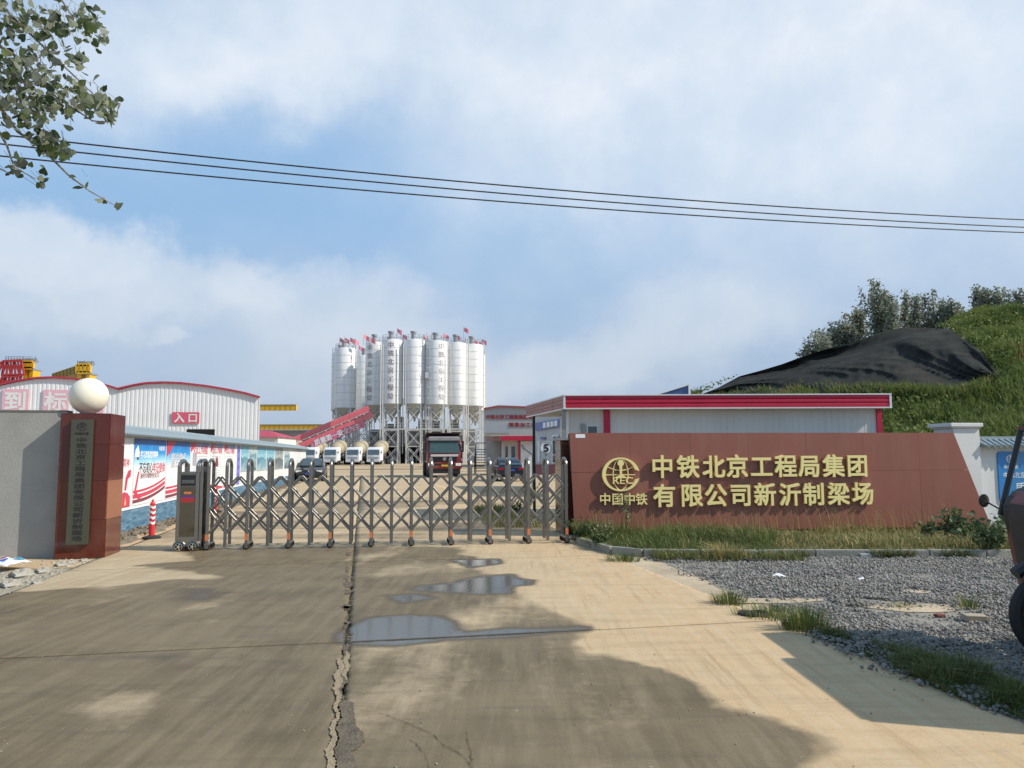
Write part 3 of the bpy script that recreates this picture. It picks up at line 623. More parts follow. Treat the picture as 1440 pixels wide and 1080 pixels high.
# ================================================================== LEFT SIDE
# grey rendered wall
M_render = mat('grey_render', (.34, .335, .31), .9, 0, .10, 1.1, bump=.25, bscale=40, dirt=((.23, .23, .21), .7, .9))
pl = g(77, 786); pr = g(148, 783)
pil = thing('granite_pillar', 'dark red granite gate pillar carrying a steel name plaque, left of the gate', 'pillar', pl, A0)
PW = .80; PD = .80; PH = at(82, 583, pl.y).z; print('pillar', pl, pr, (pr - pl).length, PH)
PW = (pr - pl).length
M_granite = mat('red_granite', (.10, .019, .012), .12, 0, .10, 60, dirt=((.16, .06, .04), .45, 2.5), dstreak=(1, 1, .4), objvar=.10)
M_granite2 = mat('red_granite_pale', (.30, .11, .06), .22, 0, .2, 50)  # paler, less glossy granite for a single side panel
M_core = mat('mortar_core', (.25, .23, .2), .9)
mb = MB(); mb.bx(.012, PW - .012, .012, PD - .012, -.1, PH - .02); mb.build('core', M_core, pil)
zs = [0, .60, 1.22, 1.80, PH]
for side in range(4):
    for i in range(4):
        z0, z1 = zs[i] + .002, zs[i + 1] - .002; mb = MB()
        if side == 0: mb.bx(0, PW, -.012, .012, z0, z1)
        if side == 1: mb.bx(PW - .012, PW + .012, .0125, PD, z0, z1)
        if side == 2: mb.bx(-.012, .0, .0, PD, z0, z1)
        if side == 3: mb.bx(0, PW - .0125, PD, PD + .02, z0, z1)
        mb.build('granite_panel', M_granite2 if (side == 1 and i == 1) else M_granite, pil)
mb = MB(); mb.bx(-.008, PW + .008, -.008, PD + .012, PH, PH + .022); mb.build('cap', M_granite, pil)
# plaque
c0 = at(98, 590, pl.y); sgx = PW * .235; pw_ = PW * .46; pz1 = at(110, 590, pl.y).z; pz0 = at(110, 766, pl.y).z
pq = MB(); pq.bx(sgx, sgx + pw_, -.075, -.013, pz0, pz1); plaque = pq.build('plaque', mat('brushed_plaque', (.13, .13, .095), .36, .8, .08, 3, streak=(20, 20, 1)), pil, bevel=.004)
cx = sgx + pw_ / 2; nm = '中铁北京工程局集团有限公司新沂制梁场'; zt = pz1 - .28; zb = pz0 + .05; cs = (zt - zb) / len(nm)
for i, ch in enumerate(nm): text(ch, cs * .90, M_ink, plaque, (cx, -.078, zt - cs * (i + .5)), .006, .026, 'character', 1.95)
def emblem(mb, cx, cz, r, y0, y1, ring=.17):
    """the open ring with a globe inside"""
    def arc(rx, rz, a0, a1, n, ox=0): return [(cx + ox + rx * math.cos(R(a0 + (a1 - a0) * i / n)), cz + rz * math.sin(R(a0 + (a1 - a0) * i / n))) for i in range(n + 1)]
    N_ = 40; out = arc(r, r * .88, 11, 346, N_); inn = arc(r * .80, r * .80, 18, 340, N_, -.005 * r)
    wv = []; 
    for i in range(N_): mb.prism([out[i], out[i + 1], inn[i + 1], inn[i]], y0, y1, 'y')
    def stroke(pts, wd):
        for (x0, z0), (x1, z1) in zip(pts[:-1], pts[1:]):
            d = Vector((x1 - x0, z1 - z0)); 
            if d.length < 1e-6: continue
            d.normalize(); nx, nz = -d.y * wd / 2, d.x * wd / 2; mb.prism([(x0 + nx, z0 + nz), (x1 + nx, z1 + nz), (x1 - nx, z1 - nz), (x0 - nx, z0 - nz)], y0 + (y1 - y0) * .45, y1 - .0015, 'y')
    th = r * .045
    stroke(arc(r * .40, r * .82, 90, 270, 12), th); stroke(arc(r * .40, r * .82, -90, 90, 12), th)
    stroke([(cx - r * .76, cz + r * .42), (cx - r * .35, cz + r * .25), (cx, cz + r * .2), (cx + r * .35, cz + r * .25), (cx + r * .76, cz + r * .42)], th)
    stroke([(cx - r * .78, cz - r * .02), (cx + r * .78, cz - r * .02)], th)
    # rail section
    P_ = [(-.17, .62), (-.09, .76), (.09, .76), (.17, .62), (.17, .53), (.07, .42), (.055, -.02), (.26, -.13), (.34, -.2), (-.34, -.2), (-.26, -.13), (-.055, -.02), (-.07, .42), (-.17, .53)]
    for pp in ([P_[i] for i in (0, 1, 2, 3, 4, 5, 12, 13)], [P_[i] for i in (5, 6, 11, 12)], [P_[i] for i in (6, 7, 8, 9, 10, 11)]):
        mb.prism([(cx + r * a, cz + r * b) for a, b in pp], y0, y1 - .003, 'y')
mb = MB(); emblem(mb, cx, pz1 - .115, .075, -.082, -.0755); mb.build('emblem', M_ink, plaque)
text('中国中铁', .045, M_ink, plaque, (cx, -.078, pz1 - .225), .006, .02, 'small_lettering', 1.15)
# globe lamp on top
gb = at(125, 557, pl.y + .45); rr = 25.5 / F * (pl.y + .45)
gl = thing('globe_lamp', 'round cream white globe lamp on top of the red granite pillar', 'lamp', (gb.x, gb.y, PH + .022), 0)
mb = MB(); mb.lathe([(.13, 0), (.12, .02), (.10, .05), (.0, .05)], 20); mb.build('base', M_grey, gl, smooth=True)
mb = MB(); c_ = gb.z - PH - .022; mb.lathe([(rr * math.cos(R(a)), c_ + rr * math.sin(R(a))) for a in range(-90, 91, 6)], 48); mb.build('globe', mat('opal_globe', (.80, .76, .62), .25, 0, .02, 1), gl, smooth=60)
# wall left of the pillar: runs back from the pillar face
wz = at(0, 580, pl.y).z
wl_ = thing('rendered_wall', 'plain grey rendered wall left of the red granite pillar', 'wall', pl, A0)
mb = MB(); mb.bx(-6, -.012, .26, .50, -.25, wz + .02); 
mb.build('wall_face', M_render, wl_)
mb = MB(); mb.bx(-6.02, -.012, .25, .51, wz + .02, wz + .045); mb.build('coping', mat('dark_coping', (.16, .16, .15), .9), wl_)

# verge with rubble left of the road
def vfn(n, r):
    px = r.uniform(-60, 155, n * 3); py = np.interp(px, [-60, 0, 80, 160], [815, 808, 794, 783]) + r.normal(0, 1, n * 3) * np.interp(px, [-60, 0, 160], [16, 13, 3]); P = [tuple(g(a, b, -.02)) for a, b in zip(px, py) if b > 782][:n]; return np.array(P)
M_rub = mat('pale_rubble', (.38, .35, .29), .95, 0, .4, 5)
chips(700, lambda n, r: vfn(n, r), .022, M_rub, 'rubble', seed=2)
chips(2500, lambda n, r: vfn(n, r), .009, M_rub, 'verge_grit', seed=4)
leftV = [tuple(g(*p).xy) for p in [(-400, 780), (80, 784), (165, 776), (168, 768), (230, 768), (100, 800), (0, 836), (-300, 880), (-600, 880)]]
sheet('dirt_verge', leftV, -.018, mat('verge_dirt', (.34, .29, .21), .95, 0, .3, 4, bump=.7, bscale=30, dirt=((.22, .2, .16), .7, 2)))
slabs = [(30, 812, .16), (60, 806, .11), (86, 797, .10), (100, 793, .08), (14, 826, .13), (118, 790, .07), (52, 822, .07)]
rl = ['flat grey stone on the left verge near the road edge', 'pale broken stone in the middle of the left verge', 'pale lump of rubble below the granite pillar', 'small pale stone right of the lump below the pillar', 'largest stone at the left edge of the road', 'small stone at the right foot of the granite pillar', 'dark stone lying by the road edge on the left verge']
for (px, py, s), lb in zip(slabs, rl):
    c = g(px, py, -.02); mb = MB(); mb.lathe([(0, 0), (s * .8, .0), (s * .95, s * .2), (s * .85, s * .42), (s * .5, s * .58), (0, s * .6)], 8)
    mb.v = [(x * (1 + .3 * math.sin(i * 2.3)) , y * (.7 + .2 * math.cos(i * 1.7)), z * (1 + .25 * math.sin(i * 3.1))) for i, (x, y, z) in enumerate(mb.v)]
    tag(mb.build('stone', M_rub, loc=c), lb, 'stone', 'stones on the left verge')
# white sack with blue and red print
sk = g(4, 800); t = thing('sack', 'crumpled white plastic sack with blue and red print at the left edge', 'sack', sk, R(-14))
xs = np.linspace(-.5, .28, 22); ys = np.linspace(-.2, .24, 14); V = []
for b in ys:
    for a in xs: e = max(0, 1 - ((a + .1) / .42) ** 4) * max(0, 1 - ((b - .02) / .25) ** 4); V.append((a, b, .02 + .13 * e ** .5 + .018 * math.sin(a * 23 + b * 31) * e))
Fa = [[j * 22 + i, j * 22 + i + 1, j * 22 + i + 23, j * 22 + i + 22] for j in range(13) for i in range(21)]
np_mesh('sack_body', V, Fa, mat('sack_plastic', (.70, .71, .74), .4, 0, .06), t, None, True)
mb = MB(); mb.v = []; 
def patch(x0, x1, y0, y1, m):
    vv = []; 
    for j in range(4):
        for i in range(7):
            a = x0 + (x1 - x0) * i / 6; b = y0 + (y1 - y0) * j / 3; e = max(0, 1 - ((a + .1) / .42) ** 4) * max(0, 1 - ((b - .02) / .25) ** 4); vv.append((a, b, .026 + .13 * e ** .5 + .018 * math.sin(a * 23 + b * 31) * e))
    return np_mesh('print', vv, [[j * 7 + i, j * 7 + i + 1, j * 7 + i + 8, j * 7 + i + 7] for j in range(3) for i in range(6)], m, t, None, True)
patch(-.05, .16, -.13, -.06, mat('blue_print', (.05, .12, .45), .4)); patch(-.2, .02, .0, .07, mat('red_print', (.55, .08, .08), .4)); patch(.1, .25, .05, .13, mat('cyan_print', (.08, .32, .45), .4))

# ---- poster wall
WA = math.atan2(.986, -.166); W0 = Vector((-8.15, 16.0, 0)); wd_ = Vector((math.cos(WA), math.sin(WA), 0))
def ws(px, dy=0):
    k = (px - 720) / F; return (-8.15 - k * 16) / (.986 * k + .166)
def wz_(px, py):
    p = W0 + wd_ * ws(px); return at(px, py, p.y).z
WL = ws(431); ZT = 2.04
pwall = thing('poster_wall', 'long white perimeter wall with grey tiled coping, lined with posters left of the drive', 'wall', W0, WA)
mb = MB(); mb.bx(-2.5, WL, 0, .22, -.1, ZT); mb.build('wall_face', mat('white_render', (.72, .72, .70), .8, 0, .05, 2, dirt=((.5, .48, .42), .3, .7)), pwall)
mb = MB(); mb.bx(-2.5, WL + .02, -.006, -.001, .0, .46)
def brickmat():
    m = bpy.data.materials.new('brick_print'); m.use_nodes = True; nt = m.node_tree; N = nt.nodes; L = nt.links; b = N['Principled BSDF']; b.inputs['Roughness'].default_value = .55
    tc = N.new('ShaderNodeTexCoord'); mp = N.new('ShaderNodeMapping'); mp.inputs['Rotation'].default_value = (R(90), 0, 0); L.new(tc.outputs['Object'], mp.inputs[0])
    br = N.new('ShaderNodeTexBrick'); L.new(mp.outputs[0], br.inputs[0]); br.inputs['Color1'].default_value = (.055, .15, .24, 1); br.inputs['Color2'].default_value = (.17, .30, .40, 1); br.inputs['Mortar'].default_value = (.06, .10, .14, 1)
    br.inputs['Scale'].default_value = 1; br.inputs['Brick Width'].default_value = .26; br.inputs['Row Height'].default_value = .055; br.inputs['Mortar Size'].default_value = .004; L.new(br.outputs[0], b.inputs['Base Color']); return m
mb.build('brick_print', brickmat(), pwall)
mb = MB(); mb.bx(-2.5, WL + .02, -.004, -.001, .462, .50); mb.build('banner_strip', M_whiteink, pwall)
M_tile = mat('coping_tile', (.20, .25, .27), .6, 0, .15, 4); M_tile2 = mat('coping_ridge', (.25, .31, .34), .5, 0, .12, 4)
mb = MB(); mb.prism([(-.20, ZT + .0), (.42, ZT), (.42, ZT + .03), (.11, ZT + .19), (-.20, ZT + .03)], -2.5, WL + .1, 'x'); mb.build('coping', M_tile, pwall)
mb = MB(); mb.path([(-2.5, .11, ZT + .20), (10, .11, ZT + .20), (WL * .6, .11, ZT + .215), (WL + .1, .11, ZT + .20)], .045, 8); mb.build('ridge_tile', M_tile2, pwall, smooth=True)
mb = MB(); mb.path([(0, -.225, 0), (0, .11, .175)], .024, 6); tile = mb.build('roof_tile', M_tile2, pwall, smooth=True)
s = -2.4; k = 0; tile.location = (s, 0, ZT + .025)
while k < 240:
    s += .14 if s < 22 else .28; k += 1
    if s > WL: break
    o = tile.copy(); C.objects.link(o); o.location = (s, 0, ZT + .025)
# kerb of broken earth along the wall foot
M_brk = mat('broken_bank', (.17, .14, .10), .95, 0, .35, 6, bump=.8, bscale=20)
xs = np.linspace(-2, WL, 160); V = []
for x in xs:
    a = .10 * fbm(np.array([x]), np.array([0.]), 2, 3)[0]; V += [(x, -.02, .02), (x, -.25 + a, .03 + .2 * abs(a)), (x, -.55 + a * 1.5, .05 + .1 * a), (x, -.62 + a * 1.5, -.05)]
Fa = [[i * 4 + j, (i + 1) * 4 + j, (i + 1) * 4 + j + 1, i * 4 + j + 1] for i in range(159) for j in range(3)]
o = np_mesh('earth_bank', V, Fa, M_brk, None, 'structure', False); o.location = W0; o.rotation_euler = (0, 0, WA)
def bfn(n, r):
    s = r.uniform(-1.5, 30, n); d = -.15 - .5 * r.random(n); return np.stack([W0.x + wd_.x * s + wd_.y * (-d) * -1 * -1, W0.y + wd_.y * s + wd_.x * d * -1 * -1 * -1, np.full(n, .04)], 1)
def bfn(n, r):
    s = r.uniform(-1.5, 30, n); d = .12 + .5 * r.random(n); return np.stack([W0.x + wd_.x * s + wd_.y * d, W0.y + wd_.y * s - wd_.x * d, np.full(n, .05)], 1)
chips(900, bfn, .045, M_brk, 'bank_clods', seed=12)

# posters
def poster_mat(name, stops, noise_amt=.25, axis='Z'):
    m = bpy.data.materials.new(name); m.use_nodes = True; nt = m.node_tree; N = nt.nodes; L = nt.links; b = N['Principled BSDF']; b.inputs['Roughness'].default_value = .4
    tc = N.new('ShaderNodeTexCoord'); sp = N.new('ShaderNodeSeparateXYZ'); L.new(tc.outputs['Generated'], sp.inputs[0]); n = N.new('ShaderNodeTexNoise'); n.inputs['Scale'].default_value = 3.5; n.inputs['Detail'].default_value = 4
    L.new(tc.outputs['Generated'], n.inputs['Vector']); a = N.new('ShaderNodeMath'); a.operation = 'MULTIPLY_ADD'; L.new(n.outputs['Fac'], a.inputs[0]); a.inputs[1].default_value = noise_amt; L.new(sp.outputs[axis], a.inputs[2])
    s_ = N.new('ShaderNodeMath'); s_.operation = 'SUBTRACT'; L.new(a.outputs[0], s_.inputs[0]); s_.inputs[1].default_value = noise_amt / 2
    r = N.new('ShaderNodeValToRGB'); e = r.color_ramp.elements
    while len(e) < len(stops): e.new(.5)
    for x, (p, c) in zip(e, stops): x.position = p; x.color = (*c, 1)
    L.new(s_.outputs[0], r.inputs[0]); L.new(r.outputs[0], b.inputs['Base Color']); return m
WHT = (.82, .82, .83); PM_blue = poster_mat('poster_blue', [(0, WHT), (.55, WHT), (.68, (.35, .68, .85)), (.8, (.02, .32, .72)), (1, (.02, .08, .38))]); PM_head = poster_mat('poster_header', [(0, WHT), (.85, WHT), (.9, (.5, .7, .85)), (1, (.03, .16, .5))], .08)
PM_white = poster_mat('poster_white', [(0, (.78, .78, .79)), (1, WHT)])
PM_photo = [poster_mat('print_sea', [(.1, (.35, .5, .55)), (.45, (.05, .22, .32)), (.6, (.35, .6, .68)), (.9, (.15, .42, .55))], .9), poster_mat('print_bridge', [(.1, (.08, .16, .2)), (.45, (.4, .52, .55)), (.6, (.1, .25, .32)), (.9, (.5, .6, .62))], .9), poster_mat('print_city', [(.1, (.25, .3, .3)), (.4, (.1, .12, .14)), (.6, (.45, .48, .48)), (.9, (.2, .26, .3))], .9)]
M_pred = mat('poster_red', (.60, .05, .10), .4); M_pdk = mat('poster_darkred', (.22, .04, .06), .4)
M_ptext = mat('poster_grey_text', (.40, .40, .44), .5, 0, .05); M_pblue = mat('poster_violet', (.12, .14, .48), .4)
def poster(px0, px1, z0, z1, m, label, kids):
    s0, s1 = ws(px0), ws(px1); p = W0 + wd_ * s0; W_ = s1 - s0; H = z1 - z0
    t = thing('poster', label, 'poster', (p.x, p.y, z0), WA, 'posters on the long white wall')
    mb = MB(); mb.bx(0, W_, -.012, -.004, 0, H); mb.build('sheet', m, t); kids(t, W_, H)
def poly(t, pts, m, d=0, name='printed_shape'):
    mb = MB(); mb.prism(pts, -.0125 - d, -.0145 - d, 'y'); mb.build(name, m, t)
def ribbon(t, W_, H, f=1):
    up = lambda x: .03 + .16 * x ** 2.2; n = 10
    for o, th, m in ((0, .05, M_pdk), (.07, .06, M_pred), (.155, .035, M_pred)):
        for i in range(n):
            a, b = i / n, (i + 1) / n; poly(t, [(W_ * a, H * (o + up(a) * f)), (W_ * b, H * (o + up(b) * f)), (W_ * b, H * (o + th + up(b) * f)), (W_ * a, H * (o + th + up(a) * f))], m, .0003 * o * 10)
def k0(t, W_, H):
    poly(t, [(W_ * .02, 0), (W_ * .92, .0), (W_ * .92, H * .14), (W_ * .7, H * .2), (W_ * .45, H * .22), (W_ * .2, H * .19), (W_ * .02, H * .12)], M_pred)
    poly(t, [(W_ * .45, H * .24), (W_ * .52, H * .42), (W_ * .7, H * .52), (W_ * .93, H * .54), (W_ * .9, H * .44), (W_ * .7, H * .4), (W_ * .6, H * .24)], M_pred)
    poly(t, [(W_ * .2, H * .03), (W_ * .28, H * .03), (W_ * .25, H * .13)], mat('poster_gold', (.7, .5, .2), .4), .002); poly(t, [(W_ * .5, H * .03), (W_ * .62, H * .03), (W_ * .55, H * .15)], mat('poster_gold', (.7, .5, .2), .4), .002)
    text('精神', .2, M_pred, t, (W_ * .55, -.014, H * .64), .002, 0, 'printed_word')
    for i in range(4): poly(t, [(W_ * .1, H * (.5 - .03 * i)), (W_ * .4, H * (.5 - .03 * i)), (W_ * .4, H * (.508 - .03 * i)), (W_ * .1, H * (.508 - .03 * i))], M_ptext)
    poly(t, [(W_ * .1, H * .9), (W_ * .8, H * .9), (W_ * .8, H * .912), (W_ * .1, H * .912)], M_ptext)
def k1(t, W_, H):
    ribbon(t, W_, H); poly(t, [(.05, H * .72), (W_ * .14, H * .72), (W_ * .14, H * .8), (W_ * .1, H * .9), (.06, H * .82)], M_whiteink)
    poly(t, [(W_ * .07, H * .68), (W_ * .13, H * .68), (W_ * .13, H * .72), (W_ * .07, H * .72)], M_pdk)
    text('不忘初心', W_ * .105, M_ink, t, (W_ * .36, -.014, H * .555), .002, .012, 'printed_word', 1.0); text('牢记使命', W_ * .105, M_pred, t, (W_ * .78, -.014, H * .545), .002, .012, 'printed_word', 1.0)
    text('新时代中国特色社会主义', W_ * .055, M_pdk, t, (W_ * .5, -.014, H * .43), .002, .01, 'printed_line')
    text('学习贯彻党的精神', W_ * .07, M_whiteink, t, (W_ * .45, -.014, H * .76), .002, .015, 'printed_line'); text('中国中铁', W_ * .05, M_whiteink, t, (W_ * .85, -.014, H * .86), .002, .01, 'printed_line')
    poly(t, [(W_ * .02, H * .18), (W_ * .12, H * .5), (W_ * .16, H * .5), (W_ * .08, H * .2), (W_ * .25, H * .1), (W_ * .15, H * .08)], M_pred, .002)
def k2(t, W_, H):
    ribbon(t, W_, H, .5); poly(t, [(0, H), (0, H * .72), (W_ * .12, H * .8), (W_ * .22, H * .9), (W_ * .4, H)], M_pred, .001)
    text('廉洁奉公', W_ * .17, M_whiteink, t, (W_ * .5, -.016, H * .66), .002, .03, 'printed_word'); text('廉洁奉公', W_ * .17, M_ptext, t, (W_ * .5, -.0175, H * .66), .002, .0, 'printed_word')
def k3(n):
    def f(t, W_, H):
        poly(t, [(0, 0), (W_, 0), (W_, H * .04), (W_ * .5, H * .08), (0, H * .13)], M_pred, .001); poly(t, [(0, H), (0, H * .8), (W_ * .2, H * .92), (W_ * .3, H)], M_pred, .001)
        text('党员工作制度', W_ * .13, M_pred, t, (W_ * .5, -.015, H * .87), .002, .01, 'printed_word')
        for i in range(12): poly(t, [(W_ * .12, H * (.72 - .045 * i)), (W_ * (.9 - .1 * ((i * 7 + n) % 4)), H * (.72 - .045 * i)), (W_ * (.9 - .1 * ((i * 7 + n) % 4)), H * (.728 - .045 * i)), (W_ * .12, H * (.728 - .045 * i))], M_ptext)
        if n == 0: poly(t, [(W_ * .1, H * .55), (W_ * .3, H * .55), (W_ * .3, H * .78), (W_ * .1, H * .78)], M_ptext, .001)
        if n == 1: poly(t, [(W_ * .35, H * .5), (W_ * .6, H * .5), (W_ * .56, H * .66), (W_ * .47, H * .74), (W_ * .4, H * .66)], M_pdk, .001)
    return f
z0_, z1_ = .53, 2.0
poster(169, 187.5, z0_, z1_, PM_white, 'white poster with red flag shapes directly right of the granite pillar', k0)
poster(190, 234, z0_, z1_, PM_blue, 'large blue and white poster reading 不忘初心 牢记使命 above the red bollard', k1)
poster(235.5, 268, z0_, z1_, PM_blue, 'blue and white poster with a red corner, left of the gate motor', k2)
poster(269, 295.5, z0_, z1_, PM_head, 'text poster with red corner and small photo, first right of the blue ones', k3(0))
poster(297, 315, z0_, z1_, PM_head, 'text poster with a small dark red emblem in its middle', k3(1))
poster(316.5, 332, z0_, z1_, PM_head, 'text poster left of the narrow violet strip', k3(2))
poster(334.5, 338.5, z0_, z1_, mat('strip_violet', (.22, .22, .62), .4), 'narrow violet strip poster on the white wall', lambda t, W_, H: [poly(t, [(W_ * .2, H * a), (W_ * .8, H * a), (W_ * .8, H * (a + .1)), (W_ * .2, H * (a + .1))], M_pblue) for a in (.2, .4, .6, .82)])
for a, b, m, lb in [(340, 351, 0, 'photo print of pale water, leftmost of the photo prints'), (352, 361.5, 1, 'dark bridge photo print, second of the photo prints'), (362.5, 375, 0, 'pale blue sea photo print in the middle of the photo prints'), (376, 387, 0, 'pale blue photo print left of the grey city print'), (388, 399, 2, 'grey city photo print near the far end of the wall'), (401, 408, 1, 'last photo print with a violet edge by the black car')]:
    poster(a, b, 1.02 - .012 * (a - 340) / 7, 2.0 - .0 * a, PM_photo[m], lb, lambda t, W_, H: poly(t, [(0, -.03), (W_, -.03), (W_, 0), (0, 0)], M_ptext))
# bollards
def bollard(): 
    t = thing('bollard', 'x', 'bollard', (0, 0, 0), 0, 'red and white traffic bollards'); mb = MB(); mb.lathe([(.17, 0), (.17, .03), (.07, .06), (.06, .06)], 16); mb.build('base', M_dark, t, smooth=True)
    mb = MB(); mb.lathe([(.055, .05), (.05, .62), (.052, .66), (.035, .68), (.025, .70), (.02, .74), (0, .745)], 16); mb.build('post', mat('bollard_red', (.62, .03, .04), .45), t, smooth=True)
    for k in range(4):
        mb = MB(); n = 16; o = []
        for r_i in range(2):
            for j in range(n + 1): a = 2 * math.pi * j / n; o.append((.0535 * math.cos(a), .0535 * math.sin(a), .26 + .10 * k + .045 * r_i + .03 * abs(math.sin(a * 1.0 + .78)) ))
        mb.add(o, [(j, j + 1, n + 2 + j, n + 1 + j) for j in range(n)]); mb.build('reflective_band', M_whiteink, t, smooth=True)
    return t
b1 = bollard(); b1.location = g(213, 757); b1['label'] = 'red and white bollard in front of the blue poster, nearest the gate'
b1.scale = (1.02,) * 3
dup(b1, 'farther red and white bollard seen through the gate lattice', g(303, 720))
# ================================================================== RETRACTABLE GATE
GA = g(316, 773.5); GB = g(797, 763.5); gl_ = (GB - GA).length; gang = math.atan2(GB.y - GA.y, GB.x - GA.x); print('gate', GA, GB, gl_, math.degrees(gang))
GS = gl_ / 17; GH = 1.54; GD = .36
gate = thing('retractable_gate', 'stainless steel retractable lattice gate closed across the drive', 'gate', GA, gang)
M_st2 = mat('stainless_bar', (.25, .24, .22), .38, .85, .15, 3); M_org = mat('orange_reflector', (.65, .20, .07), .4)
mb = MB(); arc_ = [(0, .0 + 0, .10)] + [(0, 0, GH - .14)] + [(0, GD / 2 - GD / 2 * math.cos(a), GH - .14 + .13 * math.sin(a)) for a in [math.pi * i / 10 for i in range(1, 10)]] + [(0, GD, GH - .14), (0, GD, .10)]
fr = MB(); 
fr.bx(-.026, .026, -.021, .021, .06, GH - .10); fr.bx(-.026, .026, GD - .021, GD + .021, .06, GH - .10)
me_f = fr.build('upright', M_steel, None, bevel=.006); fme = me_f.data; bpy.data.objects.remove(me_f)
ar = MB(); prof = [(GD / 2 - (GD / 2 + .0) * math.cos(a), GH - .12 + .12 * math.sin(a)) for a in [math.pi * i / 12 for i in range(13)]]
ar.path([(0, y, z) for y, z in prof], .027, 8); me_a = ar.build('arch', M_steel, None, smooth=True); ame = me_a.data; bpy.data.objects.remove(me_a)
wh = MB()
for yy in (0, GD): wh.path([(0, yy - .035, .055), (0, yy - .03, .055), (0, yy + .03, .055), (0, yy + .035, .055)], lambda t: .055 if .2 < t < .8 else .04, 14, 0)
mw = wh.build('wheel', M_dark, None, smooth=True); wme = mw.data; bpy.data.objects.remove(mw)
hb = MB(); hb.bx(-.035, .035, -.055, GD + .055, .085, .12); hb.bx(-.03, .03, -.05, -.042, .03, .1)
mh = hb.build('wheel_carrier', M_steel, None, bevel=.008); hme = mh.data; bpy.data.objects.remove(mh)
rf = MB(); rf.bx(-.026, .026, -.0285, -.0225, .16, .27); mr_ = rf.build('reflector', M_org, None); rme = mr_.data; bpy.data.objects.remove(mr_)
posts = [-3 * GS * .32 - .02, -1.0 * GS * .80] + [i * GS for i in range(18)] 
posts = [-.415, -.30] + [i * GS for i in range(18)]
for k, x in enumerate(posts):
    for me, nm_ in ((fme, 'upright'), (ame, 'arch')): link(nm_, me, gate, (x, 0, 0))
    if k % 2 == 1:
        link('wheel', wme, gate, (x, 0, 0)); link('wheel_carrier', hme, gate, (x, 0, 0)); link('reflector', rme, gate, (x, 0, 0))
HZ = (1.05, .665, .28); dz = .1925
def lattice_bar(p, q):
    d = Vector(q) - Vector(p); L_ = d.length; m2 = MB(); m2.bx(0, L_, -.006, .006, -.017, .017); o = m2.build('lattice_bar', M_st2, gate, bevel=.003); return o
proto_b = {}
def bar_at(x0, z0, x1, z1, y):
    L_ = math.hypot(x1 - x0, z1 - z0); key = round(L_, 3)
    if key not in proto_b:
        m2 = MB(); m2.bx(0, L_, -.006, .006, -.017, .017); o = m2.build('lattice_bar', M_st2, None, bevel=.003); proto_b[key] = o.data; bpy.data.objects.remove(o)
    o = link('lattice_bar', proto_b[key], gate, (x0, y, z0)); o.rotation_euler = (0, -math.atan2(z1 - z0, x1 - x0), 0)
allp = [-.30 + .02] + [i * GS for i in range(18)]
rv = MB()
for i in range(len(allp) - 1):
    a, b = allp[i], allp[i + 1]; mid = (a + b) / 2
    for y, s in ((.028, 1), (GD - .028, -1)):
        bar_at(a, HZ[0], mid, HZ[0] + dz, y); bar_at(b, HZ[0], mid, HZ[0] + dz, y + .013 * s)
        for zt, zb_ in ((HZ[0], HZ[1]), (HZ[1], HZ[2])):
            bar_at(a, zt, b, zb_, y + .013 * s); bar_at(a, zb_, b, zt, y)
    for z in (HZ[0] + dz, HZ[0] - dz, HZ[1] - dz): rv.tube((mid, .01, z), (mid, .05, z), .011, None, 6)
    for z in HZ: rv.tube((b + .028, -.0, z), (b + .028, .05, z), .012, None, 6)
rv.build('rivet', M_st2, gate)['kind'] = 'stuff'
# motor head
MX = -.80
mx0, mx1, my0, my1 = MX, MX + .36, -.06, GD + .06
mb = MB()
for x in (mx0 + .03, mx1 - .03):
    for y in (my0 + .02, my1 - .02): mb.bx(x - .03, x + .03, y - .02, y + .02, .1, GH - .10)
mb.bx(mx0 + .03, mx1 - .03, my0 + .0, my1, 1.30, 1.335); mb.build('motor_frame', M_steel, gate, bevel=.005)
for y in (my0 + .02, my1 - .02):
    m2 = MB(); 
for x in (mx0 + .03, mx1 - .03):
    m2 = MB(); m2.path([(x, y_, z_) for y_, z_ in [(my0 + .02 + (my1 - my0 - .04) * (1 - math.cos(a)) / 2, GH - .12 + .11 * math.sin(a)) for a in [math.pi * i / 12 for i in range(13)]]], .028, 8); m2.build('arch', M_steel, gate, smooth=True)
m2 = MB(); m2.path([(mx0 + .05, my0 + .02, 1.335), (mx0 + .05, my0 + .02, 1.46), (mx0 + .09, my0 + .02, 1.50), (mx0 + .14, my0 + .02, 1.50), (mx0 + .18, my0 + .02, 1.46), (mx0 + .18, my0 + .02, 1.34)], .018, 8); m2.build('handle', M_steel, gate, smooth=True)
M_mir = mat('mirror_steel', (.16, .155, .14), .07, 1.0, .1, 2)
mb = MB(); mb.bx(mx0 + .05, mx1 - .05, my0 + .012, my1 - .012, .2, 1.30); mb.build('motor_case', mat('case_steel', (.22, .22, .21), .3, .85), gate)
mb = MB(); mb.bx(mx0 + .062, mx1 - .062, my0 + .002, my0 + .010, 1.10, 1.28); mb.build('display', M_black, gate, bevel=.003)
mb = MB(); mb.bx(mx0 + .075, mx1 - .075, my0 - .003, my0 + .001, 1.14, 1.20); mb.build('display_window', mat('display_grey', (.09, .10, .10), .25), gate)
mb = MB(); mb.bx(mx0 + .06, mx1 - .06, my0 + .002, my0 + .010, .24, 1.08); mb.build('front_panel', M_mir, gate)
tr = MB()
for i in range(16):
    for j in range(5):
        z = .27 + i * .05; x = mx0 + .08 + j * .05; s_ = 1 if (i + j) % 2 else -1; 
        if abs(x - (mx0 + mx1) / 2) < .11: tr.box((x, my0 + .001, z), (.036, .004, .006), m=0, rot=Matrix.Rotation(.7 * s_, 3, 'Y'))
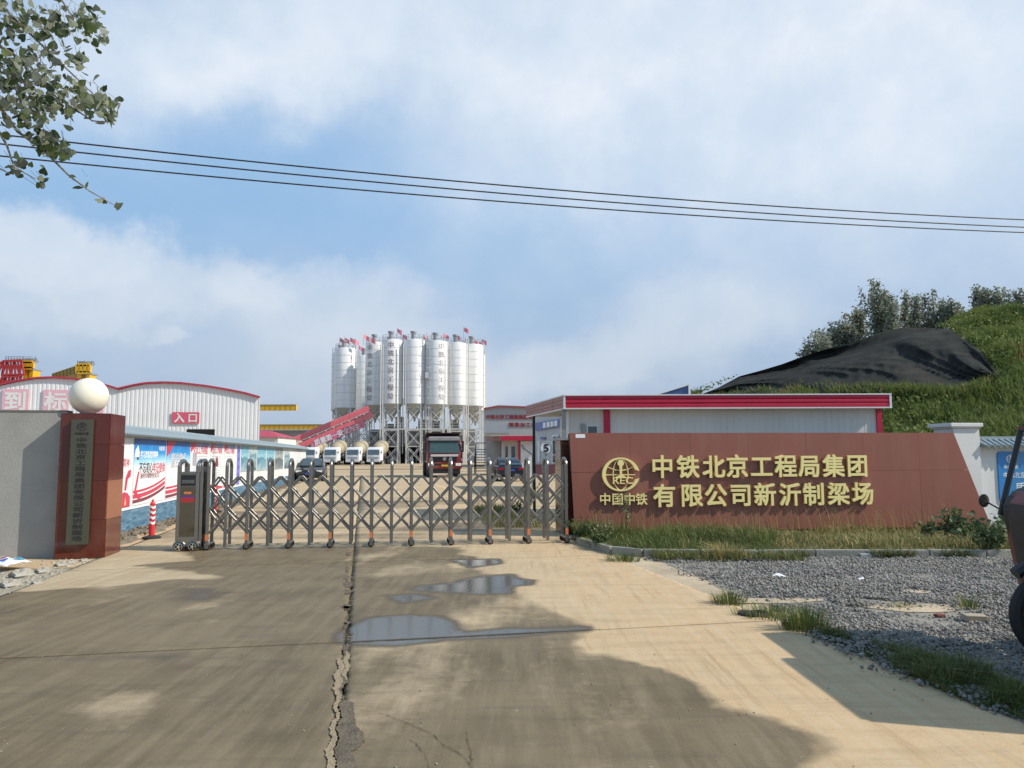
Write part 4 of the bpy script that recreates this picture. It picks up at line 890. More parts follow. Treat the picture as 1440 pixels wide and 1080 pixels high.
tr.build('tread_plate', M_mir, gate)['kind'] = 'stuff'
for z0, z1, m, nm_ in ((.96, 1.0, M_org, 'sticker'), (.82, .90, mat('sticker_red', (.40, .03, .03), .35), 'sticker'), (.90, .935, mat('sticker_violet', (.10, .05, .22), .35), 'sticker')):
    m2 = MB(); w2 = .06 if z0 > .95 else .11; m2.bx((mx0 + mx1) / 2 - w2, (mx0 + mx1) / 2 + w2, my0 - .0022, my0 - .001, z0, z1); m2.build(nm_, m, gate)
mb = MB(); mb.prism([(mx0 + .01, .10), (mx1 - .01, .10), (mx1 - .01, .24), (mx0 + .01, .24)], my0 - .012, my1 + .012, 'y'); mb.build('skirt', M_steel, gate, bevel=.01)
for x in (mx0 + .07, mx1 - .07):
    for y in (my0 - .01, my1 + .01):
        m2 = MB(); m2.path([(x, y - .03, .078), (x, y - .026, .078), (x, y + .026, .078), (x, y + .03, .078)], lambda t: .078 if .2 < t < .8 else .065, 20); w2 = m2.build('motor_wheel', M_dark, gate, smooth=True)
        m3 = MB(); ys = y - .034 if y < 0 else y + .034
        m3.path([(x, ys - .002, .078), (x, ys + .002, .078)], .022, 12)
        for a in range(5):
            an = a * 1.2566; m3.bar((x, ys, .078), (x + .06 * math.cos(an), ys, .078 + .06 * math.sin(an)), .014, .006)
        m3.path([(x + .058 * math.cos(a), ys, .078 + .058 * math.sin(a)) for a in [2 * math.pi * i / 16 for i in range(17)]], .007, 5)
        m3.build('rim', M_chrome, w2)
        m4 = MB(); m4.path([(x + .09 * math.cos(a), y, .08 + .09 * math.sin(a)) for a in [math.pi * i / 8 for i in range(9)]], .02, 6); m4.build('wheel_guard', M_steel, gate, smooth=True)
# ground rail slots are flush in the drive, not raised: nothing to build

# ================================================================== SIGN WALL
BL = at(808, 745, 15.3); BYAW = R(6.0)
sb = thing('sign_wall', 'broad brown board wall with raised gold lettering right of the gate', 'sign', (BL.x, BL.y, 0), BYAW)
def bl(px, py):    # pixel -> board local x, z on its front plane
    n = Vector((math.sin(BYAW), -math.cos(BYAW), 0)); d = ray(px, py); o = Vector((BL.x, BL.y, 0)); t = (o - CAM).dot(n) / d.dot(n); p = CAM + d * t - o
    return (p.x * math.cos(BYAW) + p.y * math.sin(BYAW), p.z)
cor = [bl(808, 745), bl(1394, 740), bl(1341, 608), bl(801, 609)]; print('board', cor)
zb0 = min(cor[0][1], cor[1][1]); zt0 = (cor[2][1] + cor[3][1]) / 2
cor = [(cor[0][0], zb0), (cor[1][0], zb0), (cor[2][0], zt0), (cor[3][0], zt0)]
M_board = mat('brown_board', (.27, .098, .068), .38, 0, .07, 1.4, dirt=((.30, .15, .11), .5, 1.6), dstreak=(1.5, 1, .35), streak=(1, 1, .4), objvar=.045)
M_core2 = mat('dark_backing', (.06, .035, .03), .8)
mb = MB(); mb.prism([(cor[0][0] + .1, .0), (cor[1][0] - .1, 0), (cor[2][0] - .06, zt0 - .01), (cor[3][0] + .04, zt0 - .01)], .02, .42, 'y'); mb.build('backing_wall', M_core2, sb)
NX_, xs0, xs1 = 7, None, None
zmid = zb0 + (zt0 - zb0) * .60
def ex(k, z):   # x of panel border k at height z
    t = (z - zb0) / (zt0 - zb0); l = cor[0][0] + (cor[3][0] - cor[0][0]) * t; r = cor[1][0] + (cor[2][0] - cor[1][0]) * t
    if k == 0: return l
    if k == NX_: return r
    return cor[3][0] + (cor[2][0] - cor[3][0]) * k / (NX_ - .35)
for k in range(NX_):
    for za, zb_ in ((zb0, zmid - .0), (zmid, zt0)):
        e = .0018; a, b, c, d = (ex(k, za) + e, za + e), (ex(k + 1, za) - e, za + e), (ex(k + 1, zb_) - e, zb_ - e), (ex(k, zb_) + e, zb_ - e)
        mb = MB(); mb.prism([a, b, c, d], -.0 + random.uniform(-.0015, .0015), .019, 'y'); mb.build('face_panel', M_board, sb)
M_gold = mat('gold_letter', (.90, .76, .32), .35, 0, .04, 2); M_goldside = M_gold
row1 = '中铁北京工程局集团'; row2 = '有限公司新沂制梁场'
r1 = [(930, 656), (966, 656), (1002, 656), (1035, 655.5), (1069, 655.5), (1103, 655), (1136, 655), (1170, 655), (1203, 654.5)]
r2 = [(933, 696.5), (971, 696), (1005, 696), (1040, 695.5), (1074, 695), (1109, 695), (1142, 694.5), (1177, 694), (1211, 693.5)]
for chs, pp in ((row1, r1), (row2, r2)):
    for ch, (px, py) in zip(chs, pp):
        x, z = bl(px, py); text(ch, .475, M_gold, sb, (x, -.052, z), .05, .021, 'gold_character')
for ch, px in zip('中国中铁', (850, 867.5, 884.5, 901)):
    x, z = bl(px, 701.5); text(ch, .245, M_gold, sb, (x, -.045, z), .04, .014, 'gold_character')
ex_, ez_ = bl(872, 667); rad = (bl(898.5, 667)[0] - bl(846, 667)[0]) / 2 * 1.0
mb = MB(); emblem(mb, ex_, ez_, rad, -.075, -.025); mb.build('emblem', M_gold, sb)
x, z = bl(874.5, 675); text('REC', rad * .50, M_gold, sb, (x, -.062, z), .03, .010, 'emblem_letters', 1.25)
st = MB(); x, z = bl(815, 613); st.bx(x - .08, x + .11, -.006, -.002, z - .04, z + .035); st.build('paper_label', M_whiteink, sb)
# plinth under board
mb = MB(); mb.bx(cor[0][0] - .0, cor[1][0] - .1, .06, .40, -.1, .0); mb.build('footing', mat('footing', (.2, .19, .17), .9), sb)
# low granite pier beside the gate end (left of the board)
gp = at(800, 700, 16.3)
gpr = thing('gate_pier', 'dark polished granite pier in shade between the gate end and the brown board', 'pillar', (gp.x - .42, 15.75, 0), BYAW)
mb = MB(); mb.bx(.22, .52, 0, .9, -.05, 1.92); 
for z0, z1 in ((-.05, .62), (.625, 1.28), (1.285, 1.9)):
    m2 = MB(); m2.bx(.22, .66, 0, .7, z0, z1); m2.build('granite_panel', mat('dark_granite', (.075, .028, .02), .15, 0, .15, 40), gpr)
m2 = MB(); m2.bx(.18, .70, -.02, .72, 1.9, 1.95); m2.build('cap', M_grey, gpr)

# white pillar and white wall on the right
wp = at(1342, 740, 16.25); wpz = at(1360, 602, 16.25).z; wpw = at(1388, 650, 16.25).x - at(1347, 650, 16.25).x
M_wht2 = mat('white_render2', (.66, .66, .64), .85, 0, .05, 2, bump=.15, bscale=30, dirt=((.42, .40, .36), .35, 1.0))
wpil = thing('white_pillar', 'white rendered pillar with a flat cap at the right end of the brown board', 'pillar', (at(1345, 650, 16.25).x, 16.3, 0), R(8))
mb = MB(); mb.bx(0, wpw, 0, .62, -.1, wpz); mb.build('shaft', M_wht2, wpil, bevel=.01)
mb = MB(); mb.bx(-.09, wpw + .05, -.06, .68, wpz + .03, wpz + .11); mb.bx(-.05, wpw + .02, -.03, .65, wpz, wpz + .03); mb.build('cap', M_wht2, wpil, bevel=.008)
rw = thing('white_wall', 'white wall with grey tiled coping right of the white pillar', 'wall', (wpil.location.x + wpw * math.cos(R(8)), 16.3 + wpw * math.sin(R(8)) + .1, 0), R(8))
zw = at(1420, 628, 16.6).z
mb = MB(); mb.bx(0, 9, 0, .24, -.1, zw); mb.build('wall_face', M_wht2, rw)
mb = MB(); mb.prism([(-.16, zw), (.40, zw), (.40, zw + .03), (.12, zw + .16), (-.16, zw + .03)], 0, 9, 'x'); mb.build('coping', M_tile, rw)
mb = MB(); mb.bx(0, 9, .07, .17, zw + .14, zw + .22); mb.build('ridge_tile', M_tile2, rw)
m2 = MB(); m2.path([(0, -.185, zw + .02), (0, .12, zw + .17)], .03, 6); tl = m2.build('roof_tile', M_tile2, rw, smooth=True)
m3 = MB(); m3.prism([(-.055, zw + .03), (.055, zw + .03), (0, zw - .07)], -.19, -.175, 'y'); dp = m3.build('drip_tile', mat('drip_tile', (.12, .17, .17), .6), rw)
for k in range(60):
    for o_, dx in ((tl, .0), (dp, .07)):
        if k: o = o_.copy(); C.objects.link(o)
        else: o = o_
        o.location = (.04 + dx + k * .14, 0, 0)
# blue sign on that wall
n_ = Vector((math.sin(R(8)), -math.cos(R(8)), 0))
def rl_(px, py):
    d = ray(px, py); o = rw.location; t = (o - CAM).dot(n_) / d.dot(n_); p = CAM + d * t - o; return (p.x * math.cos(R(8)) + p.y * math.sin(R(8)), p.z)
a = rl_(1405, 700); top_ = rl_(1420, 635)[1]; a0 = a[0]
bs = thing('blue_sign', 'blue rounded safety notice board on the white wall behind the red tricycle', 'sign', rw.location + Vector((math.cos(R(8)) * a0, math.sin(R(8)) * a0, 0)), R(8))
W3 = 2.3; z0b, z1b = .55, top_; rc = .09; pts = []
for cx_, cz_, a_ in ((W3 - rc, z0b + rc, -90), (W3 - rc, z1b - rc, 0), (rc, z1b - rc, 90), (rc, z0b + rc, 180)):
    pts += [(cx_ + rc * math.cos(R(a_ + 15 * i)), cz_ + rc * math.sin(R(a_ + 15 * i))) for i in range(7)]
mb = MB(); mb.prism(pts, -.03, -.002, 'y'); mb.build('board', mat('sign_blue', (.02, .20, .50), .35), bs)
mb = MB(); emblem(mb, .30, z1b - .16, .10, -.036, -.0305); mb.build('emblem', M_whiteink, bs)
text('中国中铁', .085, M_whiteink, bs, (.30, -.032, z1b - .33), .003, .01, 'sign_line'); text('中铁北京工程局集团有限公司', .135, M_whiteink, bs, (.98, -.032, z1b - .50), .003, .008, 'sign_line')
for i, ch in enumerate('质量安全'): text(ch, .26, M_whiteink, bs, (.50, -.032, z1b - .78 - .25 * i) if i < 3 else (1.0, -.032, z1b - .78), .003, .01, 'sign_line')
for i, ch in enumerate('责任重于泰山'): text(ch, .26, M_whiteink, bs, (1.0 + .5 * (i % 3), -.032, z1b - 1.03 + .25 * (i // 3) - .0), .003, .01, 'sign_line') if i < 3 else None

# kerb and grass verge before the board
kb = thing('kerb', 'low grey concrete kerb between the gravel and the grass strip', 'kerb', (0, 0, 0))
M_kerb = mat('kerb_concrete', (.30, .29, .25), .9, 0, .15, 3, objvar=.15, bump=.4, bscale=25)
ky = g(1380, 784).y; kpts = [g(815, 764), g(835, 771), g(862, 779), g(905, 782)] ; kx = g(905, 783).x
kpts = [Vector(p) for p in kpts] + [g(905 + (1385 - 905) * t / 6, 783.5) for t in range(1, 7)] + [g(1500, 783), g(1700, 781)]
for i in range(len(kpts) - 1):
    p, q_ = kpts[i], kpts[i + 1]; d = (q_ - p).normalized(); n = max(1, round((q_ - p).length / 1.0))
    for k in range(n):
        a = p + (q_ - p) * (k / n) + d * .006; b = p + (q_ - p) * ((k + 1) / n) - d * .006; j = random.uniform(-.012, .012); a = a + Vector((0, 0, .03 + j)); b = b + Vector((0, 0, .03 - j))
        m2 = MB(); m2.bar(a, b, .13, .17); m2.build('kerb_stone', M_kerb, kb, bevel=.012)
mb = MB(); vpoly = [(p.x, p.y + .05) for p in kpts]; mb.quad(*[(x, y, .06) for x, y in vpoly], *[(x, y, .02) for x, y in ((vpoly[-1][0], 20), (1.6, 16.2), (1.1, 15.0))]); tag(mb.build('grass_soil', mat('dark_soil', (.10, .085, .05), .95, 0, .3, 6, bump=.6)), kind='structure')
r = np.random.default_rng(21); n = 26000
x = r.uniform(1.25, 11.5, n); kyy = np.interp(x, [p.x for p in kpts], [p.y for p in kpts]); by = BL.y + (x - BL.x) * math.tan(BYAW); y = kyy + (by - .05 - kyy) * r.random(n) ** 1.3 + .03; cl = fbm(x, y, 1.4, 31)
green = (x < 4.4 + .8 * fbm(x, y, 1, 3)); mi = np.where(green, (r.random(n) > .93).astype(int), (r.random(n) > .42).astype(int)); h = (.08 + .20 * r.random(n)) * (1 + .5 * np.clip(cl, -1, 1)) * np.where(green, 1.25, .8); h *= np.interp((y - kyy), [0, .4, 2.5], [.6, 1, .75])
blades('verge_grass', np.stack([x, y, np.full(n, .04)], 1), h, .011, [M_grass, M_straw], 1.5, seed=14, matidx=mi)
# overhang at the kerb
n = 7500; x = 1.3 + 8.2 * r.random(n) ** 1.5; x = x[(fbm(x, x * 0, 2.1, 4) >.5) | ((x < 4.6) & (fbm(x, x * 0, 2.6, 14) > -.5))]; kyy = np.interp(x, [p.x for p in kpts], [p.y for p in kpts]); y = kyy - r.random(len(x)) * np.where(x < 4.4, .55, .12) * (x > 1.9)
blades('kerb_grass', np.stack([x, y, np.full(len(x), -.02)], 1), .07 + .17 * r.random(len(x)), .009, [M_grass, M_straw], 1.6, seed=15, matidx=(r.random(len(x)) > .75).astype(int))
# fine seed heads in front of board
n = 500; x = r.uniform(1.4, 9, n); P = np.stack([x, BL.y + (x - BL.x) * math.tan(BYAW) - .1 - .8 * r.random(n), np.full(n, .04)], 1); blades('seed_grass', P, .4 + .3 * r.random(n), .006, M_straw, .5, seed=16)
# bushes and clumps
def clump(name, label, cat, c, n, rad, h, size, m, stems=14, seed=1, grp=None, up=.3):
    t = thing(name, label, cat, c, 0, grp); r = np.random.default_rng(seed); mb = MB(); P = []
    for k in range(stems):
        a = r.uniform(0, 6.28); d = rad * r.random() ** .6; z = h * (.45 + .55 * r.random()); tip = Vector((d * math.cos(a), d * math.sin(a), z)); mid = Vector((tip.x * .4, tip.y * .4, z * .6)); b = Vector((r.normal() * .03, r.normal() * .03, -.02)); mb.path([b, mid, tip], .005, 4, r2=.003)
        for q_ in range(max(1, n // stems)):
            u_ = .25 + .75 * r.random(); p = (mid * (1 - (u_ - .25) / .75) + tip * ((u_ - .25) / .75)); P.append(tuple(p + Vector(r.normal(size=3) * size * .55)))
    mb.build('stems', M_weed, t); leafs('foliage', np.array(P), size, m, t, seed=seed, up=up); return t
M_bush = leaf_mat('bush_leaves', (.05, .085, .03), (.16, .20, .10), 3, .3)
for px, py, n, rad, h, lb, sd_ in [(1350, 765, 380, .42, .62, 'big leafy bush at the foot of the white pillar', 1), (1386, 782, 330, .45, .58, 'leafy bush on the kerb end beside the red tricycle', 2), (1306, 760, 90, .25, .4, 'small leafy plant under the lower right part of the board', 3), (1420, 770, 260, .5, .6, 'leafy bush behind the red tricycle', 5)]:
    c = g(px, py); clump('leafy_bush', lb, 'bush', c, n, rad, h, .085, M_bush, 26, sd_)
c = g(880, 776); clump('tall_weed', 'tall pale weed rising in front of the small gold lettering', 'plant', g(880, 762), 130, .16, 1.0, .045, leaf_mat('pale_weed', (.22, .24, .12), (.32, .33, .2), 3, .3), 6, 9)
clump('tall_weed', 'low branching weed in front of the left end of the board', 'plant', g(848, 764), 110, .28, .55, .04, leaf_mat('pale_weed', (.22, .24, .12), (.32, .33, .2), 3, .3), 8, 19)
clump('dark_weed', 'dark leafy weeds at the foot of the gate pier', 'plant', g(818, 764), 320, .38, .42, .055, M_weed, 18, 12)
clump('dark_weed', 'dark weeds on the kerb corner beside the gate wheels', 'plant', g(838, 772), 260, .3, .34, .05, M_weed, 18, 13)
def tuft(label, px, py, n, rad, h, wd, seed, m=None, z=-.02):
    c = g(px, py, z); r = np.random.default_rng(seed); a = r.uniform(0, 6.28, n); d = rad * r.random(n) ** .7 ; P = np.stack([d * np.cos(a) * 1.3, d * np.sin(a), np.full(n, 0.)], 1); t = blades('grass_tuft', P, h * (.5 + .6 * r.random(n)), wd, m or [M_grass, M_straw], 1.1, None, None, seed, matidx=None if m else (r.random(n) > .9).astype(int)); t.location = c; tag(t, label, 'grass tuft', 'grass tufts around the gravel')
tuft('small round grass tuft at the sandy left edge of the gravel', 1025, 851, 260, .14, .17, .008, 1)
tuft('low spreading grass tuft between the black rubber ring and the big tuft', 1085, 868, 330, .28, .13, .008, 2)
tuft('largest grass tuft, with long blades beside the drive', 1133, 888, 300, .17, .27, .009, 3)
tuft('low tuft in the middle of the gravel left of the sand patch', 1272, 855, 130, .12, .07, .007, 4)
tuft('thin weed standing on the gravel right of the sand patch', 1362, 858, 80, .10, .2, .008, 5)
tuft('tuft on the sandy kerb corner, nearest the drive', 877, 790, 200, .2, .16, .010, 6)
tuft('straw yellow tuft leaning over the kerb onto the gravel', 1020, 788, 260, .22, .34, .010, 7, M_straw)
# shaded fringe along the drive's right edge
n = 15000; e0 = [g(*p) for p in [(1155, 897), (1200, 915), (1260, 940), (1320, 970), (1380, 995), (1440, 1012), (1600, 1075)]]
t = r.random(n) * (len(e0) - 1); i0 = t.astype(int); f = t - i0; ex0 = np.array([p.x for p in e0]); ey0 = np.array([p.y for p in e0]); x = ex0[i0] * (1 - f) + ex0[np.minimum(i0 + 1, 6)] * f; y = ey0[i0] * (1 - f) + ey0[np.minimum(i0 + 1, 6)] * f
wdt = np.interp(t, [0, 1, 3, 6], [.12, .3, .55, .8]); o_ = r.random(n) * wdt; P = np.stack([x + o_ * .8, y + o_ * .6, np.full(n, -.03)], 1); hh = (.05 + .11 * r.random(n)) * (1 + .6 * np.clip(fbm(P[:, 0], P[:, 1], 3, 6), -1, 1))
blades('fringe_grass', P, hh, .006, [M_grass, M_straw], 1.5, seed=17, matidx=(r.random(n) > .93).astype(int))
# small things on the gravel
def block(label, px, py, dims, rz, m, cat='brick', grp=None, name='brick'):
    m2 = MB(); m2.bx(-dims[0] / 2, dims[0] / 2, -dims[1] / 2, dims[1] / 2, 0, dims[2]); o = m2.build(name, m, loc=g(px, py, .004), bevel=.006); o.rotation_euler = (.03, .02, rz); tag(o, label, cat, grp)
block('pale grey concrete block lying by the kerb', 1221, 783, (.36, .2, .06), .1, mat('pale_block', (.42, .42, .4), .9, 0, .15, 8))
block('beige brick lying on the gravel near the tricycle wheel', 1370, 873, (.20, .11, .06), -.1, mat('beige_brick', (.36, .31, .23), .9, 0, .15, 8))
block('small dark red brick piece on the gravel', 1321, 867, (.10, .06, .025), .3, mat('red_brick', (.16, .04, .03), .9, 0, .15, 8))
block('flat dark scrap lying at the edge of the kerb grass', 1064, 790, (.34, .12, .035), .15, mat('dark_scrap', (.03, .03, .03), .9), 'scrap', name='scrap')
# rubber ring
c = g(1060, 868, -.02); rgx = thing('rubber_ring', 'black rubber ring lying at the left edge of the gravel', 'rubber ring', c); mb = MB(); mb.path([(.13 * math.cos(a), .10 * math.sin(a), .03 + .008 * math.sin(a * 3)) for a in [2 * math.pi * i / 20 for i in range(21)]], .026, 8); mb.build('ring', M_dark, rgx, smooth=True)
mb = MB(); mb.lathe([(0, .01), (.12, .012), (.12, .02)], 16); mb.build('flap', M_dark, rgx)
def scrap_paper(label, px, py, s, m):
    V = []; r = random.Random(px)
    for j in range(5):
        for i in range(6): V.append(((i - 2.5) * s / 5, (j - 2) * s / 6, .01 + .35 * s * r.random() * (1 - abs(i - 2.5) / 3)))
    o = np_mesh('litter', V, [[j * 6 + i, j * 6 + i + 1, j * 6 + i + 7, j * 6 + i + 6] for j in range(4) for i in range(5)], m); o.location = g(px, py, .004); tag(o, label, 'litter', 'litter on the gravel')
M_plast = mat('white_plastic', (.75, .75, .74), .5)
scrap_paper('crumpled white scrap beside the kerb grass, leftmost piece of litter', 932, 783, .12, M_plast); scrap_paper('clear plastic cup lying beside the kerb grass', 963, 786, .12, mat('clear_plastic', (.5, .52, .5), .2)); scrap_paper('torn white plastic piece in the middle of the gravel', 1096, 812, .16, M_plast); scrap_paper('small white scrap on the gravel in front of the concrete block', 1212, 816, .12, M_plast); scrap_paper('white scrap by the kerb right of the concrete block', 1277, 784, .10, M_plast); scrap_paper('white scrap next to the tricycle wheel', 1404, 829, .08, M_plast)
# ================================================================== BOOTH
BY = 18.6
b0 = at(795, 575, BY); zt_b = at(1000, 554.5, BY).z; zb_b = at(1000, 575, BY).z; br_ = at(1250, 575, BY).x
dep = Vector((at(742, 583, 22.6).x - b0.x, 22.6 - BY, 0)); print('booth', b0, zt_b, zb_b, br_, dep)
bo = thing('guard_booth', 'prefabricated guard booth with red roof fascia behind the brown board', 'booth', (b0.x, BY, 0))
LX = br_ - b0.x; dd = 4.0; sk = dep.x
M_panel = mat('booth_panel', (.70, .68, .62), .5, 0, .05, 1.5, streak=(1, 1, .3))
def corr(mb, x0, x1, y, z0, z1, step=.15, d=.006, m=0, ys=-1):
    x = x0; k = 0; P = []
    while x < x1 - 1e-6: P.append((x, y)); P.append((min(x + step * .9, x1), y)); P.append((min(x + step * .92, x1), y - ys * d)); P.append((min(x + step * .98, x1), y - ys * d)); x += step
    P.append((x1, y)); n = len(P); mb.add([(a, b, z0) for a, b in P] + [(a, b, z1) for a, b in P], [(i, i + 1, n + i + 1, n + i) for i in range(n - 1)], m)
# roof slab (skewed plan)
rp = [(0, 0), (LX, 0), (LX + .1, dd), (sk, dd)]
mb = MB(); mb.prism([(x + (.03 if x > 1 else -.0), y) for x, y in rp], zb_b + .05, zt_b - .03, 'z'); mb.build('roof', mat('roof_panel', (.5, .5, .48), .6), bo)
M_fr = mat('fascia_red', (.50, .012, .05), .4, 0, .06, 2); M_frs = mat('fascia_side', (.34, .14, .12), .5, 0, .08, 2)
n_r = 3; hh = (zt_b - zb_b - .05) / n_r
for k in range(n_r):
    mb = MB(); z0 = zb_b + .03 + k * hh; mb.prism([(-.035, z0 + .004), (-.05, z0 + .03), (-.05, z0 + hh - .02), (-.035, z0 + hh - .004)], 0, LX, 'x'); 
    o = mb.build('fascia_panel', M_fr, bo)
    m2 = MB(); e = Vector((sk, dd, 0)); u_ = e.normalized(); nrm = Vector((-u_.y, u_.x, 0)); 
    for j in range(4):
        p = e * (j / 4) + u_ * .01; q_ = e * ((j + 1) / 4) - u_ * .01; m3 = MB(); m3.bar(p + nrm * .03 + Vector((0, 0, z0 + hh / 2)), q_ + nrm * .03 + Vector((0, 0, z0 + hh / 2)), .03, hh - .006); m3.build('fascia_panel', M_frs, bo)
mb = MB(); mb.bx(-.05, LX + .05, -.07, .02, zt_b - .03, zt_b); mb.bx(-.05, LX + .05, -.07, .02, zb_b, zb_b + .03); mb.bx(LX + .0, LX + .05, -.06, .0, zb_b, zt_b); mb.bx(-.05, 0, -.06, .0, zb_b, zt_b)
for z in (zt_b - .012, zb_b + .015): mb.bar(nrm * .03 + Vector((0, 0, z)), e + nrm * .03 + Vector((0, 0, z)), .05, .03)
mb.build('trim', M_white, bo, bevel=.002)
mb = MB(); mb.prism([(.02, .02), (LX - .02, .02), (LX, dd - .02), (sk + .05, dd - .02)], zb_b + .02, zb_b + .048, 'z'); mb.build('soffit', mat('soffit', (.45, .45, .44), .7), bo)
bx0 = at(800, 590, BY + .25).x - b0.x; bx1 = at(1232, 590, BY + .25).x - b0.x; cx0 = at(849, 590, BY + .2).x - b0.x; cx1 = at(858, 590, BY + .2).x - b0.x
bx0 += .0
for x0, x1 in ((bx0, cx0), (cx1, bx1)): mb = MB(); corr(mb, x0, x1, .25, 0, zb_b + .02, .16); mb.build('wall_panel', M_panel, bo)
mb = MB(); mb.bx(bx0, bx1 + .02, .28, dd - .3, 0, zb_b + .01); mb.build('wall_core', M_panel, bo)
for x0, x1 in ((cx0, cx1), (bx1, bx1 + .13)): mb = MB(); mb.bx(x0, x1, .20, .32, 0, zb_b); mb.build('red_column', M_fr, bo)
fw = bo; x0 = at(825, 600, BY + .22).x - b0.x; x1 = at(841, 600, BY + .22).x - b0.x; z1 = at(833, 598, BY + .22).z
mb = MB(); mb.bx(x0, x1, .20, .27, z1 - .9, z1); wf_ = mb.build('window_frame', M_white, bo, bevel=.004)
mb = MB(); mb.bx(x0 + .03, x1 - .03, .194, .198, z1 - .87, z1 - .03); mb.build('pane', M_glass, wf_)
mb = MB(); mb.bx(x0 - .14, x0 - .05, .17, .24, z1 - .18, z1 + .04); mb.build('wall_light', M_grey, bo)
pxp = at(751, 640, 22.0); mb = MB(); mb.bx(pxp.x - b0.x - .04, pxp.x - b0.x + .04, 22.0 - BY - .04, 22.0 - BY + .04, -.03, zb_b + .02); mb.build('post', M_black, bo)
mb = MB(); x0 = at(793, 600, BY + .1).x - b0.x; mb.bx(x0 - .05, x0 + .05, .05, .15, -.03, zb_b + .02); mb.build('post', M_grey, bo)
# shadow-side annex seen between the gate and the board
# speed sign
sp_ = at(768, 629.5, 17.3); ss = thing('speed_sign', 'round white speed limit sign with a black 5 behind the gate end', 'sign', (sp_.x, sp_.y, 0), R(3)); rs = 9.2 / F * 17.3
mb = MB(); mb.path([(0, .02, 0), (0, .02, sp_.z + rs * .8)], .025, 8); mb.build('pole', M_grey, ss)
mb = MB(); mb.lathe([(0, 0), (rs, 0), (rs, .02), (0, .02)], 28, (0, 0, sp_.z), 0, Matrix.Rotation(R(90), 3, 'X')); mb.build('disc', M_whiteink, ss)
mb = MB(); mb.path([(rs * .9 * math.cos(a), -.024, sp_.z + rs * .9 * math.sin(a)) for a in [2 * math.pi * i / 32 for i in range(33)]], .008, 4); mb.build('rim', mat('dull_rim', (.12, .12, .12), .5), ss)
text('5', rs * 1.65, M_ink, ss, (0, -.026, sp_.z), .004, .03, 'numeral', 1.1)
# solar panel behind the booth roof
a = at(919, 556, 23.5); b_ = at(969, 540, 23.5); sp2 = thing('solar_panel', 'small blue solar panel in a white frame above the booth roof', 'solar panel', (a.x, 23.5, 0))
mb = MB(); W_ = b_.x - a.x; zz = a.z; mb.bar((0, 0, zz - .03), (W_, 0, b_.z), .9, .03); 
mb = MB(); pts_ = [(0, 0, zz), (W_, 0, b_.z), (W_, -.02, b_.z - .28), (0.0, -.02, zz - .28)]; mb.prism([(0, zz), (0, zz - .3), (W_, b_.z - .45), (W_, b_.z)], 0, .04, 'y'); mb.build('cell_panel', mat('solar_blue', (.05, .09, .22), .2), sp2)
mb = MB(); mb.bar((-.02, -.01, zz), (W_ + .02, -.01, b_.z), .05); mb.bar((W_, -.01, b_.z), (W_, -.01, b_.z - .45), .06); mb.bar((W_ * .5, .05, 0), (W_ * .5, .05, zz), .06); mb.build('frame', M_white, sp2)

# ================================================================== RIGHT FOREGROUND: TRICYCLE
TY = 6.15
tx0 = at(1393, 700, TY + .45).x
tri = thing('cargo_tricycle', 'dark red cargo tricycle with windscreen and round mirror at the right edge', 'tricycle', (tx0, TY, 0), R(0))
def tz(py, px=1420): return at(px, py, TY + .45).z
def tX(px, py=700, dy=.45): return at(px, py, TY + dy).x - tx0
M_tred = mat('tricycle_red', (.14, .014, .016), .45, 0, .3, 6, dirt=((.09, .05, .035), .5, 5))
# front shield: curved sheet, side edge seen in the photograph
def shield():
    rows = [(tX(1414), tz(857)), (tX(1404), tz(800)), (tX(1398), tz(760)), (tX(1394), tz(725)), (tX(1397), tz(705)), (tX(1408), tz(690))]
    rings = []
    for x, z in rows:
        ring = []
        for k in range(9):
            a = -1 + 2 * k / 8; ring.append((x + .10 * a * a, .45 * a, z))
        for k in range(8, -1, -1):
            a = -1 + 2 * k / 8; ring.append((x + .06 + .10 * a * a, .43 * a, z))
        rings.append(ring)
    mb = MB(); mb.loft(rings); return mb.build('front_shield', M_tred, tri, smooth=True)
shield()
zs_ = tz(672); mb = MB(); rings = []
for px_, py_ in ((1414, 850), (1404, 800), (1398, 760), (1394, 725), (1397, 706)):
    x, z = tX(px_), tz(py_); rings.append([(x - .012 + .10 * (k / 8) ** 2, .45 * k / 8, z) for k in range(-8, 6)] + [(x + .02 + .10 * (k / 8) ** 2, .45 * k / 8, z) for k in range(5, -9, -1)])
mb.loft(rings); mb.build('front_panel', mat('panel_black', (.018, .014, .014), .55, 0, .4, 7, dirt=((.05, .035, .03), .5, 6)), tri, smooth=True)
mb = MB(); 
pr = [(tX(1400), tz(735)), (tX(1398), tz(712)), (tX(1408), tz(695)), (tX(1425), tz(684)), (tX(1470), tz(682)), (tX(1500), tz(700)), (tX(1500), tz(775)), (tX(1432), tz(770)), (tX(1415), tz(780))]
mb.prism([(x + .02, z) for x, z in pr], -.40, .40, 'y'); mb.build('dash_housing', mat('dash_black_shade', (.02, .016, .016), .6, 0, .3, 8), tri, bevel=.02)  # dash black reaches further, painting in the shade of the interior
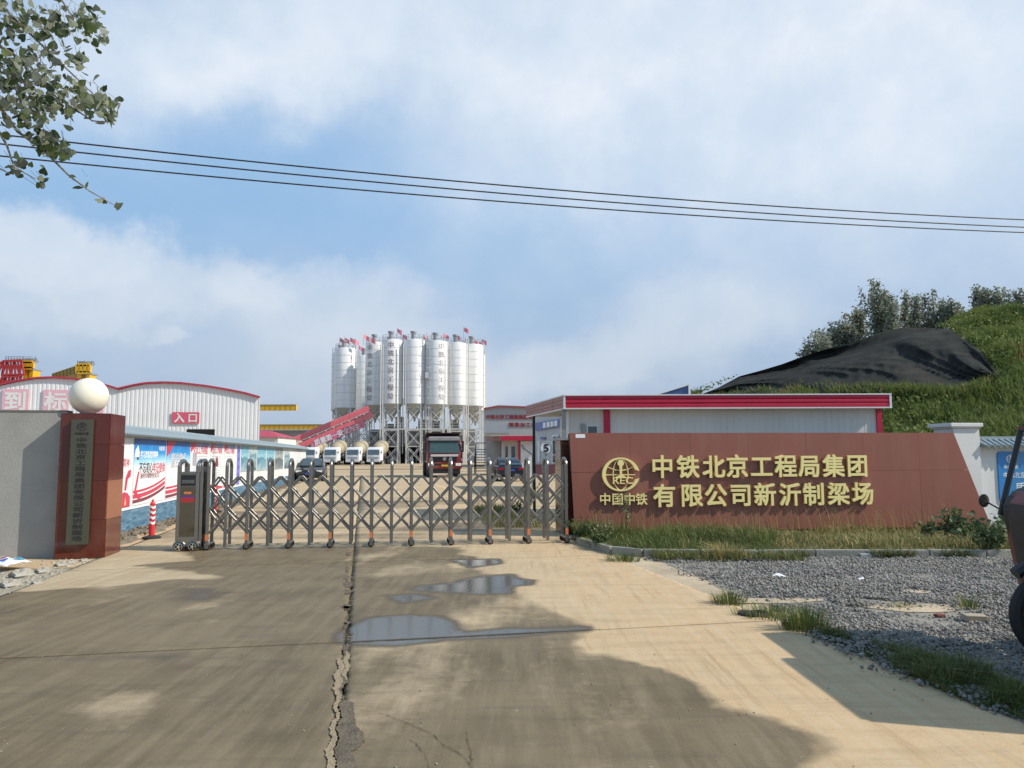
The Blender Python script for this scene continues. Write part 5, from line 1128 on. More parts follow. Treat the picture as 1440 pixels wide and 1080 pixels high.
# windscreen frame slanting up to the right
wx0, wz0 = tX(1402), tz(716); wx1, wz1 = tX(1447), tz(590)
dxz = Vector((wx1 - wx0, 0, wz1 - wz0)); RZ = 1.80; kx = (RZ - wz0) / dxz.z; wx1, wz1 = wx0 + dxz.x * kx, RZ
fr = MB()
for y in (-.45, .45): fr.path([(wx0 + .02, y, wz0 - .05), (wx1, y, wz1)], .024, 8)
fr.path([(wx1, -.45, wz1), (wx1, .45, wz1)], .022, 8); fr.path([(wx0 + .05, -.45, wz0 + .03), (wx0 + .05, .45, wz0 + .03)], .02, 8); fr.build('windscreen_frame', M_black, tri, smooth=True)
gm = bpy.data.materials.new('clear_windscreen'); gm.use_nodes = True; nt = gm.node_tree; tr_ = nt.nodes.new('ShaderNodeBsdfTransparent'); tr_.inputs[0].default_value = (.80, .84, .82, 1); mx = nt.nodes.new('ShaderNodeMixShader'); fz = nt.nodes.new('ShaderNodeFresnel'); fz.inputs[0].default_value = 1.45
gl2 = nt.nodes.new('ShaderNodeBsdfGlossy'); gl2.inputs['Roughness'].default_value = .05; mx.inputs[0].default_value = .07; nt.links.new(tr_.outputs[0], mx.inputs[1]); nt.links.new(gl2.outputs[0], mx.inputs[2]); nt.links.new(mx.outputs[0], nt.nodes['Material Output'].inputs[0])
mb = MB(); mb.quad((wx0 + .03, -.44, wz0 + .02), (wx0 + .03, .44, wz0 + .02), (wx1, .44, wz1), (wx1, -.44, wz1)); mb.build('windscreen', gm, tri)
# mirrors
for s in (-1, 1):
    mx_, mz_ = tX(1383.5, 704, .62), at(1383, 704, TY + .62).z; y = s * .62
    m2 = MB(); m2.path([(wx0 + .06, s * .42, wz0 + .0), (mx_ + .12, s * .5, mz_ - .10), (mx_ + .04, y, mz_ - .02)], .007, 6); arm = m2.build('mirror_arm', M_black, tri, smooth=True)
    m3 = MB(); rm = 9.2 / F * (TY + .62); Mx = Matrix.Rotation(R(18), 3, 'Z') @ Matrix.Rotation(R(90), 3, 'X')
    m3.lathe([(0, -.028), (rm * .6, -.022), (rm * .95, -.006), (rm, 0.004), (rm * .93, .008), (0, .008)], 24, (mx_, y, mz_), 0, Mx); mi_ = m3.build('mirror', M_black, tri, smooth=True)
    m4 = MB(); m4.lathe([(0, .009), (rm * .88, .009)], 24, (mx_, y, mz_), 0, Mx); m4.build('mirror_glass', M_chrome, mi_)
# fork, wheel and the rest
wc = (tX(1478, 840, 0), .0, .335)
def wheel3(y, x, r, t):
    m2 = MB(); m2.path([(x + (r - .05) * math.cos(a), y, r + (r - .05) * math.sin(a)) for a in [2 * math.pi * i / 28 for i in range(29)]], .05, 8); wv_ = m2.build('wheel', M_dark, t, smooth=True)
    m3 = MB(); m3.path([(x + (r - .11) * math.cos(a), y, r + (r - .11) * math.sin(a)) for a in [2 * math.pi * i / 24 for i in range(25)]], .018, 6)
    for k in range(16): a = k * .3927; m3.tube((x, y + .02 * (-1) ** k, r), (x + (r - .11) * math.cos(a), y, r + (r - .11) * math.sin(a)), .003, None, 4)
    m3.tube((x, y - .05, r), (x, y + .05, r), .04, None, 10); m3.build('rim', M_chrome, wv_); return wv_
wheel3(0, wc[0], .335, tri)
fk = MB()
for y in (-.09, .09): fk.tube((wc[0], y, .335), (wc[0] + .18, y * .9, .95), .022, None, 8)
fk.tube((wc[0] + .17, -.1, .95), (wc[0] + .17, .1, .95), .02, None, 8); fk.tube((wc[0] + .18, 0, .95), (wc[0] + .24, 0, 1.15), .02, None, 8); fk.tube((wc[0] + .26, -.36, 1.17), (wc[0] + .26, .36, 1.17), .014, None, 8); fk.build('fork', M_black, tri, smooth=True)
mb = MB(); mb.path([(wc[0] + .42 * math.cos(a), 0, .335 + .42 * math.sin(a)) for a in [R(t) for t in range(40, 140, 10)]], .05, 8); mb.build('mudguard', M_black, tri, smooth=True)
mb = MB(); mb.bx(tX(1416), tX(1424), -.44, -.36, tz(862), tz(842)); mb.build('footrest_bracket', M_steel, tri)
X0 = wc[0]
mb = MB(); mb.bx(X0 + .25, X0 + 1.0, -.35, .35, .38, .44); mb.bx(X0 + .9, X0 + 1.3, -.4, .4, .3, .8); mb.build('floor', M_black, tri, bevel=.01)
mb = MB(); mb.bx(X0 + .85, X0 + 1.35, -.4, .4, .8, .9); mb.build('seat', M_black, tri, bevel=.03)
mb = MB(); mb.bx(X0 + 1.4, X0 + 2.75, -.52, .52, .55, .6)
for a in (-.52, .49): mb.bx(X0 + 1.4, X0 + 2.75, a, a + .03, .6, .95)
mb.bx(X0 + 1.4, X0 + 1.43, -.49, .49, .6, 1.0); mb.bx(X0 + 2.72, X0 + 2.75, -.49, .49, .6, .95); mb.build('cargo_bed', M_tred, tri)
for y in (-.45, .45): wheel3(y, X0 + 2.15, .3, tri)
mb = MB(); mb.bx(wx1 - .02, X0 + 1.5, -.52, .48, RZ, RZ + .03); 
mb.build('canopy', M_tred, tri, bevel=.01)
mb = MB(); 
for y in (-.46, .46): mb.tube((X0 + 1.42, y, .6), (X0 + 1.42, y, RZ), .018, None, 8)
mb.build('canopy_post', M_black, tri)
mb = MB(); mb.bx(X0 + .35, X0 + 1.3, -.36, -.30, .40, .56); mb.build('side_panel', M_tred, tri)

# unseen van, a guess; its outline is shaped to cast the drive's shadow
van = thing('unseen_van', 'unseen grey box van outside the right edge, guessed from the shadow on the drive', 'van', (0, 0, 0))
el = math.tan(R(SUN_EL)); hx = sd.x / math.hypot(sd.x, sd.y); hy = sd.y / math.hypot(sd.x, sd.y); VH = 2.0
def lift(px, py): p = g(px, py); L_ = VH / el; return Vector((p.x + hx * L_, p.y + hy * L_, 0))
A_ = lift(1088, 925); B_ = lift(1207, 1013); D_ = lift(1440, 1033); print('van', A_, B_, D_)
dx_ = (D_ - B_).normalized(); ln = 3.4; van.location = (B_.x, B_.y, 0)
rel = lambda p: (p.x - B_.x, p.y - B_.y)
a2 = rel(A_); b2 = (0, 0); c2 = (dx_.x * ln, dx_.y * ln); d2 = (a2[0] + dx_.x * ln, a2[1] + dx_.y * ln * .6)
mb = MB(); mb.prism([b2, c2, d2, a2], .35, VH, 'z'); mb.build('body', mat('van_grey', (.35, .36, .37), .35), van, bevel=.03)
for cx_, cy_ in ((.7, .2), (2.9, -.35), (.7, 1.1), (2.9, .6)):
    m2 = MB(); m2.path([(cx_, cy_ - .09, .3), (cx_, cy_ + .09, .3)], .3, 20); m2.build('wheel', M_dark, van)
mb = MB(); mb.quad((-.012, .18, 1.15), (-.012, a2[1] - .18, 1.15), (-.012, a2[1] - .2, 1.75), (-.012, .2, 1.75)); mb.build('windscreen', M_glass, van)
mb = MB(); mb.bx(.4, 3.1, .25, .8, .22, .345); mb.build('chassis', M_dark, van)

# ================================================================== WIRES
M_wire = mat('wire_black', (.02, .02, .02), .6)
for k, (pp, lb) in enumerate([([(0, 189, 19), (200, 211.5, 20), (760, 265, 23), (1440, 309, 27)], 'uppermost of the three overhead wires'), ([(0, 202.5, 19.3), (200, 223.5, 20.3), (760, 276.5, 23.3), (1440, 319.5, 27.3)], 'middle one of the three overhead wires'), ([(0, 219, 19.6), (200, 239.5, 20.6), (760, 287.5, 23.6), (1440, 327, 27.6)], 'lowest of the three overhead wires')]):
    P = [at(a, b, c) for a, b, c in pp]; ts = [0, .139, .528, 1]
    import numpy.polynomial.polynomial as npp
    t_ = np.array([(p.x - P[0].x) / (P[3].x - P[0].x) for p in P]); cy = np.polyfit(t_, [p.y for p in P], 2); cz = np.polyfit(t_, [p.z for p in P], 2)
    pts = []
    for i in range(61):
        t = -.9 + 2.8 * i / 60; pts.append((P[0].x + t * (P[3].x - P[0].x), np.polyval(cy, t), np.polyval(cz, t)))
    mb = MB(); mb.path(pts, .021, 6); tag(mb.build('overhead_wire', M_wire, smooth=True), lb + ' crossing the sky', 'wire', 'overhead wires')

# ================================================================== FAR LEFT SHEDS
M_corr = mat('corrugated_white', (.74, .75, .75), .5, 0, .03, .3, dirt=((.48, .48, .46), .3, .25)); M_trim = mat('trim_red', (.42, .03, .06), .5)
SY = 70.0; SYAW = R(13); SO = at(166, 600, SY); SNV = Vector((math.sin(SYAW), -math.cos(SYAW), 0)); SU = Vector((math.cos(SYAW), math.sin(SYAW), 0))
def sp(px, py, off=0):
    d = ray(px, py); o_ = SO + SNV * off; return CAM + d * ((o_ - CAM).dot(SNV) / d.dot(SNV))
def shed(label, pts, py_base=650, step=.36):
    P = [sp(a, b) for a, b in pts]; x0, x1 = 0, (P[-1] - P[0]).dot(SU); t = thing('arched_shed', label, 'shed', (P[0].x, P[0].y, 0), SYAW); xs = [(p - P[0]).dot(SU) for p in P]; x0 = P[0]; zs2 = [p.z for p in P]
    cz = lambda x: float(np.interp(x, xs, zs2))
    k = 0; x = 0; L_ = x1; V = []; 
    while x < L_:
        for dx, dy in ((0, 0), (step * .55, 0), (step * .62, .025), (step * .93, .025)):
            xx = min(x + dx, L_); V.append((xx, dy))
        x += step
    V.append((L_, 0)); n = len(V); mb = MB(); mb.add([(a, b, 0) for a, b in V] + [(a, b, cz(a)) for a, b in V], [(i, i + 1, n + i + 1, n + i) for i in range(n - 1)]); mb.build('gable_sheet', M_corr, t)
    rb = MB(); m = 30; top = [(L_ * i / m, cz(L_ * i / m)) for i in range(m + 1)]
    for i in range(m): rb.add([(top[i][0], -.25, top[i][1] + .02), (top[i + 1][0], -.25, top[i + 1][1] + .02), (top[i + 1][0] - 6.5, 11, top[i + 1][1] + .02), (top[i][0] - 6.5, 11, top[i][1] + .02), (top[i][0], -.25, top[i][1] + .17), (top[i + 1][0], -.25, top[i + 1][1] + .17), (top[i + 1][0] - 6.5, 11, top[i + 1][1] + .17), (top[i][0] - 6.5, 11, top[i][1] + .17)], [(0, 1, 2, 3), (4, 7, 6, 5), (0, 4, 5, 1)])
    rb.build('roof', M_trim, t); sw = MB(); sw.prism([(L_ - .05, .07), (L_, .07), (L_ - 6.4, 10.9), (L_ - 6.5, 10.9)], 0, cz(L_), 'z'); sw.build('side_wall', M_corr, t); sw = MB(); sw.prism([(.02, .07), (.07, .07), (-6.3, 10.9), (-6.4, 10.9)], 0, cz(0), 'z'); sw.build('side_wall', M_corr, t); sw = MB(); sw.prism([(-6.4, 0)] + [(L_ - 6.4, 0)] + [(top[i][0] - 6.4, top[i][1]) for i in range(m, -1, -1)], 10.9, 11, 'y'); sw.build('rear_wall', M_corr, t)
    return t, x0, cz
cv = lambda pts: pts
s1, s1x, c1 = shed('white corrugated shed with arched red edged roof at the far left', [(-130, 556), (-80, 545), (-30, 549), (0, 542.5), (25, 537), (50, 533), (75, 532), (100, 533.5), (125, 537), (150, 543), (166, 548)])
s2, s2x, c2_ = shed('larger white corrugated shed with an open door, right of the left one', [(166.5, 548.5), (185, 543.5), (205, 540), (230, 539), (255, 540), (290, 544), (320, 549), (345, 554), (366, 560)])
def dark_opening(t, x0, a, b, name='doorway'):
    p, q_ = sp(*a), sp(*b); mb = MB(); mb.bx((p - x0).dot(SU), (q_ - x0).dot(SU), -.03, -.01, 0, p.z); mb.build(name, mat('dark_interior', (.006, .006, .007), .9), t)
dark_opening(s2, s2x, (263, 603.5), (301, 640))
M_pink = mat('faded_pink', (.72, .42, .48), .6, 0, .06, .5); M_rsign = mat('sign_rose', (.60, .10, .16), .6, 0, .05)
def wsign(label, pa, pb, chs, m, sz, xs_):
    p, q_ = sp(*pa, .12), sp(*pb, .12); t = thing('wall_sign', label, 'sign', (p.x, p.y, q_.z), SYAW); W_, H = (q_ - p).dot(SU), p.z - q_.z
    mb = MB(); mb.bx(0, W_, -.02, .06, 0, H); mb.build('board', m, t)
    for ch, f in zip(chs, xs_): text(ch, H * sz, mat('sign_white', (.72, .72, .70), .6, 0, .03), t, (W_ * f, -.03, H * .5), .015, .022, 'character', 1.0 if len(chs) > 1 else 1.05)
wsign('leftmost faded pink square sign, with the character 到', (4, 547), (39, 580.5), '到', M_pink, .86, [.5]); wsign('faded pink square sign with the white character 标, nearest the globe lamp on its left', (61, 548), (95, 581), '标', M_pink, .86, [.5])
wsign('faded pink square sign mostly hidden behind the globe lamp', (118, 550), (145, 581), '准', M_pink, .8, [.5]); wsign('rose red sign reading 入口 above the shed doorway', (242, 579.5), (280, 595.5), '入口', M_rsign, .88, [.27, .76])
# small red hipped roof house and distant yellow girders
def G_box(t, name, m, a, b, Y, d=1.0, bev=0):
    p, q_ = at(*a, Y), at(*b, Y); o = t.location; mb = MB(); mb.bx(min(p.x, q_.x) - o.x, max(p.x, q_.x) - o.x, Y - o.y, Y - o.y + d, min(p.z, q_.z), max(p.z, q_.z)); return mb.build(name, m, t, bevel=bev)
hx_ = thing('small_house', 'small white house with red hipped roof beside the big shed', 'house', (at(366, 640, 95).x, 95, 0))
G_box(hx_, 'wall', M_white, (355, 614), (390, 655), 95.5, 8)
p = [at(352, 614.5, 95), at(392, 614.5, 95), at(381, 606, 99), at(356, 605, 99)]; o = hx_.location; mb = MB(); V = [tuple(v - o) for v in p]; V[2] = (V[2][0], V[2][1], V[2][2]); mb.add(V + [(V[1][0], V[1][1] + 9, V[1][2]), (V[0][0], V[0][1] + 9, V[0][2])], [(0, 1, 2, 3), (1, 4, 2), (5, 0, 3), (4, 5, 3, 2)]); mb.build('roof', M_trim, hx_)
def girder(label, a, b, Y, leg=None):
    p, q_ = at(*a, Y), at(*b, Y); t = thing('gantry_girder', label, 'girder', (p.x, Y, 0), 0, 'yellow gantry girders'); W_ = q_.x - p.x; H = p.z - q_.z
    mb = MB(); mb.bx(-6, W_, 0, 1.2, q_.z, p.z); mb.build('beam', M_yellow, t); n = max(6, int(W_ / 1.1)); 
    for k in range(0, n + 1): m2 = MB(); x = W_ * k / n; m2.bx(x - .04, x + .04, -.05, 0, q_.z, p.z); m2.build('stiffener', mat('girder_rust', (.42, .25, .03), .6), t)
    m2 = MB(); m2.bx(-6, W_, -.12, 1.3, p.z, p.z + .12); m2.build('rail', M_grey, t)
    m2 = MB(); m2.bx(-5, -4.4, 0, 1, 0, q_.z); m2.build('leg', M_yellow, t); return t
girder('upper yellow crane girder jutting out right of the big shed', (366, 569.5), (416, 577), 182); girder('lower longer yellow girder passing behind the conveyor', (366, 597.5), (455, 603.5), 185)
p, q_ = at(366, 604, 190), at(430, 614, 190)
hall = thing('grey_hall', 'low grey hall behind the lower yellow girder', 'hall', (p.x, 190, 0)); G_box(hall, 'wall', mat('hall_grey', (.30, .33, .38), .7), (366, 606), (440, 648), 190, 10)
G_box(hall, 'roof', M_grey, (364, 604.5), (442, 606), 189.6, 11)
# launching machines on the left
def truss(mb, p, q, r, s, n, wd):
    """ladder truss between lines p-q and r-s"""
    P = [Vector(p).lerp(Vector(q), i / n) for i in range(n + 1)]; Q = [Vector(r).lerp(Vector(s), i / n) for i in range(n + 1)]
    mb.bar(P[0], P[-1], wd); mb.bar(Q[0], Q[-1], wd)
    for i in range(n + 1): mb.bar(P[i], Q[i], wd * .6)
    for i in range(n): mb.bar(P[i], Q[i + 1], wd * .6) if i % 2 else mb.bar(Q[i], P[i + 1], wd * .6)
M_cred = mat('crane_red', (.45, .035, .03), .5, 0, .15)
CY = 125.0; cp = lambda px, py, Y=CY: at(px, py, Y)
rc_ = thing('red_truss_crane', 'red lattice truss of a gantry crane at the far left edge', 'crane', (cp(0, 640).x, CY, 0)); o = rc_.location
def rel_(px, py, Y=CY): return cp(px, py, Y) - o
for Y in (CY, CY + 3):
    mb = MB(); truss(mb, rel_(-60, 540, Y), rel_(4, 509, Y), rel_(-60, 565, Y), rel_(3, 534, Y), 5, .35); mb.build('arm_truss', M_cred, rc_)
    mb = MB(); truss(mb, rel_(5, 508, Y), rel_(30, 507, Y), rel_(3, 527, Y), rel_(34, 527, Y), 5, .38); mb.build('head_truss', M_cred, rc_)
    mb = MB(); truss(mb, rel_(3, 530, Y), rel_(30, 529, Y), rel_(-4, 548, Y), rel_(26, 545, Y), 5, .38); mb.build('lower_truss', M_cred, rc_)
mb = MB()
for a, b in (((5, 508), (5, 508)), ((30, 507), (30, 507)), ((3, 527), (3, 527)), ((34, 527), (34, 527)), ((18, 508), (18, 508))): mb.bar(rel_(*a), rel_(*a, CY + 3), .35)
mb.build('cross_beam', M_cred, rc_); 
mb = MB(); mb.bar(rel_(0, 548), rel_(0, 640), .9); mb.bar(rel_(28, 548), rel_(28, 640), .9); mb.build('leg', M_cred, rc_)
mb = MB()
for k in range(7): mb.bar(rel_(8 + 4 * k, 507), rel_(8 + 4 * k, 501), .08)
mb.bar(rel_(8, 501.5), rel_(46, 502), .08); mb.bar(rel_(8, 504.5), rel_(46, 505), .08); mb.bar(rel_(50, 508), rel_(50, 501), .1); mb.build('handrail', M_grey, rc_)
def yhead(label, x0, x1, y0, y1, ylow, roofy):
    global o
    t = thing('launching_girder', label, 'crane', (cp(x0, 640).x, CY + 4, 0), 0, None); o = t.location
    Yy = CY + 4; w3 = .5
    for Y in (Yy, Yy + 2.5):
        mb = MB(); xm = [x0, x0 + (x1 - x0) * .34, x0 + (x1 - x0) * .66, x1]
        mb.bar(rel_(x0, y0, Y), rel_(x1, y0, Y), w3); mb.bar(rel_(x0, y1, Y), rel_(x1, y1, Y), w3)
        for x in xm: mb.bar(rel_(x, y0, Y), rel_(x, y1, Y), w3)
        mb.bar(rel_(xm[1], y1, Y), rel_((xm[1] + xm[2]) / 2, y0, Y), w3 * .8); mb.bar(rel_(xm[2], y1, Y), rel_((xm[1] + xm[2]) / 2, y0, Y), w3 * .8); mb.build('end_frame', M_yellow, t)
    for x in (x0 + 2, x1 - 3): mb = MB(); a_, b_ = rel_(x - 2, y1 + 1, Yy), rel_(x + 2.2, ylow, Yy); mb.bx(a_.x, b_.x, 0, 2.0, 0, a_.z); mb.build('leg', M_yellow, t)
    mb = MB(); a_, b_ = rel_(x0 - 1, y1 + .5, Yy), rel_(x1 + 1, y1 + 2.5, Yy); mb.bx(a_.x, b_.x, -.2, 2.4, b_.z, a_.z); mb.build('deck', M_grey, t)
    mb = MB(); 
    for k in range(8): x = x0 + (x1 - x0 + 6) * k / 7; mb.bar(rel_(x, y0 - .5, Yy), rel_(x, y0 - 6 + (k % 3), Yy), .09)
    mb.bar(rel_(x0, y0 - 3, Yy), rel_(x1 + 6, y0 - 3, Yy), .09); mb.bar(rel_(x0, y0 - 5, Yy), rel_(x1 + 6, y0 - 4.5, Yy), .07); mb.build('handrail', M_grey, t)
    mb = MB(); a_, b_ = rel_(x0 + 2, y0 - 4.5, Yy + .5), rel_(x0 + 9, y0 - .5, Yy + .5); mb.bx(a_.x, b_.x, .5, 1.8, b_.z, a_.z); a_, b_ = rel_(x0 + 12, y0 - 3, Yy + .5), rel_(x1 + 2, y0 - .5, Yy + .5); mb.bx(a_.x, b_.x, .5, 1.8, b_.z, a_.z); mb.build('winch_house', M_grey, t)
    return t
yhead('yellow head frame of the launching machine right of the red truss', 33, 46, 509, 518, 545, 500)
t = yhead('yellow box girder machine above the left shed, left of the globe lamp', 109, 126, 513, 524, 545, 505)
M_olive = mat('girder_olive', (.28, .22, .07), .6, 0, .15)
ob = MB(); V = [rel_(74, 525, CY + 8), rel_(109, 513.5, CY + 4), rel_(109, 525, CY + 4), rel_(74, 534, CY + 8)]; b_ = [v + Vector((.5, 3.5, 0)) for v in V]; ob.add(V + b_, [(0, 1, 2, 3), (4, 7, 6, 5), (0, 4, 5, 1), (1, 5, 6, 2), (2, 6, 7, 3), (3, 7, 4, 0)]); ob.build('box_girder', M_olive, t)
for k in range(8): f = k / 7; m2 = MB(); a_ = V[0].lerp(V[1], f); b_ = V[3].lerp(V[2], f); m2.bar(a_ + Vector((0, -.06, 0)), b_ + Vector((0, -.06, 0)), .12); m2.build('stiffener', M_olive, t)

# ================================================================== SILOS
SR = 2.17; ZC, ZT2, ZTIP = 11.9, 24.7, 8.9
M_silo = mat('silo_white', (.80, .80, .78), .5, 0, .03, .25, dirt=((.50, .48, .44), .5, .5), dstreak=(2.2, 2.2, .18), objvar=.03); M_cone = mat('silo_cone', (.42, .41, .36), .6, 0, .08, .6, dirt=((.25, .24, .2), .5, .8)); M_leg = mat('silo_leg', (.62, .62, .60), .5, 0, .05)
M_flag = mat('flag_pink', (.72, .26, .32), .7); M_seam = mat('silo_seam', (.52, .52, .50), .6)
M_stext = mat('silo_text', (.30, .25, .25), .6, 0, .3, .8); M_stextf = mat('silo_text_faded', (.54, .48, .48), .6, 0, .4, .8)
def silo_proto():
    t = thing('cement_silo', 'x', 'silo', (0, 0, 0), 0, 'cement silos of the batching plant')
    mb = MB(); mb.lathe([(SR, ZC), (SR, ZT2)], 48); mb.v; 
    mb = MB(); mb.lathe([(SR, ZC), (SR, ZT2), (SR * .97, ZT2 + .15), (SR * .3, ZT2 + .45), (0, ZT2 + .5)], 48); mb.build('shell', M_silo, t, smooth=True)
    mb = MB(); mb.lathe([(SR - .01, ZC - .002), (.22, ZTIP), (.22, ZTIP - .5), (0, ZTIP - .5)], 48); mb.build('cone', M_cone, t, smooth=True)
    me = None
    for k in range(8):
        z = ZC + (ZT2 - ZC) * (k + .02) / 7.9
        if me is None:
            m2 = MB(); m2.lathe([(SR, -.04), (SR + .02, -.035), (SR + .02, .035), (SR, .04)], 48); s_ = m2.build('seam', M_seam, t, smooth=True); me = s_.data; s_.location = (0, 0, z)
        else: link('seam', me, t, (0, 0, z))
    lr = SR * .93
    for k in range(4):
        a = R(45 + 90 * k); x, y = lr * math.cos(a), lr * math.sin(a); m2 = MB(); m2.bx(x - .14, x + .14, y - .14, y + .14, -.03, ZC + .9); m2.build('leg', M_leg, t)
    for k in range(4):
        a, b = R(45 + 90 * k), R(135 + 90 * k); p = Vector((lr * math.cos(a), lr * math.sin(a), 0)); q_ = Vector((lr * math.cos(b), lr * math.sin(b), 0)); m2 = MB()
        for z0, z1 in ((0.3, 3.4), (3.4, 6.6), (8.2, 11.2)): m2.bar(p + Vector((0, 0, z0)), q_ + Vector((0, 0, z1)), .13); m2.bar(p + Vector((0, 0, z1)), q_ + Vector((0, 0, z0)), .13); m2.bar(p + Vector((0, 0, z1)), q_ + Vector((0, 0, z1)), .16)
        m2.build('bracing', M_leg, t)
    mb = MB(); mb.lathe([(.45, 0), (.45, 1.3), (.62, 1.35), (.62, 1.7), (.3, 1.75), (0, 1.75)], 16, (-.3, -.4, ZT2 + .3)); mb.build('dust_filter', M_grey, t, smooth=True)
    mb = MB()
    for k in range(12): a = k * math.pi / 6; x, y = SR * .95 * math.cos(a), SR * .95 * math.sin(a); mb.bar((x, y, ZT2), (x, y, ZT2 + 1.15), .06)
    for zz in (.6, 1.15):
        mb.path([(SR * .95 * math.cos(a), SR * .95 * math.sin(a), ZT2 + zz) for a in [2 * math.pi * i / 24 for i in range(25)]], .03, 4)
    mb.build('handrail', M_grey, t)
    mb = MB(); mb.path([(SR + .1, -.5, 2), (SR + .1, -.5, ZT2 + .6), (SR * .3, -.3, ZT2 + 1.2)], .09, 6); mb.build('filling_pipe', M_leg, t, smooth=True)
    return t
s0 = silo_proto()
spec = [(551, 155, 0, 'front cement silo with the clear vertical lettering, third from the left'), (484.5, 158, -1.25, 'leftmost front silo, standing apart above the red conveyor'), (479, 170, -.5, 'silo mostly hidden behind the leftmost front silo'), (512.5, 172, -1.0, 'silo half hidden between the leftmost front silo and the lettered ones'), (527.5, 159, 0, 'silo with vertical lettering on its shaded side, left of the clearest lettered one'), (582.8, 155, 0, 'plain front silo right of the clearest lettered one'), (614, 155, -.3, 'silo with faded lettering, right of the tall ladder cage'), (607, 168, 0, 'silo hidden behind the ladder cage and the plain front silo'), (642.5, 157, -.4, 'plain silo second right of the ladder cage'), (665, 160, -.3, 'silo behind the pipes near the right end of the plant'), (668.5, 171, -.9, 'rightmost silo, slightly lower than its neighbours')]
silos = []
for i, (px, Y, dz_, lb) in enumerate(spec):
    c = at(px, 600, Y); t = s0 if i == 0 else copy_tree(s0); t.location = (c.x, Y, 0); t['label'] = lb; sc_ = (ZT2 + dz_) / ZT2; t.scale = (1, 1, sc_); silos.append(t)
def bend_text(t, s, px, Y, m, dark=1):
    vr = at(px, 500, Y - SR).x - t.location.x; ang = math.asin(max(-1, min(1, vr / SR)))
    for i, ch in enumerate(s):
        me = text_mesh(ch, 1.35, .02, .006).copy(); me.materials.clear(); me.materials.append(m); zc = ZT2 - .95 - i * 1.72
        for v in me.vertices: x, y, z = v.co; a = ang + x / SR; r_2 = SR + .03 - y; v.co = (r_2 * math.sin(a), -r_2 * math.cos(a), z + zc)
        link('character', me, t)
bend_text(silos[0], '中铁北京工程局', 549.5, 155, M_stext); bend_text(silos[4], '中铁北京工程局', 519.5, 159, M_stext); bend_text(silos[6], '中铁北京工程局', 621, 155, M_stextf)
# flags on the roofs
fl = [(478, 489, 158), (485, 484, 158), (493, 486, 158), (499, 490, 160), (505, 497, 170), (512, 470, 156), (521, 481, 156), (545, 473, 155), (559, 462, 155), (567, 470, 155), (596, 471, 155), (624, 469, 155), (640, 470, 157), (652, 460, 158), (667, 478, 160), (674, 480, 162), (678, 477, 165), (661, 480, 160)]
ORD = 'first second third fourth fifth sixth seventh eighth ninth tenth eleventh twelfth thirteenth fourteenth fifteenth sixteenth seventeenth eighteenth'.split()
for i, (px, py, Y) in enumerate(fl):
    p = at(px, py, Y); t = thing('pink_flag', 'small faded pink flag on the silo roofs, %s from the left' % ORD[sorted(fl).index((px, py, Y))], 'flag', (p.x, Y - .5, ZT2 - .3 if Y > 156 and i < 5 else ZT2 - .6), random.uniform(-.8, .8), 'pink flags on the silo roofs'); h = max(1.6, p.z - t.location.z)
    mb = MB(); mb.path([(0, 0, 0), (.05, 0, h)], .035, 4); mb.build('pole', M_grey, t); fx = MB(); L_ = 1.1
    for k in range(5): x0, x1 = L_ * k / 5, L_ * (k + 1) / 5; s_ = lambda x: .12 * math.sin(x * 5 + i); fx.quad((x0, s_(x0), h - .05 - x0 * .5), (x1, s_(x1), h - .05 - x1 * .5), (x1, s_(x1) + .03, h - .85 - x1 * .8), (x0, s_(x0) + .03, h - .85 - x0 * .5))
    fx.build('cloth', M_flag, t)
# ladder cage tower
lx = at(602.5, 600, 153.4); lt = thing('ladder_tower', 'tall white ladder cage between the front silos', 'ladder', (lx.x, 153.4, 0)); mb = MB()
for x in (-.5, .5): mb.bar((x, 0, 0), (x, 0, 26.3), .12); mb.bar((x, 1, 0), (x, 1, 26), .12)
mb.build('stile', M_leg, lt); rg = MB()
for k in range(52): rg.bar((-.25, 0, .5 * k + .3), (.25, 0, .5 * k + .3), .05)
rg.build('rungs', M_leg, lt)['kind'] = 'stuff'
for k in range(12): m2 = MB(); m2.path([(.5 * math.cos(a), -.0 - .6 * math.sin(a), 3 + 2 * k) for a in [math.pi * i / 8 for i in range(9)]], .05, 4); m2.build('cage_hoop', M_leg, lt)
mb = MB(); mb.bx(-.7, .7, -.3, 1, 17, 17.12); mb.bx(-.7, .7, -.3, -.25, 17.1, 18.2); mb.build('landing', M_leg, lt)
for px, lb in ((655.5, 'white vertical pipe pair near the right end of the silos'), (534.5, 'white vertical pipe between the two lettered silos'), (566.5, 'white vertical pipe left of the plain front silo')):
    c = at(px, 600, 152.8); t = thing('silo_pipe', lb, 'pipe', (c.x, 152.8, 0)); mb = MB(); zt = 25.4 if px > 600 else (24.5 if px < 540 else 24); mb.path([(0, 0, 0 if px > 600 or px < 540 else 13), (0, 0, zt)], .1, 6); mb.build('pipe', M_leg, t, smooth=True)
    mb = MB(); mb.path([(.45, 0, 4), (.45, 0, zt - .6)], .07, 6); mb.build('side_pipe', M_leg, t, smooth=True)
# platform
p0 = at(536, 603, 152); p1 = at(682, 603, 152); plt = thing('plant_platform', 'white walkway platform with railing under the silo cones', 'platform', (p0.x, 152, 0)); W_ = p1.x - p0.x; z = p0.z
mb = MB(); mb.bx(0, W_, 0, .35, z - .2, z + .05); mb.build('deck', M_leg, plt); mb = MB()
for k in range(17): x = W_ * k / 16; mb.bar((x, 0, z), (x, 0, z + 1.1), .07)
mb.bar((0, 0, z + 1.1), (W_, 0, z + 1.1), .07); mb.bar((0, 0, z + .55), (W_, 0, z + .55), .06); mb.build('railing', M_leg, plt)
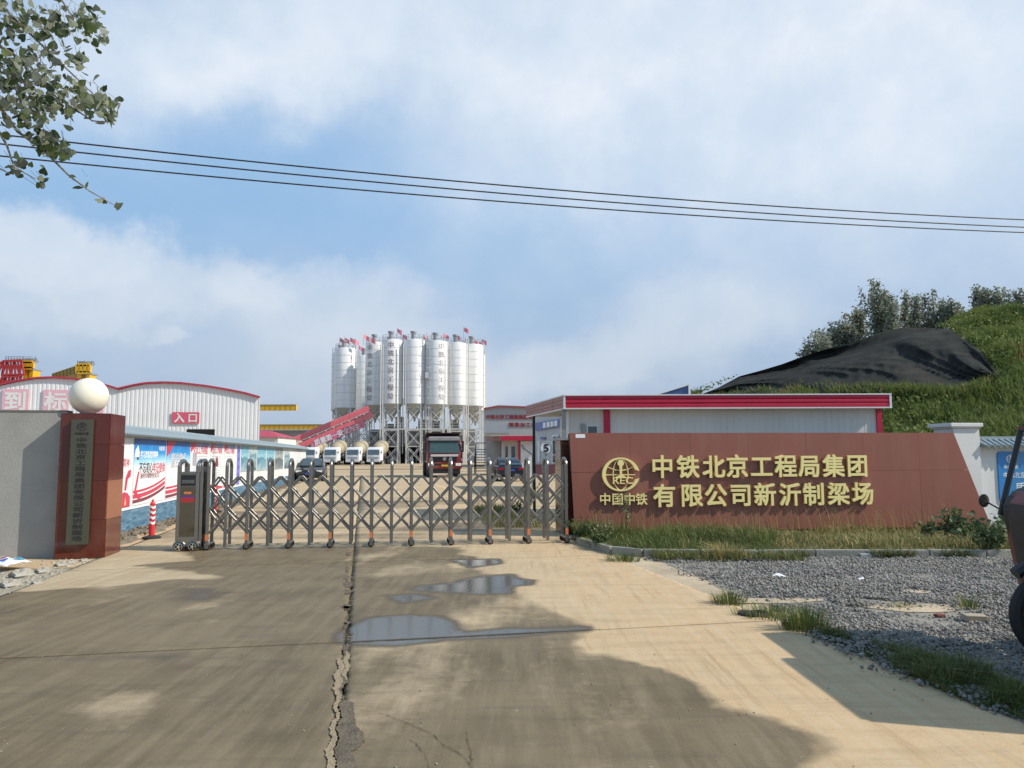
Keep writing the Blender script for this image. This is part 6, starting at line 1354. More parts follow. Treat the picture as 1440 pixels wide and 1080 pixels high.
# batching building behind and under the silos
bt = thing('batching_building', 'grey batching building with dark openings under the silos', 'building', (at(533, 640, 163).x, 163, 0))
M_bgrey = mat('plant_grey', (.24, .245, .25), .7, 0, .15, .6); o = bt.location
G_box(bt, 'wall', M_bgrey, (520, 604), (668, 652), 163.5, 8); 
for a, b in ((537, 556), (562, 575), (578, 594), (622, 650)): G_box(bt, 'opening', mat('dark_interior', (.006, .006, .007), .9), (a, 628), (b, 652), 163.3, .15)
for a, b, y0, y1 in ((536, 556, 621, 628), (571, 586, 620, 628), (620, 640, 616, 626)): G_box(bt, 'panel', mat('panel_pale', (.45, .46, .46), .6), (a, y0), (b, y1), 162.8, .3)
for i in range(9): x = 540 + i * 15; G_box(bt, 'pipe', M_grey, (x, 600), (x + 1.2, 652), 162.9, .3)
for i, (a, b, y0, y1) in enumerate([(520, 536, 606, 640), (542, 552, 596, 610), (588, 600, 590, 606), (606, 618, 592, 607), (632, 645, 590, 605), (556, 566, 586, 610)]): G_box(bt, 'machine_housing', M_bgrey, (a, y0), (b, y1), 161 + i * .3, 2)
# conveyor gallery
cv_ = thing('conveyor', 'long red covered conveyor rising from the left to the silos', 'conveyor', (at(398, 620, 140).x, 140, 0)); o = cv_.location
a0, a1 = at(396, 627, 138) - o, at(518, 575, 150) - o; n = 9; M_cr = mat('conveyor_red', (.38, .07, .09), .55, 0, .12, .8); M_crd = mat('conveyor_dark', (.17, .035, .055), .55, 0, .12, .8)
for k in range(n):
    p, q_ = a0.lerp(a1, k / n), a0.lerp(a1, (k + .985) / n); H = at(0, 600, 144).z - at(0, 610.5, 144).z
    mb = MB(); W2 = 1.9; rings = []
    for e in (p, q_):
        rings.append([(e.x, e.y - W2 / 2, e.z - H * .5), (e.x, e.y - W2 / 2, e.z + H * .15), (e.x, e.y - W2 * .3, e.z + H * .42), (e.x, e.y, e.z + H * .5), (e.x, e.y + W2 * .3, e.z + H * .42), (e.x, e.y + W2 / 2, e.z + H * .15), (e.x, e.y + W2 / 2, e.z - H * .5)])
    mb.loft(rings); mb.build('cover', M_crd if k in (2, 3, 4) else M_cr, cv_)  # middle covers take the darker red as painted shade
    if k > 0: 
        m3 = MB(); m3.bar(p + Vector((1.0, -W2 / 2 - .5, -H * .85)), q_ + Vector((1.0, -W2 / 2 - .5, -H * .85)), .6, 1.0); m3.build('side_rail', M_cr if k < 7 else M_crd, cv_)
lt2 = MB(); truss(lt2, a0 + Vector((0, -.9, -H * .5)), a1 + Vector((0, -.9, -H * .5)), a0 + Vector((1, -.9, -H * .5 - 1.4)), a1 + Vector((1, -.9, -H * .5 - 1.4)), 22, .14); lt2.build('under_truss', M_grey, cv_)
for k in range(3, 10):
    p = a0.lerp(a1, k / 10); zt = p.z - H * .5; 
    for dy in (-.9, .9): 
        m3 = MB(); m3.bar((p.x - .8, p.y + dy, zt), (p.x - 1.2, p.y + dy, 0), .16); m3.bar((p.x + .8, p.y + dy, zt), (p.x + 1.2, p.y + dy, 0), .16)
        nz_ = max(1, int(zt / 2.2))
        for j in range(nz_): z0, z1 = zt * j / nz_, zt * (j + 1) / nz_; m3.bar((p.x - 1.1, p.y + dy, z0), (p.x + 1.1, p.y + dy, z1), .09); m3.bar((p.x + 1.1, p.y + dy, z0), (p.x - 1.1, p.y + dy, z1), .09)
        m3.build('trestle', M_grey, cv_)
bn = thing('slogan_banner', 'pink banner with white characters hung below the conveyor', 'banner', (at(440, 618, 139).x, 139, 0)); o = bn.location
q0, q1 = at(440, 624, 137.5) - o, at(512, 596, 137.5) - o; hb_ = 1.35; dvec = (q1 - q0); 
for k in range(9):
    p, e = q0 + dvec * (k / 9), q0 + dvec * ((k + 1) / 9); m2 = MB(); m2.prism([(p.x, p.z - hb_ / 2), (e.x, e.z - hb_ / 2), (e.x, e.z + hb_ / 2), (p.x, p.z + hb_ / 2)], 0 - (139 - 137.5), -(139 - 137.5) + .03, 'y'); m2.build('banner_section', mat('banner_pink', (.70, .16, .28), .6) if k < 5 else mat('banner_dull', (.35, .10, .16), .6), bn)
ang_ = math.atan2(dvec.z, dvec.x)
for k, ch in enumerate('质量第一安全为主'):
    p = q0 + dvec * ((k + .8) / 9); o_ = text(ch, 1.15, M_whiteink if k < 5 else mat('banner_text_dull', (.5, .42, .46), .6), bn, (p.x, p.y - .05, p.z), .01, .02, 'character'); o_.rotation_euler = (0, -ang_, 0)
# sand conveyor hopper clutter at its foot
# ================================================================== VEHICLES
def rring(hw, z0, z1, y, r=.12, n=3):
    o = []
    for cx_, cz_, a_ in ((hw - r, z0 + r, -90), (hw - r, z1 - r, 0), (-hw + r, z1 - r, 90), (-hw + r, z0 + r, 180)):
        for i in range(n + 1): a = R(a_ + 90 * i / n); o.append((cx_ + r * math.cos(a), y, cz_ + r * math.sin(a)))
    return o
def vwheel(t, x, y, r, wd, dbl=False):
    m2 = MB(); M_ = Matrix.Rotation(R(90), 3, 'Y'); m2.lathe([(r * .55, -wd / 2), (r * .93, -wd / 2), (r, -wd / 2 + .04), (r, wd / 2 - .04), (r * .93, wd / 2), (r * .55, wd / 2)], 24, (x, y, r), 0, M_); wv_ = m2.build('wheel', M_dark, t, smooth=True)
    m3 = MB(); m3.lathe([(0, -wd * .35), (r * .3, -wd * .35), (r * .56, -wd * .45), (r * .56, wd * .45), (r * .3, wd * .35), (0, wd * .35)], 20, (x, y, r), 0, M_); m3.build('rim', M_grey, wv_, smooth=True)
def mixer_proto():
    t = thing('mixer_truck', 'x', 'truck', (0, 0, 0), 0, 'concrete mixer trucks parked by the plant')
    M_cab = mat('cab_white', (.74, .75, .76), .35, 0, .03); M_drum = mat('drum_beige', (.42, .35, .22), .6, 0, .15, .8, dirt=((.22, .2, .16), .6, .8)); M_dr2 = mat('drum_grey', (.20, .21, .19), .6, 0, .2, 1)
    mb = MB(); mb.loft([rring(1.22, .75, 1.78, 0, .12), rring(1.24, .65, 2.85, .34, .14), rring(1.24, .65, 3.1, .7, .14), rring(1.24, .65, 3.15, 2.0, .14)]); mb.build('cab', M_cab, t, smooth=True)
    mb = MB(); mb.quad((-1.08, -.03, 1.74), (1.08, -.03, 1.74), (1.03, .23, 2.68), (-1.03, .23, 2.68)); mb.build('windscreen', mat('cab_glass', (.10, .14, .17), .08), t)
    mb = MB(); mb.bx(-1.0, 1.0, -.04, -.0, 1.25, 1.35); mb.bx(-.9, .9, -.04, 0, 1.05, 1.14); mb.build('grille', M_grey, t)
    mb = MB(); mb.bx(-1.23, 1.23, -.12, .25, .45, .85); mb.build('bumper', M_cab, t, bevel=.04)
    for x in (-.95, .95): m2 = MB(); m2.bx(x - .2, x + .2, -.14, -.11, .6, .75); m2.build('headlight', M_lamp, t)
    for x in (-1.25, 1.25): m2 = MB(); m2.bx(x + .18 * (x > 0) - .0 - .18 * (x < 0) - .06, x + .18 * (x > 0) - .18 * (x < 0) + .06, .1, .2, 1.9, 2.5); m2.build('mirror', M_black, t)
    mb = MB(); mb.bx(-.45, .45, 1.5, 8.4, .75, 1.05); mb.build('chassis', M_black, t)
    M_ = Matrix.Rotation(R(-101), 3, 'X') 
    Md = Matrix.Rotation(R(-76), 3, 'X')
    mb = MB(); mb.lathe([(0, 0), (.7, .02), (1.1, .5), (1.35, 1.5), (1.35, 2.7), (1.05, 4.0), (.60, 5.0), (.55, 5.1), (0, 5.1)], 28, (0, 2.3, 2.45), 0, Md); d_ = mb.build('drum', M_drum, t, smooth=True)
    m2 = MB(); m2.lathe([(1.07, 4.0), (.62, 5.0)], 28, (0, 2.32, 2.46), 0, Md); m2.lathe([(1.365, 1.5), (1.365, 2.0)], 28, (0, 2.3, 2.45), 0, Md); m2.build('drum_band', M_dr2, d_, smooth=True)
    mb = MB(); mb.add([(-.7, 7.1, 4.3), (.7, 7.1, 4.3), (.7, 8.3, 4.3), (-.7, 8.3, 4.3), (-.25, 7.5, 3.4), (.25, 7.5, 3.4), (.25, 8.0, 3.4), (-.25, 8.0, 3.4)], [(0, 1, 5, 4), (1, 2, 6, 5), (2, 3, 7, 6), (3, 0, 4, 7)]); mb.bx(-.08, .08, 7.6, 7.75, 1.0, 3.0); mb.build('hopper', M_grey, t)
    mb = MB(); 
    for x in (-.9, .9): mb.bar((x, 7.2, 1.0), (x * .7, 6.9, 2.9), .1); mb.bar((x, 2.5, 1.0), (x * .7, 2.6, 2.3), .12)
    mb.bx(.55, 1.2, 2.4, 3.6, .6, 1.5); mb.bx(-1.2, -.55, 2.4, 3.6, .6, 1.4); mb.build('frame_parts', M_black, t)
    for y in (1.1, 5.4, 6.7):
        for x in (-1.02, 1.02): vwheel(t, x, y, .52, .34 if y < 2 else .5)
        if y > 2: 
            for x in (-1.0, 1.0): m2 = MB(); m2.bx(x - .28, x + .28, y - .5, y + .5, 1.10, 1.15); m2.build('mudguard', M_black, t)
    return t
mp = mixer_proto()
mx_spec = [(464, 137, 'x'), (495.5, 138.5, ''), (525, 139.5, ''), (434, 136, ''), (403, 135, ''), (374, 134, '')]
ml = ['white cabbed mixer truck second from the left of the visible cabs', 'mixer truck with beige drum, left neighbour of the rightmost cab', 'rightmost mixer truck, standing clear beside the lattice legs', 'mixer truck half hidden by the far end of the poster wall', 'mixer truck of which only the beige drum shows above the wall', 'leftmost mixer drum just showing over the wall by the small house']
for i, (px, Y, _) in enumerate(mx_spec):
    c = g(px, 652); p = at(px, 640, Y); t = mp if i == 0 else copy_tree(mp); t.location = (p.x, Y, 0); t.rotation_euler = (0, 0, R(-7)); t['label'] = ml[i]
# dump truck
DT = g(625, 671.5); DTY = DT.y; ppm = F / DTY; print('dump', DT, ppm)
dt = thing('dump_truck', 'red tipper truck with high dark box facing the gate in the yard', 'truck', (DT.x, DTY, 0), R(9)); M_dred = mat('truck_red', (.17, .016, .016), .35, 0, .15, 2, dirt=((.25, .18, .14), .5, 1.5)); M_box = mat('tipper_box', (.09, .035, .035), .6, 0, .3, 1.2, dirt=((.16, .13, .11), .6, 1))
cw = 1.23
mb = MB(); mb.loft([rring(cw, 1.0, 1.80, .05, .12), rring(cw, .95, 2.76, .34, .14), rring(cw, .95, 2.95, .7, .16), rring(cw, .95, 2.95, 1.9, .16)]); mb.build('cab', M_dred, dt, smooth=True)
mb = MB(); mb.loft([rring(1.15, 2.68, 2.90, .1, .06), rring(1.12, 2.80, 2.98, .5, .06)]); mb.build('sun_visor', mat('visor_grey', (.25, .24, .24), .4), dt)
mb = MB(); mb.quad((-1.10, -.0, 1.78), (1.10, -.0, 1.78), (1.04, .24, 2.64), (-1.04, .24, 2.64)); mb.build('windscreen', mat('cab_glass2', (.05, .09, .09), .07), dt)
mb = MB(); mb.bx(-1.0, 1.0, .0, .04, 1.52, 1.68); mb.build('badge_panel', mat('panel_grey', (.55, .5, .48), .4), dt)
for z in (1.20, 1.30, 1.40): m2 = MB(); m2.bx(-.85, .85, -.02, .06, z, z + .06); m2.build('grille_bar', M_black, dt)
mb = MB(); mb.bx(-.9, .9, .03, .06, 1.15, 1.5); mb.build('grille', M_black, dt)
mb = MB(); mb.lathe([(0, 0), (.13, 0), (.13, .02), (0, .02)], 16, (0, -.03, 1.34), 0, Matrix.Rotation(R(90), 3, 'X')); mb.build('badge', M_chrome, dt)
mb = MB(); mb.bx(-1.25, 1.25, -.14, .3, .62, 1.12); mb.build('bumper', M_dred, dt, bevel=.05)
mb = MB(); mb.bx(-.75, .75, -.155, -.13, .9, 1.0); mb.bx(-1.15, 1.15, -.05, .2, .30, .62); mb.build('lower_bumper', M_black, dt)
mb = MB(); mb.bx(-.24, .24, -.17, -.15, .80, .93); mb.build('number_plate', mat('plate_yellow', (.60, .38, .04), .5), dt)
for x in (-1.0, 1.0):
    m2 = MB(); m2.bx(x - .2, x + .2, -.16, -.13, .84, 1.04); m2.build('headlight', M_lamp, dt, bevel=.01)
    s_ = 1 if x > 0 else -1; m2 = MB(); m2.bx(x + s_ * .34 - .08, x + s_ * .34 + .08, .05, .15, 1.85, 2.65); m2.bar((x, .2, 2.7), (x + s_ * .34, .1, 2.6), .04); m2.build('mirror', M_black, dt)
mb = MB(); mb.prism([(2.05, 1.15), (7.6, 1.15), (7.6, 3.28), (2.05, 3.28), ], -1.22, 1.22, 'x'); mb.build('tipper_body', M_box, dt)
mb = MB(); mb.bx(-1.27, 1.27, 1.7, 2.04, 1.4, 3.30); mb.bx(-1.25, 1.25, .95, 2.06, 3.20, 3.28); mb.build('headboard', mat('headboard_dark', (.035, .012, .012), .6, 0, .3), dt)
for k in range(9):
    for s_ in (-1, 1): m2 = MB(); y = 2.3 + k * .62; m2.bx(s_ * 1.22 - .04, s_ * 1.22 + .04, y, y + .12, 1.2, 3.2); m2.build('side_rib', M_box, dt)
for z in (1.9, 2.6): 
    for s_ in (-1, 1): m2 = MB(); m2.bx(s_ * 1.22 - .03, s_ * 1.22 + .03, 2.1, 7.55, z, z + .08); m2.build('side_rail', mat('rail_pale', (.3, .28, .26), .6), dt)
mb = MB(); mb.bx(-.45, .45, 1.9, 7.4, .7, 1.14); mb.build('chassis', M_black, dt)
for y in (1.0, 2.7, 5.3, 6.6):
    for x in (-1.02, 1.02): vwheel(dt, x, y, .53, .32 if y < 3 else .5)
# cars
def car(label, loc, rz, rear=False, plate=None, mcol=None):
    t = thing('car', label, 'car', loc, rz, None); m = mcol
    mb = MB(); mb.loft([rring(.60, .34, .60, 0, .1), rring(.78, .26, .72, .08, .14), rring(.86, .22, .80, .35, .16), rring(.89, .22, .90, 1.0, .16), rring(.89, .22, .96, 1.5, .16), rring(.89, .22, .97, 3.0, .16), rring(.87, .24, .97, 3.9, .16), rring(.82, .30, .94, 4.3, .14), rring(.70, .38, .82, 4.42, .1)]); mb.build('body', m, t, smooth=True)
    roof = [rring(.80, .88, .93, 1.05, .02), rring(.70, .88, 1.25, 1.6, .08), rring(.62, .90, 1.44, 2.1, .09), rring(.62, .90, 1.45, 2.9, .09), rring(.68, .88, 1.25, 3.55, .08), rring(.76, .88, .96, 3.95, .03)]
    mb = MB(); mb.loft(roof); mb.build('cabin', m, t, smooth=True)
    mb = MB(); mb.quad((-.68, 1.10, .97), (.68, 1.10, .97), (.55, 2.0, 1.415), (-.55, 2.0, 1.415)); mb.v = [(x, y - .03, z + .02) for x, y, z in mb.v]; mb.build('windscreen', M_glass, t)
    mb = MB(); mb.quad((.65, 3.92, .99), (-.65, 3.92, .99), (-.55, 3.02, 1.42), (.55, 3.02, 1.42)); mb.v = [(x, y + .03, z + .02) for x, y, z in mb.v]; mb.build('rear_window', M_glass, t)
    for s_ in (-1, 1): m2 = MB(); m2.quad((s_ * .80, 1.35, .97), (s_ * .79, 3.6, .97), (s_ * .655, 2.95, 1.36), (s_ * .655, 2.05, 1.36)); m2.build('side_window', M_glass, t)
    for x in (-.80, .80):
        for y in (.85, 3.45): vwheel(t, x, y, .31, .2)
    for x in (-.62, .62):
        m2 = MB(); m2.bx(x - .19, x + .19, .03, .12, .58, .70); m2.build('headlight', M_lamp, t, bevel=.02); m2 = MB(); m2.bx(x - .17, x + .17, 4.33, 4.43, .68, .84); m2.build('tail_light', mat('tail_red', (.30, .01, .015), .2), t, bevel=.02)
        s_ = 1 if x > 0 else -1; m2 = MB(); m2.loft([rring(.07, -.05, .06, 0, .03), rring(.08, -.06, .07, .1, .03)]); m2.v = [(a + s_ * .96, b + 1.3, c + 1.0) for a, b, c in m2.v]; m2.build('mirror', m, t, smooth=True)
    mb = MB(); mb.bx(-.35, .35, .0, .1, .60, .70); mb.bx(-.55, .55, .02, .1, .30, .42); mb.build('grille', M_black, t); mb = MB(); mb.lathe([(0, 0), (.06, 0), (.06, .02), (0, .02)], 12, (0, -.01, .65), 0, Matrix.Rotation(R(90), 3, 'X')); mb.build('badge', M_chrome, t)
    for y0, y1 in ((-.03, -.01), (4.44, 4.46)): m2 = MB(); m2.bx(-.22, .22, y0, y1, .44, .56) if y0 < 0 else m2.bx(-.22, .22, y0, y1, .62, .74); m2.build('number_plate', mat('plate_blue', (.04, .07, .35), .4), t)
    return t
c = g(434, 677.5); car('black saloon car facing the gate by the far end of the poster wall', (c.x, c.y, 0), R(10), mcol=mat('car_black', (.02, .022, .026), .22, 0, .1))
c = g(719, 677); co = Vector((c.x, c.y, 0)); th = R(-172); v = Matrix.Rotation(th, 3, 'Z') @ Vector((0, 4.44, 0)); car('dark blue car seen from behind near the red roofed office', co - v, th, mcol=mat('car_navy', (.012, .016, .035), .22, 0, .1))

# ================================================================== RIGHT FAR BUILDINGS
ws_ = thing('steel_workshop', 'grey steel workshop with low gable roof and red characters, right of the silos', 'workshop', (at(681, 640, 105).x, 105, 0)); o = ws_.location
Pg = [at(680.5, 576, 105) - o, at(701, 572.3, 105) - o, at(760, 574.5, 105) - o, at(900, 582, 105) - o]
mb = MB(); mb.prism([(Pg[0].x, 0), (Pg[3].x, 0), (Pg[3].x, Pg[3].z), (Pg[2].x, Pg[2].z), (Pg[1].x, Pg[1].z), (Pg[0].x, Pg[0].z)], 0, .3, 'y'); mb.build('gable_wall', mat('workshop_grey', (.36, .37, .38), .6, 0, .04, .4), ws_)
mb = MB(); 
for p, q_ in zip(Pg[:-1], Pg[1:]): mb.add([(p.x, -.3, p.z), (q_.x, -.3, q_.z), (q_.x, 30, q_.z), (p.x, 30, p.z), (p.x, -.3, p.z + .22), (q_.x, -.3, q_.z + .22), (q_.x, 30, q_.z + .22), (p.x, 30, p.z + .22)], [(0, 1, 2, 3), (4, 7, 6, 5), (0, 4, 5, 1), (0, 3, 7, 4)])
mb.build('roof', mat('roof_dull_red', (.30, .07, .08), .6), ws_); mb = MB(); mb.bx(0, .2, .31, 30, 0, Pg[0].z); mb.build('side_wall', mat('workshop_grey', (.36, .37, .38), .6), ws_)
M_rtx = mat('workshop_text', (.26, .015, .03), .6)
for i, ch in enumerate('中铁北京工程局集团有限公司新沂制梁场'): p = at(686.5 + 6.55 * i, 586.5, 105) - o; text(ch, 6.6 / F * 105, M_rtx, ws_, (p.x, -.05, p.z), .05, .022, 'character')
for i, ch in enumerate('钢筋加工场'): p = at(719 + 8 * i, 597.3, 105) - o; text(ch, 6.8 / F * 105, M_rtx, ws_, (p.x, -.05, p.z), .05, .022, 'character')
G_box(ws_, 'canopy', M_grey, (681, 608.5), (715, 610), 103.5, 1.4)
# red roofed office
of = thing('site_office', 'cream prefab office with red roof edge behind the dark blue car', 'office', (at(683, 640, 62).x, 62, 0)); o = of.location
G_box(of, 'wall', M_cream, (705, 619), (760, 672), 62.8, 5); G_box(of, 'annex_wall', mat('annex_grey', (.42, .43, .42), .7), (684, 620), (705, 668), 64.5, 4)
for z0, z1 in ((613, 616), (616.2, 619)): G_box(of, 'fascia_panel', M_fr, (704, z0), (772, z1), 62, .4); 
for z0, z1 in ((613.5, 616.5), (616.7, 619.6)):
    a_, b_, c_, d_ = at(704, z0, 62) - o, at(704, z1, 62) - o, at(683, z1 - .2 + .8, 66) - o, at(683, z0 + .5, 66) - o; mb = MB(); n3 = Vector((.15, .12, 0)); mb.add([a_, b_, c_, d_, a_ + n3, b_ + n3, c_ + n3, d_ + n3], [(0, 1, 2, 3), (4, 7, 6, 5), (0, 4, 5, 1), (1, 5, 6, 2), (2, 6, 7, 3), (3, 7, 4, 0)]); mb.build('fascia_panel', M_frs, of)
G_box(of, 'roof', mat('roof_panel', (.5, .5, .48), .6), (690, 612.2), (772, 613), 62.3, 4); G_box(of, 'red_column', M_fr, (728.5, 619.5), (731, 672), 62.5, .3); G_box(of, 'white_panel', mat('panel_white', (.68, .68, .67), .5), (732, 620), (760, 672), 62.55, .2)
G_box(of, 'post', M_black, (704, 619), (705, 672), 62.1, .15)
for a, b in ((710.5, 714.5), (719, 724.5)): 
    w3 = G_box(of, 'window_frame', M_white, (a - .8, 627.3), (b + .8, 645), 62.72, .08); G_box(of, 'pane', M_glass, (a, 628), (b, 644.3), 62.66, .04)
# satellite like lamp arm on the office wall
lp_ = thing('street_light_arm', 'grey lamp arm leaning in front of the office white panel', 'lamp', (at(742, 640, 40).x, 40, 0)); o = lp_.location; mb = MB(); mb.bar(at(733.5, 625, 40) - o, at(737, 632, 40) - o, .35, .12); mb.build('lamp_head', M_grey, lp_); mb = MB(); mb.path([at(736, 630, 40) - o, at(745, 637, 40) - o, at(749, 639, 40) - o], .035, 6); q_ = at(749, 639, 40) - o; mb.path([q_, (q_.x, q_.y, 0)], .05, 6); mb.build('arm', M_grey, lp_)
# steel stairs
st_ = thing('steel_stairs', 'black steel stairs right of the tipper truck below the workshop', 'stairs', (at(664, 660, 66).x, 66, 0)); o = st_.location; w1, w2 = at(669, 662, 66) - o, at(684, 640, 66) - o
for k in range(9): p = at(669 + 1.3 * k * .6, 662 - 3.8 * k, 66) - o; p2 = at(683 + 0, 662 - 3.8 * k, 66) - o; m2 = MB(); m2.bx(p.x * 0 + (at(669, 640, 66) - o).x, (at(684, 640, 66) - o).x, k * .25, k * .25 + .25, p.z - .04, p.z + .02); m2.build('tread', M_black, st_)
mb = MB(); xl, xr = (at(667.5, 640, 66) - o).x, (at(685, 640, 66) - o).x
for x in (xl, xr): mb.bar((x, 0, at(0, 662, 66).z), (x, 2.3, at(0, 630, 66).z), .1); mb.bar((x, 0, at(0, 645, 66).z), (x, 2.3, at(0, 625, 66).z), .07); mb.bar((x, 0, 0), (x, 0, at(0, 645, 66).z), .08); mb.bar((x, 2.3, 0), (x, 2.3, at(0, 625, 66).z), .08)
mb.bar((xl, 2.3, at(0, 625, 66).z), (xr, 2.3, at(0, 625, 66).z), .07); mb.build('stringer', M_black, st_)
# block with the blue banner seen under the canopy
bb = thing('dormitory_block', 'pale two storey block with blue banner seen under the booth canopy', 'building', (at(754, 640, 36).x, 36, 0)); o = bb.location; M_dorm = mat('dorm_white', (.46, .47, .48), .7, 0, .05, .6)
pa, pb_ = at(752, 640, 40), at(806, 640, 30)
def face(name, m, x0, x1, y0, y1, off=0, tilt=0):
    """a piece of the facade plane that comes towards the camera to the right"""
    P = []
    nrm_ = Vector((pb_.y - pa.y, -(pb_.x - pa.x), 0)).normalized(); nrm_ = -nrm_ if nrm_.y > 0 else nrm_
    for px, py in ((x0, y1), (x1, y1 - tilt), (x1, y0 - tilt), (x0, y0)):
        d = ray(px, py); oo = pa + nrm_ * off; t_ = (oo - CAM).dot(nrm_) / d.dot(nrm_); P.append(CAM + d * t_ - o)
    mb = MB(); Q = [p - nrm_ * .05 for p in P]; mb.add(P + Q, [(0, 1, 2, 3), (4, 7, 6, 5), (0, 4, 5, 1), (1, 5, 6, 2), (2, 6, 7, 3), (3, 7, 4, 0)]); return mb.build(name, m, bb)
face('wall', M_dorm, 751.5, 808, 584, 668, 0, 0); face('blue_banner', mat('banner_blue', (.07, .13, .36), .5), 753, 793, 595, 606, .08, 7)
for i in range(4): face('banner_character', M_whiteink, 763.5 + 5.3 * i, 766.8 + 5.3 * i, 594.5 - .9 * i, 602 - .9 * i, .14, .5)
face('sign_plate', mat('plate_violet', (.10, .08, .25), .5), 759.5, 766, 615, 618, .08, 0); face('window_frame', M_white, 776, 785, 612, 652, .06, 1); face('pane', M_glass, 777, 780, 614, 650, .12, 0); face('pane', mat('pane_pale', (.3, .32, .33), .2), 781, 784.3, 613.5, 650, .12, 0); face('red_base', mat('base_dull_red', (.22, .04, .05), .7), 752, 808, 653, 668, .06, 0); face('window_frame', M_white, 756, 758.5, 620, 650, .06, 0)
# low hedge and grass inside, right of the gate
c = g(760, 735); 
n = 2600; r = np.random.default_rng(33); P0 = uv(uc + 5.7, 15.9); x = r.uniform(0.05, 1.25, n) - .55; y = 17.2 + r.random(n) * 6; x = x - (y - 17.2) * .12
blades('inner_grass', np.stack([x, y, np.full(n, -.02)], 1), .12 + .2 * r.random(n), .012, [M_grass, M_straw], 1.2, seed=40, matidx=(r.random(n) > .8).astype(int))
for px, py, h, lb in ((746, 690, .8, 'leafy shrub just inside the right end of the gate'), (730, 705, .45, 'low shrub behind the gate lattice left of the leafy one')): clump('shrub', lb, 'bush', g(px, py + 20), 260, .4, h, .05, M_weed, 20, int(px))

# ================================================================== POPLAR BRANCHES, TOP LEFT
BT = thing('overhanging_poplar', 'poplar whose leafy branches hang into the top left corner', 'tree', (-9.6, 8.6, 0))
o = BT.location
mb = MB(); mb.path([(0, 0, 0), (.05, 0, 3), (.15, 0, 6), (.1, 0, 9), (.3, 0, 12)], .22, 10, r2=.06); mb.build('trunk', M_bark, BT, smooth=True)
Yb = 7.6
brs = [[(-560, 230), (-120, 60), (0, -35), (60, 85 - 60), (18, 22), (60, 85 - 0), (100, 115)], ]
def pxp_(px, py, Y=Yb): return at(px, py, Y) - o
brl = [[(-330, -60), (-60, -60), (-10, -10), (16, 22), (50, 55), (110, 112), (160, 160)], [(-330, 10), (-60, 20), (0, 65), (40, 90), (70, 130), (130, 170), (158, 172)], [(-330, 90), (-80, 110), (0, 150), (25, 185), (60, 210), (95, 245), (125, 268), (160, 288)], [(-200, -200), (-40, -120), (30, -60), (80, -10), (100, 20), (140, 40)], [(-250, 130), (-50, 140), (-10, 170), (10, 205), (20, 235), (50, 252)], [(-300, 200), (-50, 205), (-5, 235), (15, 245)]]
tw = MB(); r = np.random.default_rng(3); LP = []
for bi, bp_ in enumerate(brl):
    pts = [pxp_(x, y, Yb + .25 * math.sin(i * 1.7 + bi)) for i, (x, y) in enumerate(bp_)]; tw.path([Vector((.1, 0, pts[0].z + (.8 if bi != 3 else 0)))] + pts, .028, 5, r2=.004)
tw.build('branch', M_bark, BT, smooth=True)
twg = MB()
def near_poly(px, py): return px < 172 and py < 292
cl = []
def add_cluster(cx_, cy_, sx, sy, n):
    for _ in range(int(n * 1.35)): cl.append((cx_ + r.normal() * sx, cy_ + r.normal() * sy))
for c_ in [(15, 20, 22, 18, 40), (55, 38, 22, 16, 50), (95, 38, 20, 12, 40), (120, 22, 10, 10, 20), (138, 50, 7, 10, 14), (20, 95, 20, 18, 55), (50, 118, 24, 20, 80), (90, 140, 24, 15, 70), (128, 145, 14, 12, 42), (152, 158, 8, 10, 26), (110, 88, 8, 7, 12), (38, 160, 16, 14, 40), (60, 200, 12, 10, 30), (80, 215, 9, 8, 26), (25, 235, 9, 6, 14), (58, 258, 3, 5, 6), (-30, 60, 22, 70, 60), (10, 150, 14, 20, 26), (8, 60, 14, 20, 20), (70, 75, 14, 10, 16)]: add_cluster(*c_)
cl += [(98, 248), (113, 262), (120, 262), (136, 283), (148, 286), (163, 288), (163, 293), (118, 243), (95, 222), (103, 218), (10, 243), (22, 245), (35, 230), (58, 232), (60, 265)]
cl = [(x, y) for x, y in cl if x < 172 and y < 296]
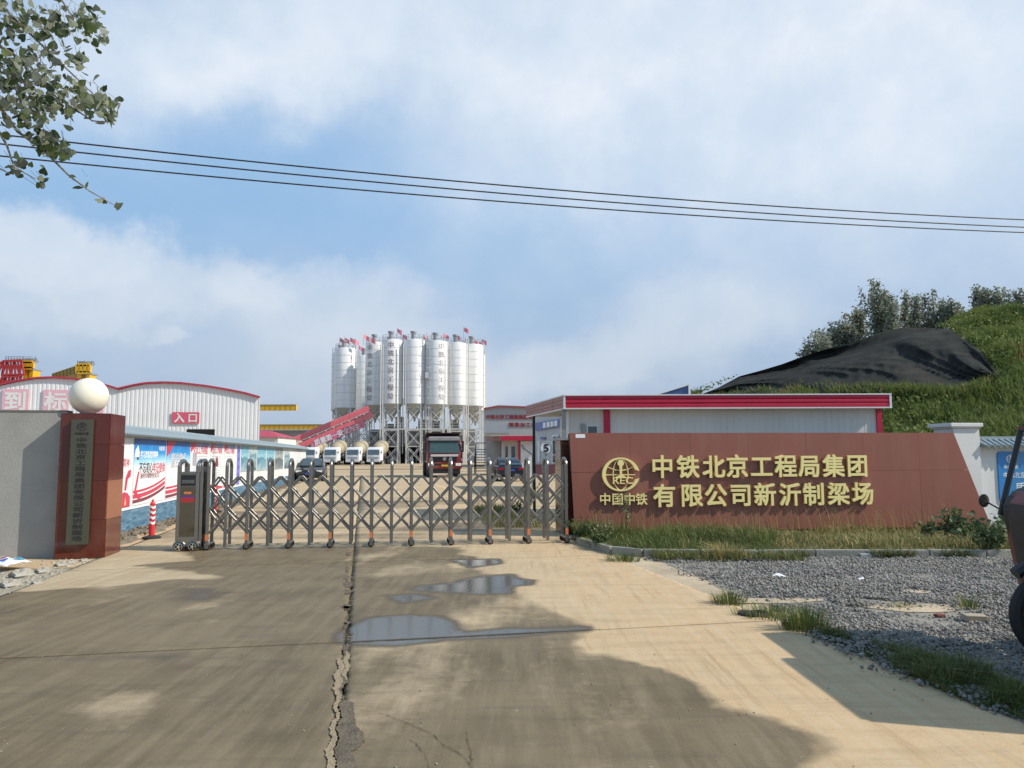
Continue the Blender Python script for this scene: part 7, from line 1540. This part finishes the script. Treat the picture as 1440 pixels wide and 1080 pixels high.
# heart shaped leaf mesh (shared)
def leaf_mesh(nm_, m):
    P = [(0, 0, 0), (.30, -.10, .03), (.50, .18, .05), (.38, .55, .04), (0, 1.0, -.06), (-.38, .55, .04), (-.50, .18, .05), (-.30, -.10, .03), (0, .4, -.02)]
    me = bpy.data.meshes.new(nm_); me.from_pydata(P, [], [(8, 0, 1), (8, 1, 2), (8, 2, 3), (8, 3, 4), (8, 4, 5), (8, 5, 6), (8, 6, 7), (8, 7, 0)]); me.materials.append(m); return me
lms = [leaf_mesh('leaf', leaf_mat('leaf_a', (.035, .06, .022), (.06, .09, .035), 3, .35, back=(.20, .23, .15))), leaf_mesh('leaf', leaf_mat('leaf_b', (.09, .13, .04), (.13, .16, .06), 3, .4, back=(.26, .29, .2))), leaf_mesh('leaf', leaf_mat('leaf_c', (.14, .15, .10), (.22, .23, .18), 3, .4, back=(.30, .32, .26)))]
allv = []; allf = []; mis = []; k = 0
order = list(range(len(cl))); r.shuffle(order); Pm = np.array([v.co[:] for v in lms[0].vertices]); Fm = [tuple(p.vertices) for p in lms[0].polygons]
for idx in order:
    px, py = cl[idx]; Y = Yb + r.normal() * .28; p = pxp_(px, py, Y); s_ = float(r.uniform(.055, .10)); eu = Euler((R(100 + r.normal() * 55), R(r.normal() * 40), float(r.uniform(0, 6.28)))); mi = int(r.choice([0, 0, 1, 1, 2]))
    if k < 300:
        l_ = bpy.data.objects.new('leaf', lms[mi]); C.objects.link(l_); l_.parent = BT; l_.location = p; l_.rotation_euler = eu; l_.scale = (s_,) * 3
    else:
        M3 = np.array(eu.to_matrix()); V = (Pm * s_) @ M3.T + np.array(p); n0 = len(allv); allv += V.tolist(); allf += [[a + n0 for a in f] for f in Fm]; mis += [mi] * len(Fm)
    k += 1
    if idx % 2 == 0: q_ = p + Vector((r.normal() * .05 - .04, r.normal() * .03, .07 + abs(r.normal()) * .04)); twg.path([p, q_], .0022, 3)
twg.build('twigs', M_bark, BT)['kind'] = 'stuff'
if allv: np_mesh('foliage', allv, allf, [m.materials[0] for m in lms], BT, 'stuff', matidx=mis)
# crown beyond the picture
P = r.normal(size=(5000, 3)) * [1.3, 1.2, 1.8] + [-.8, .3, 10.5]; leafs('crown', P, .085, lms[0].materials[0], BT, 'stuff', seed=5, asp=1.0)
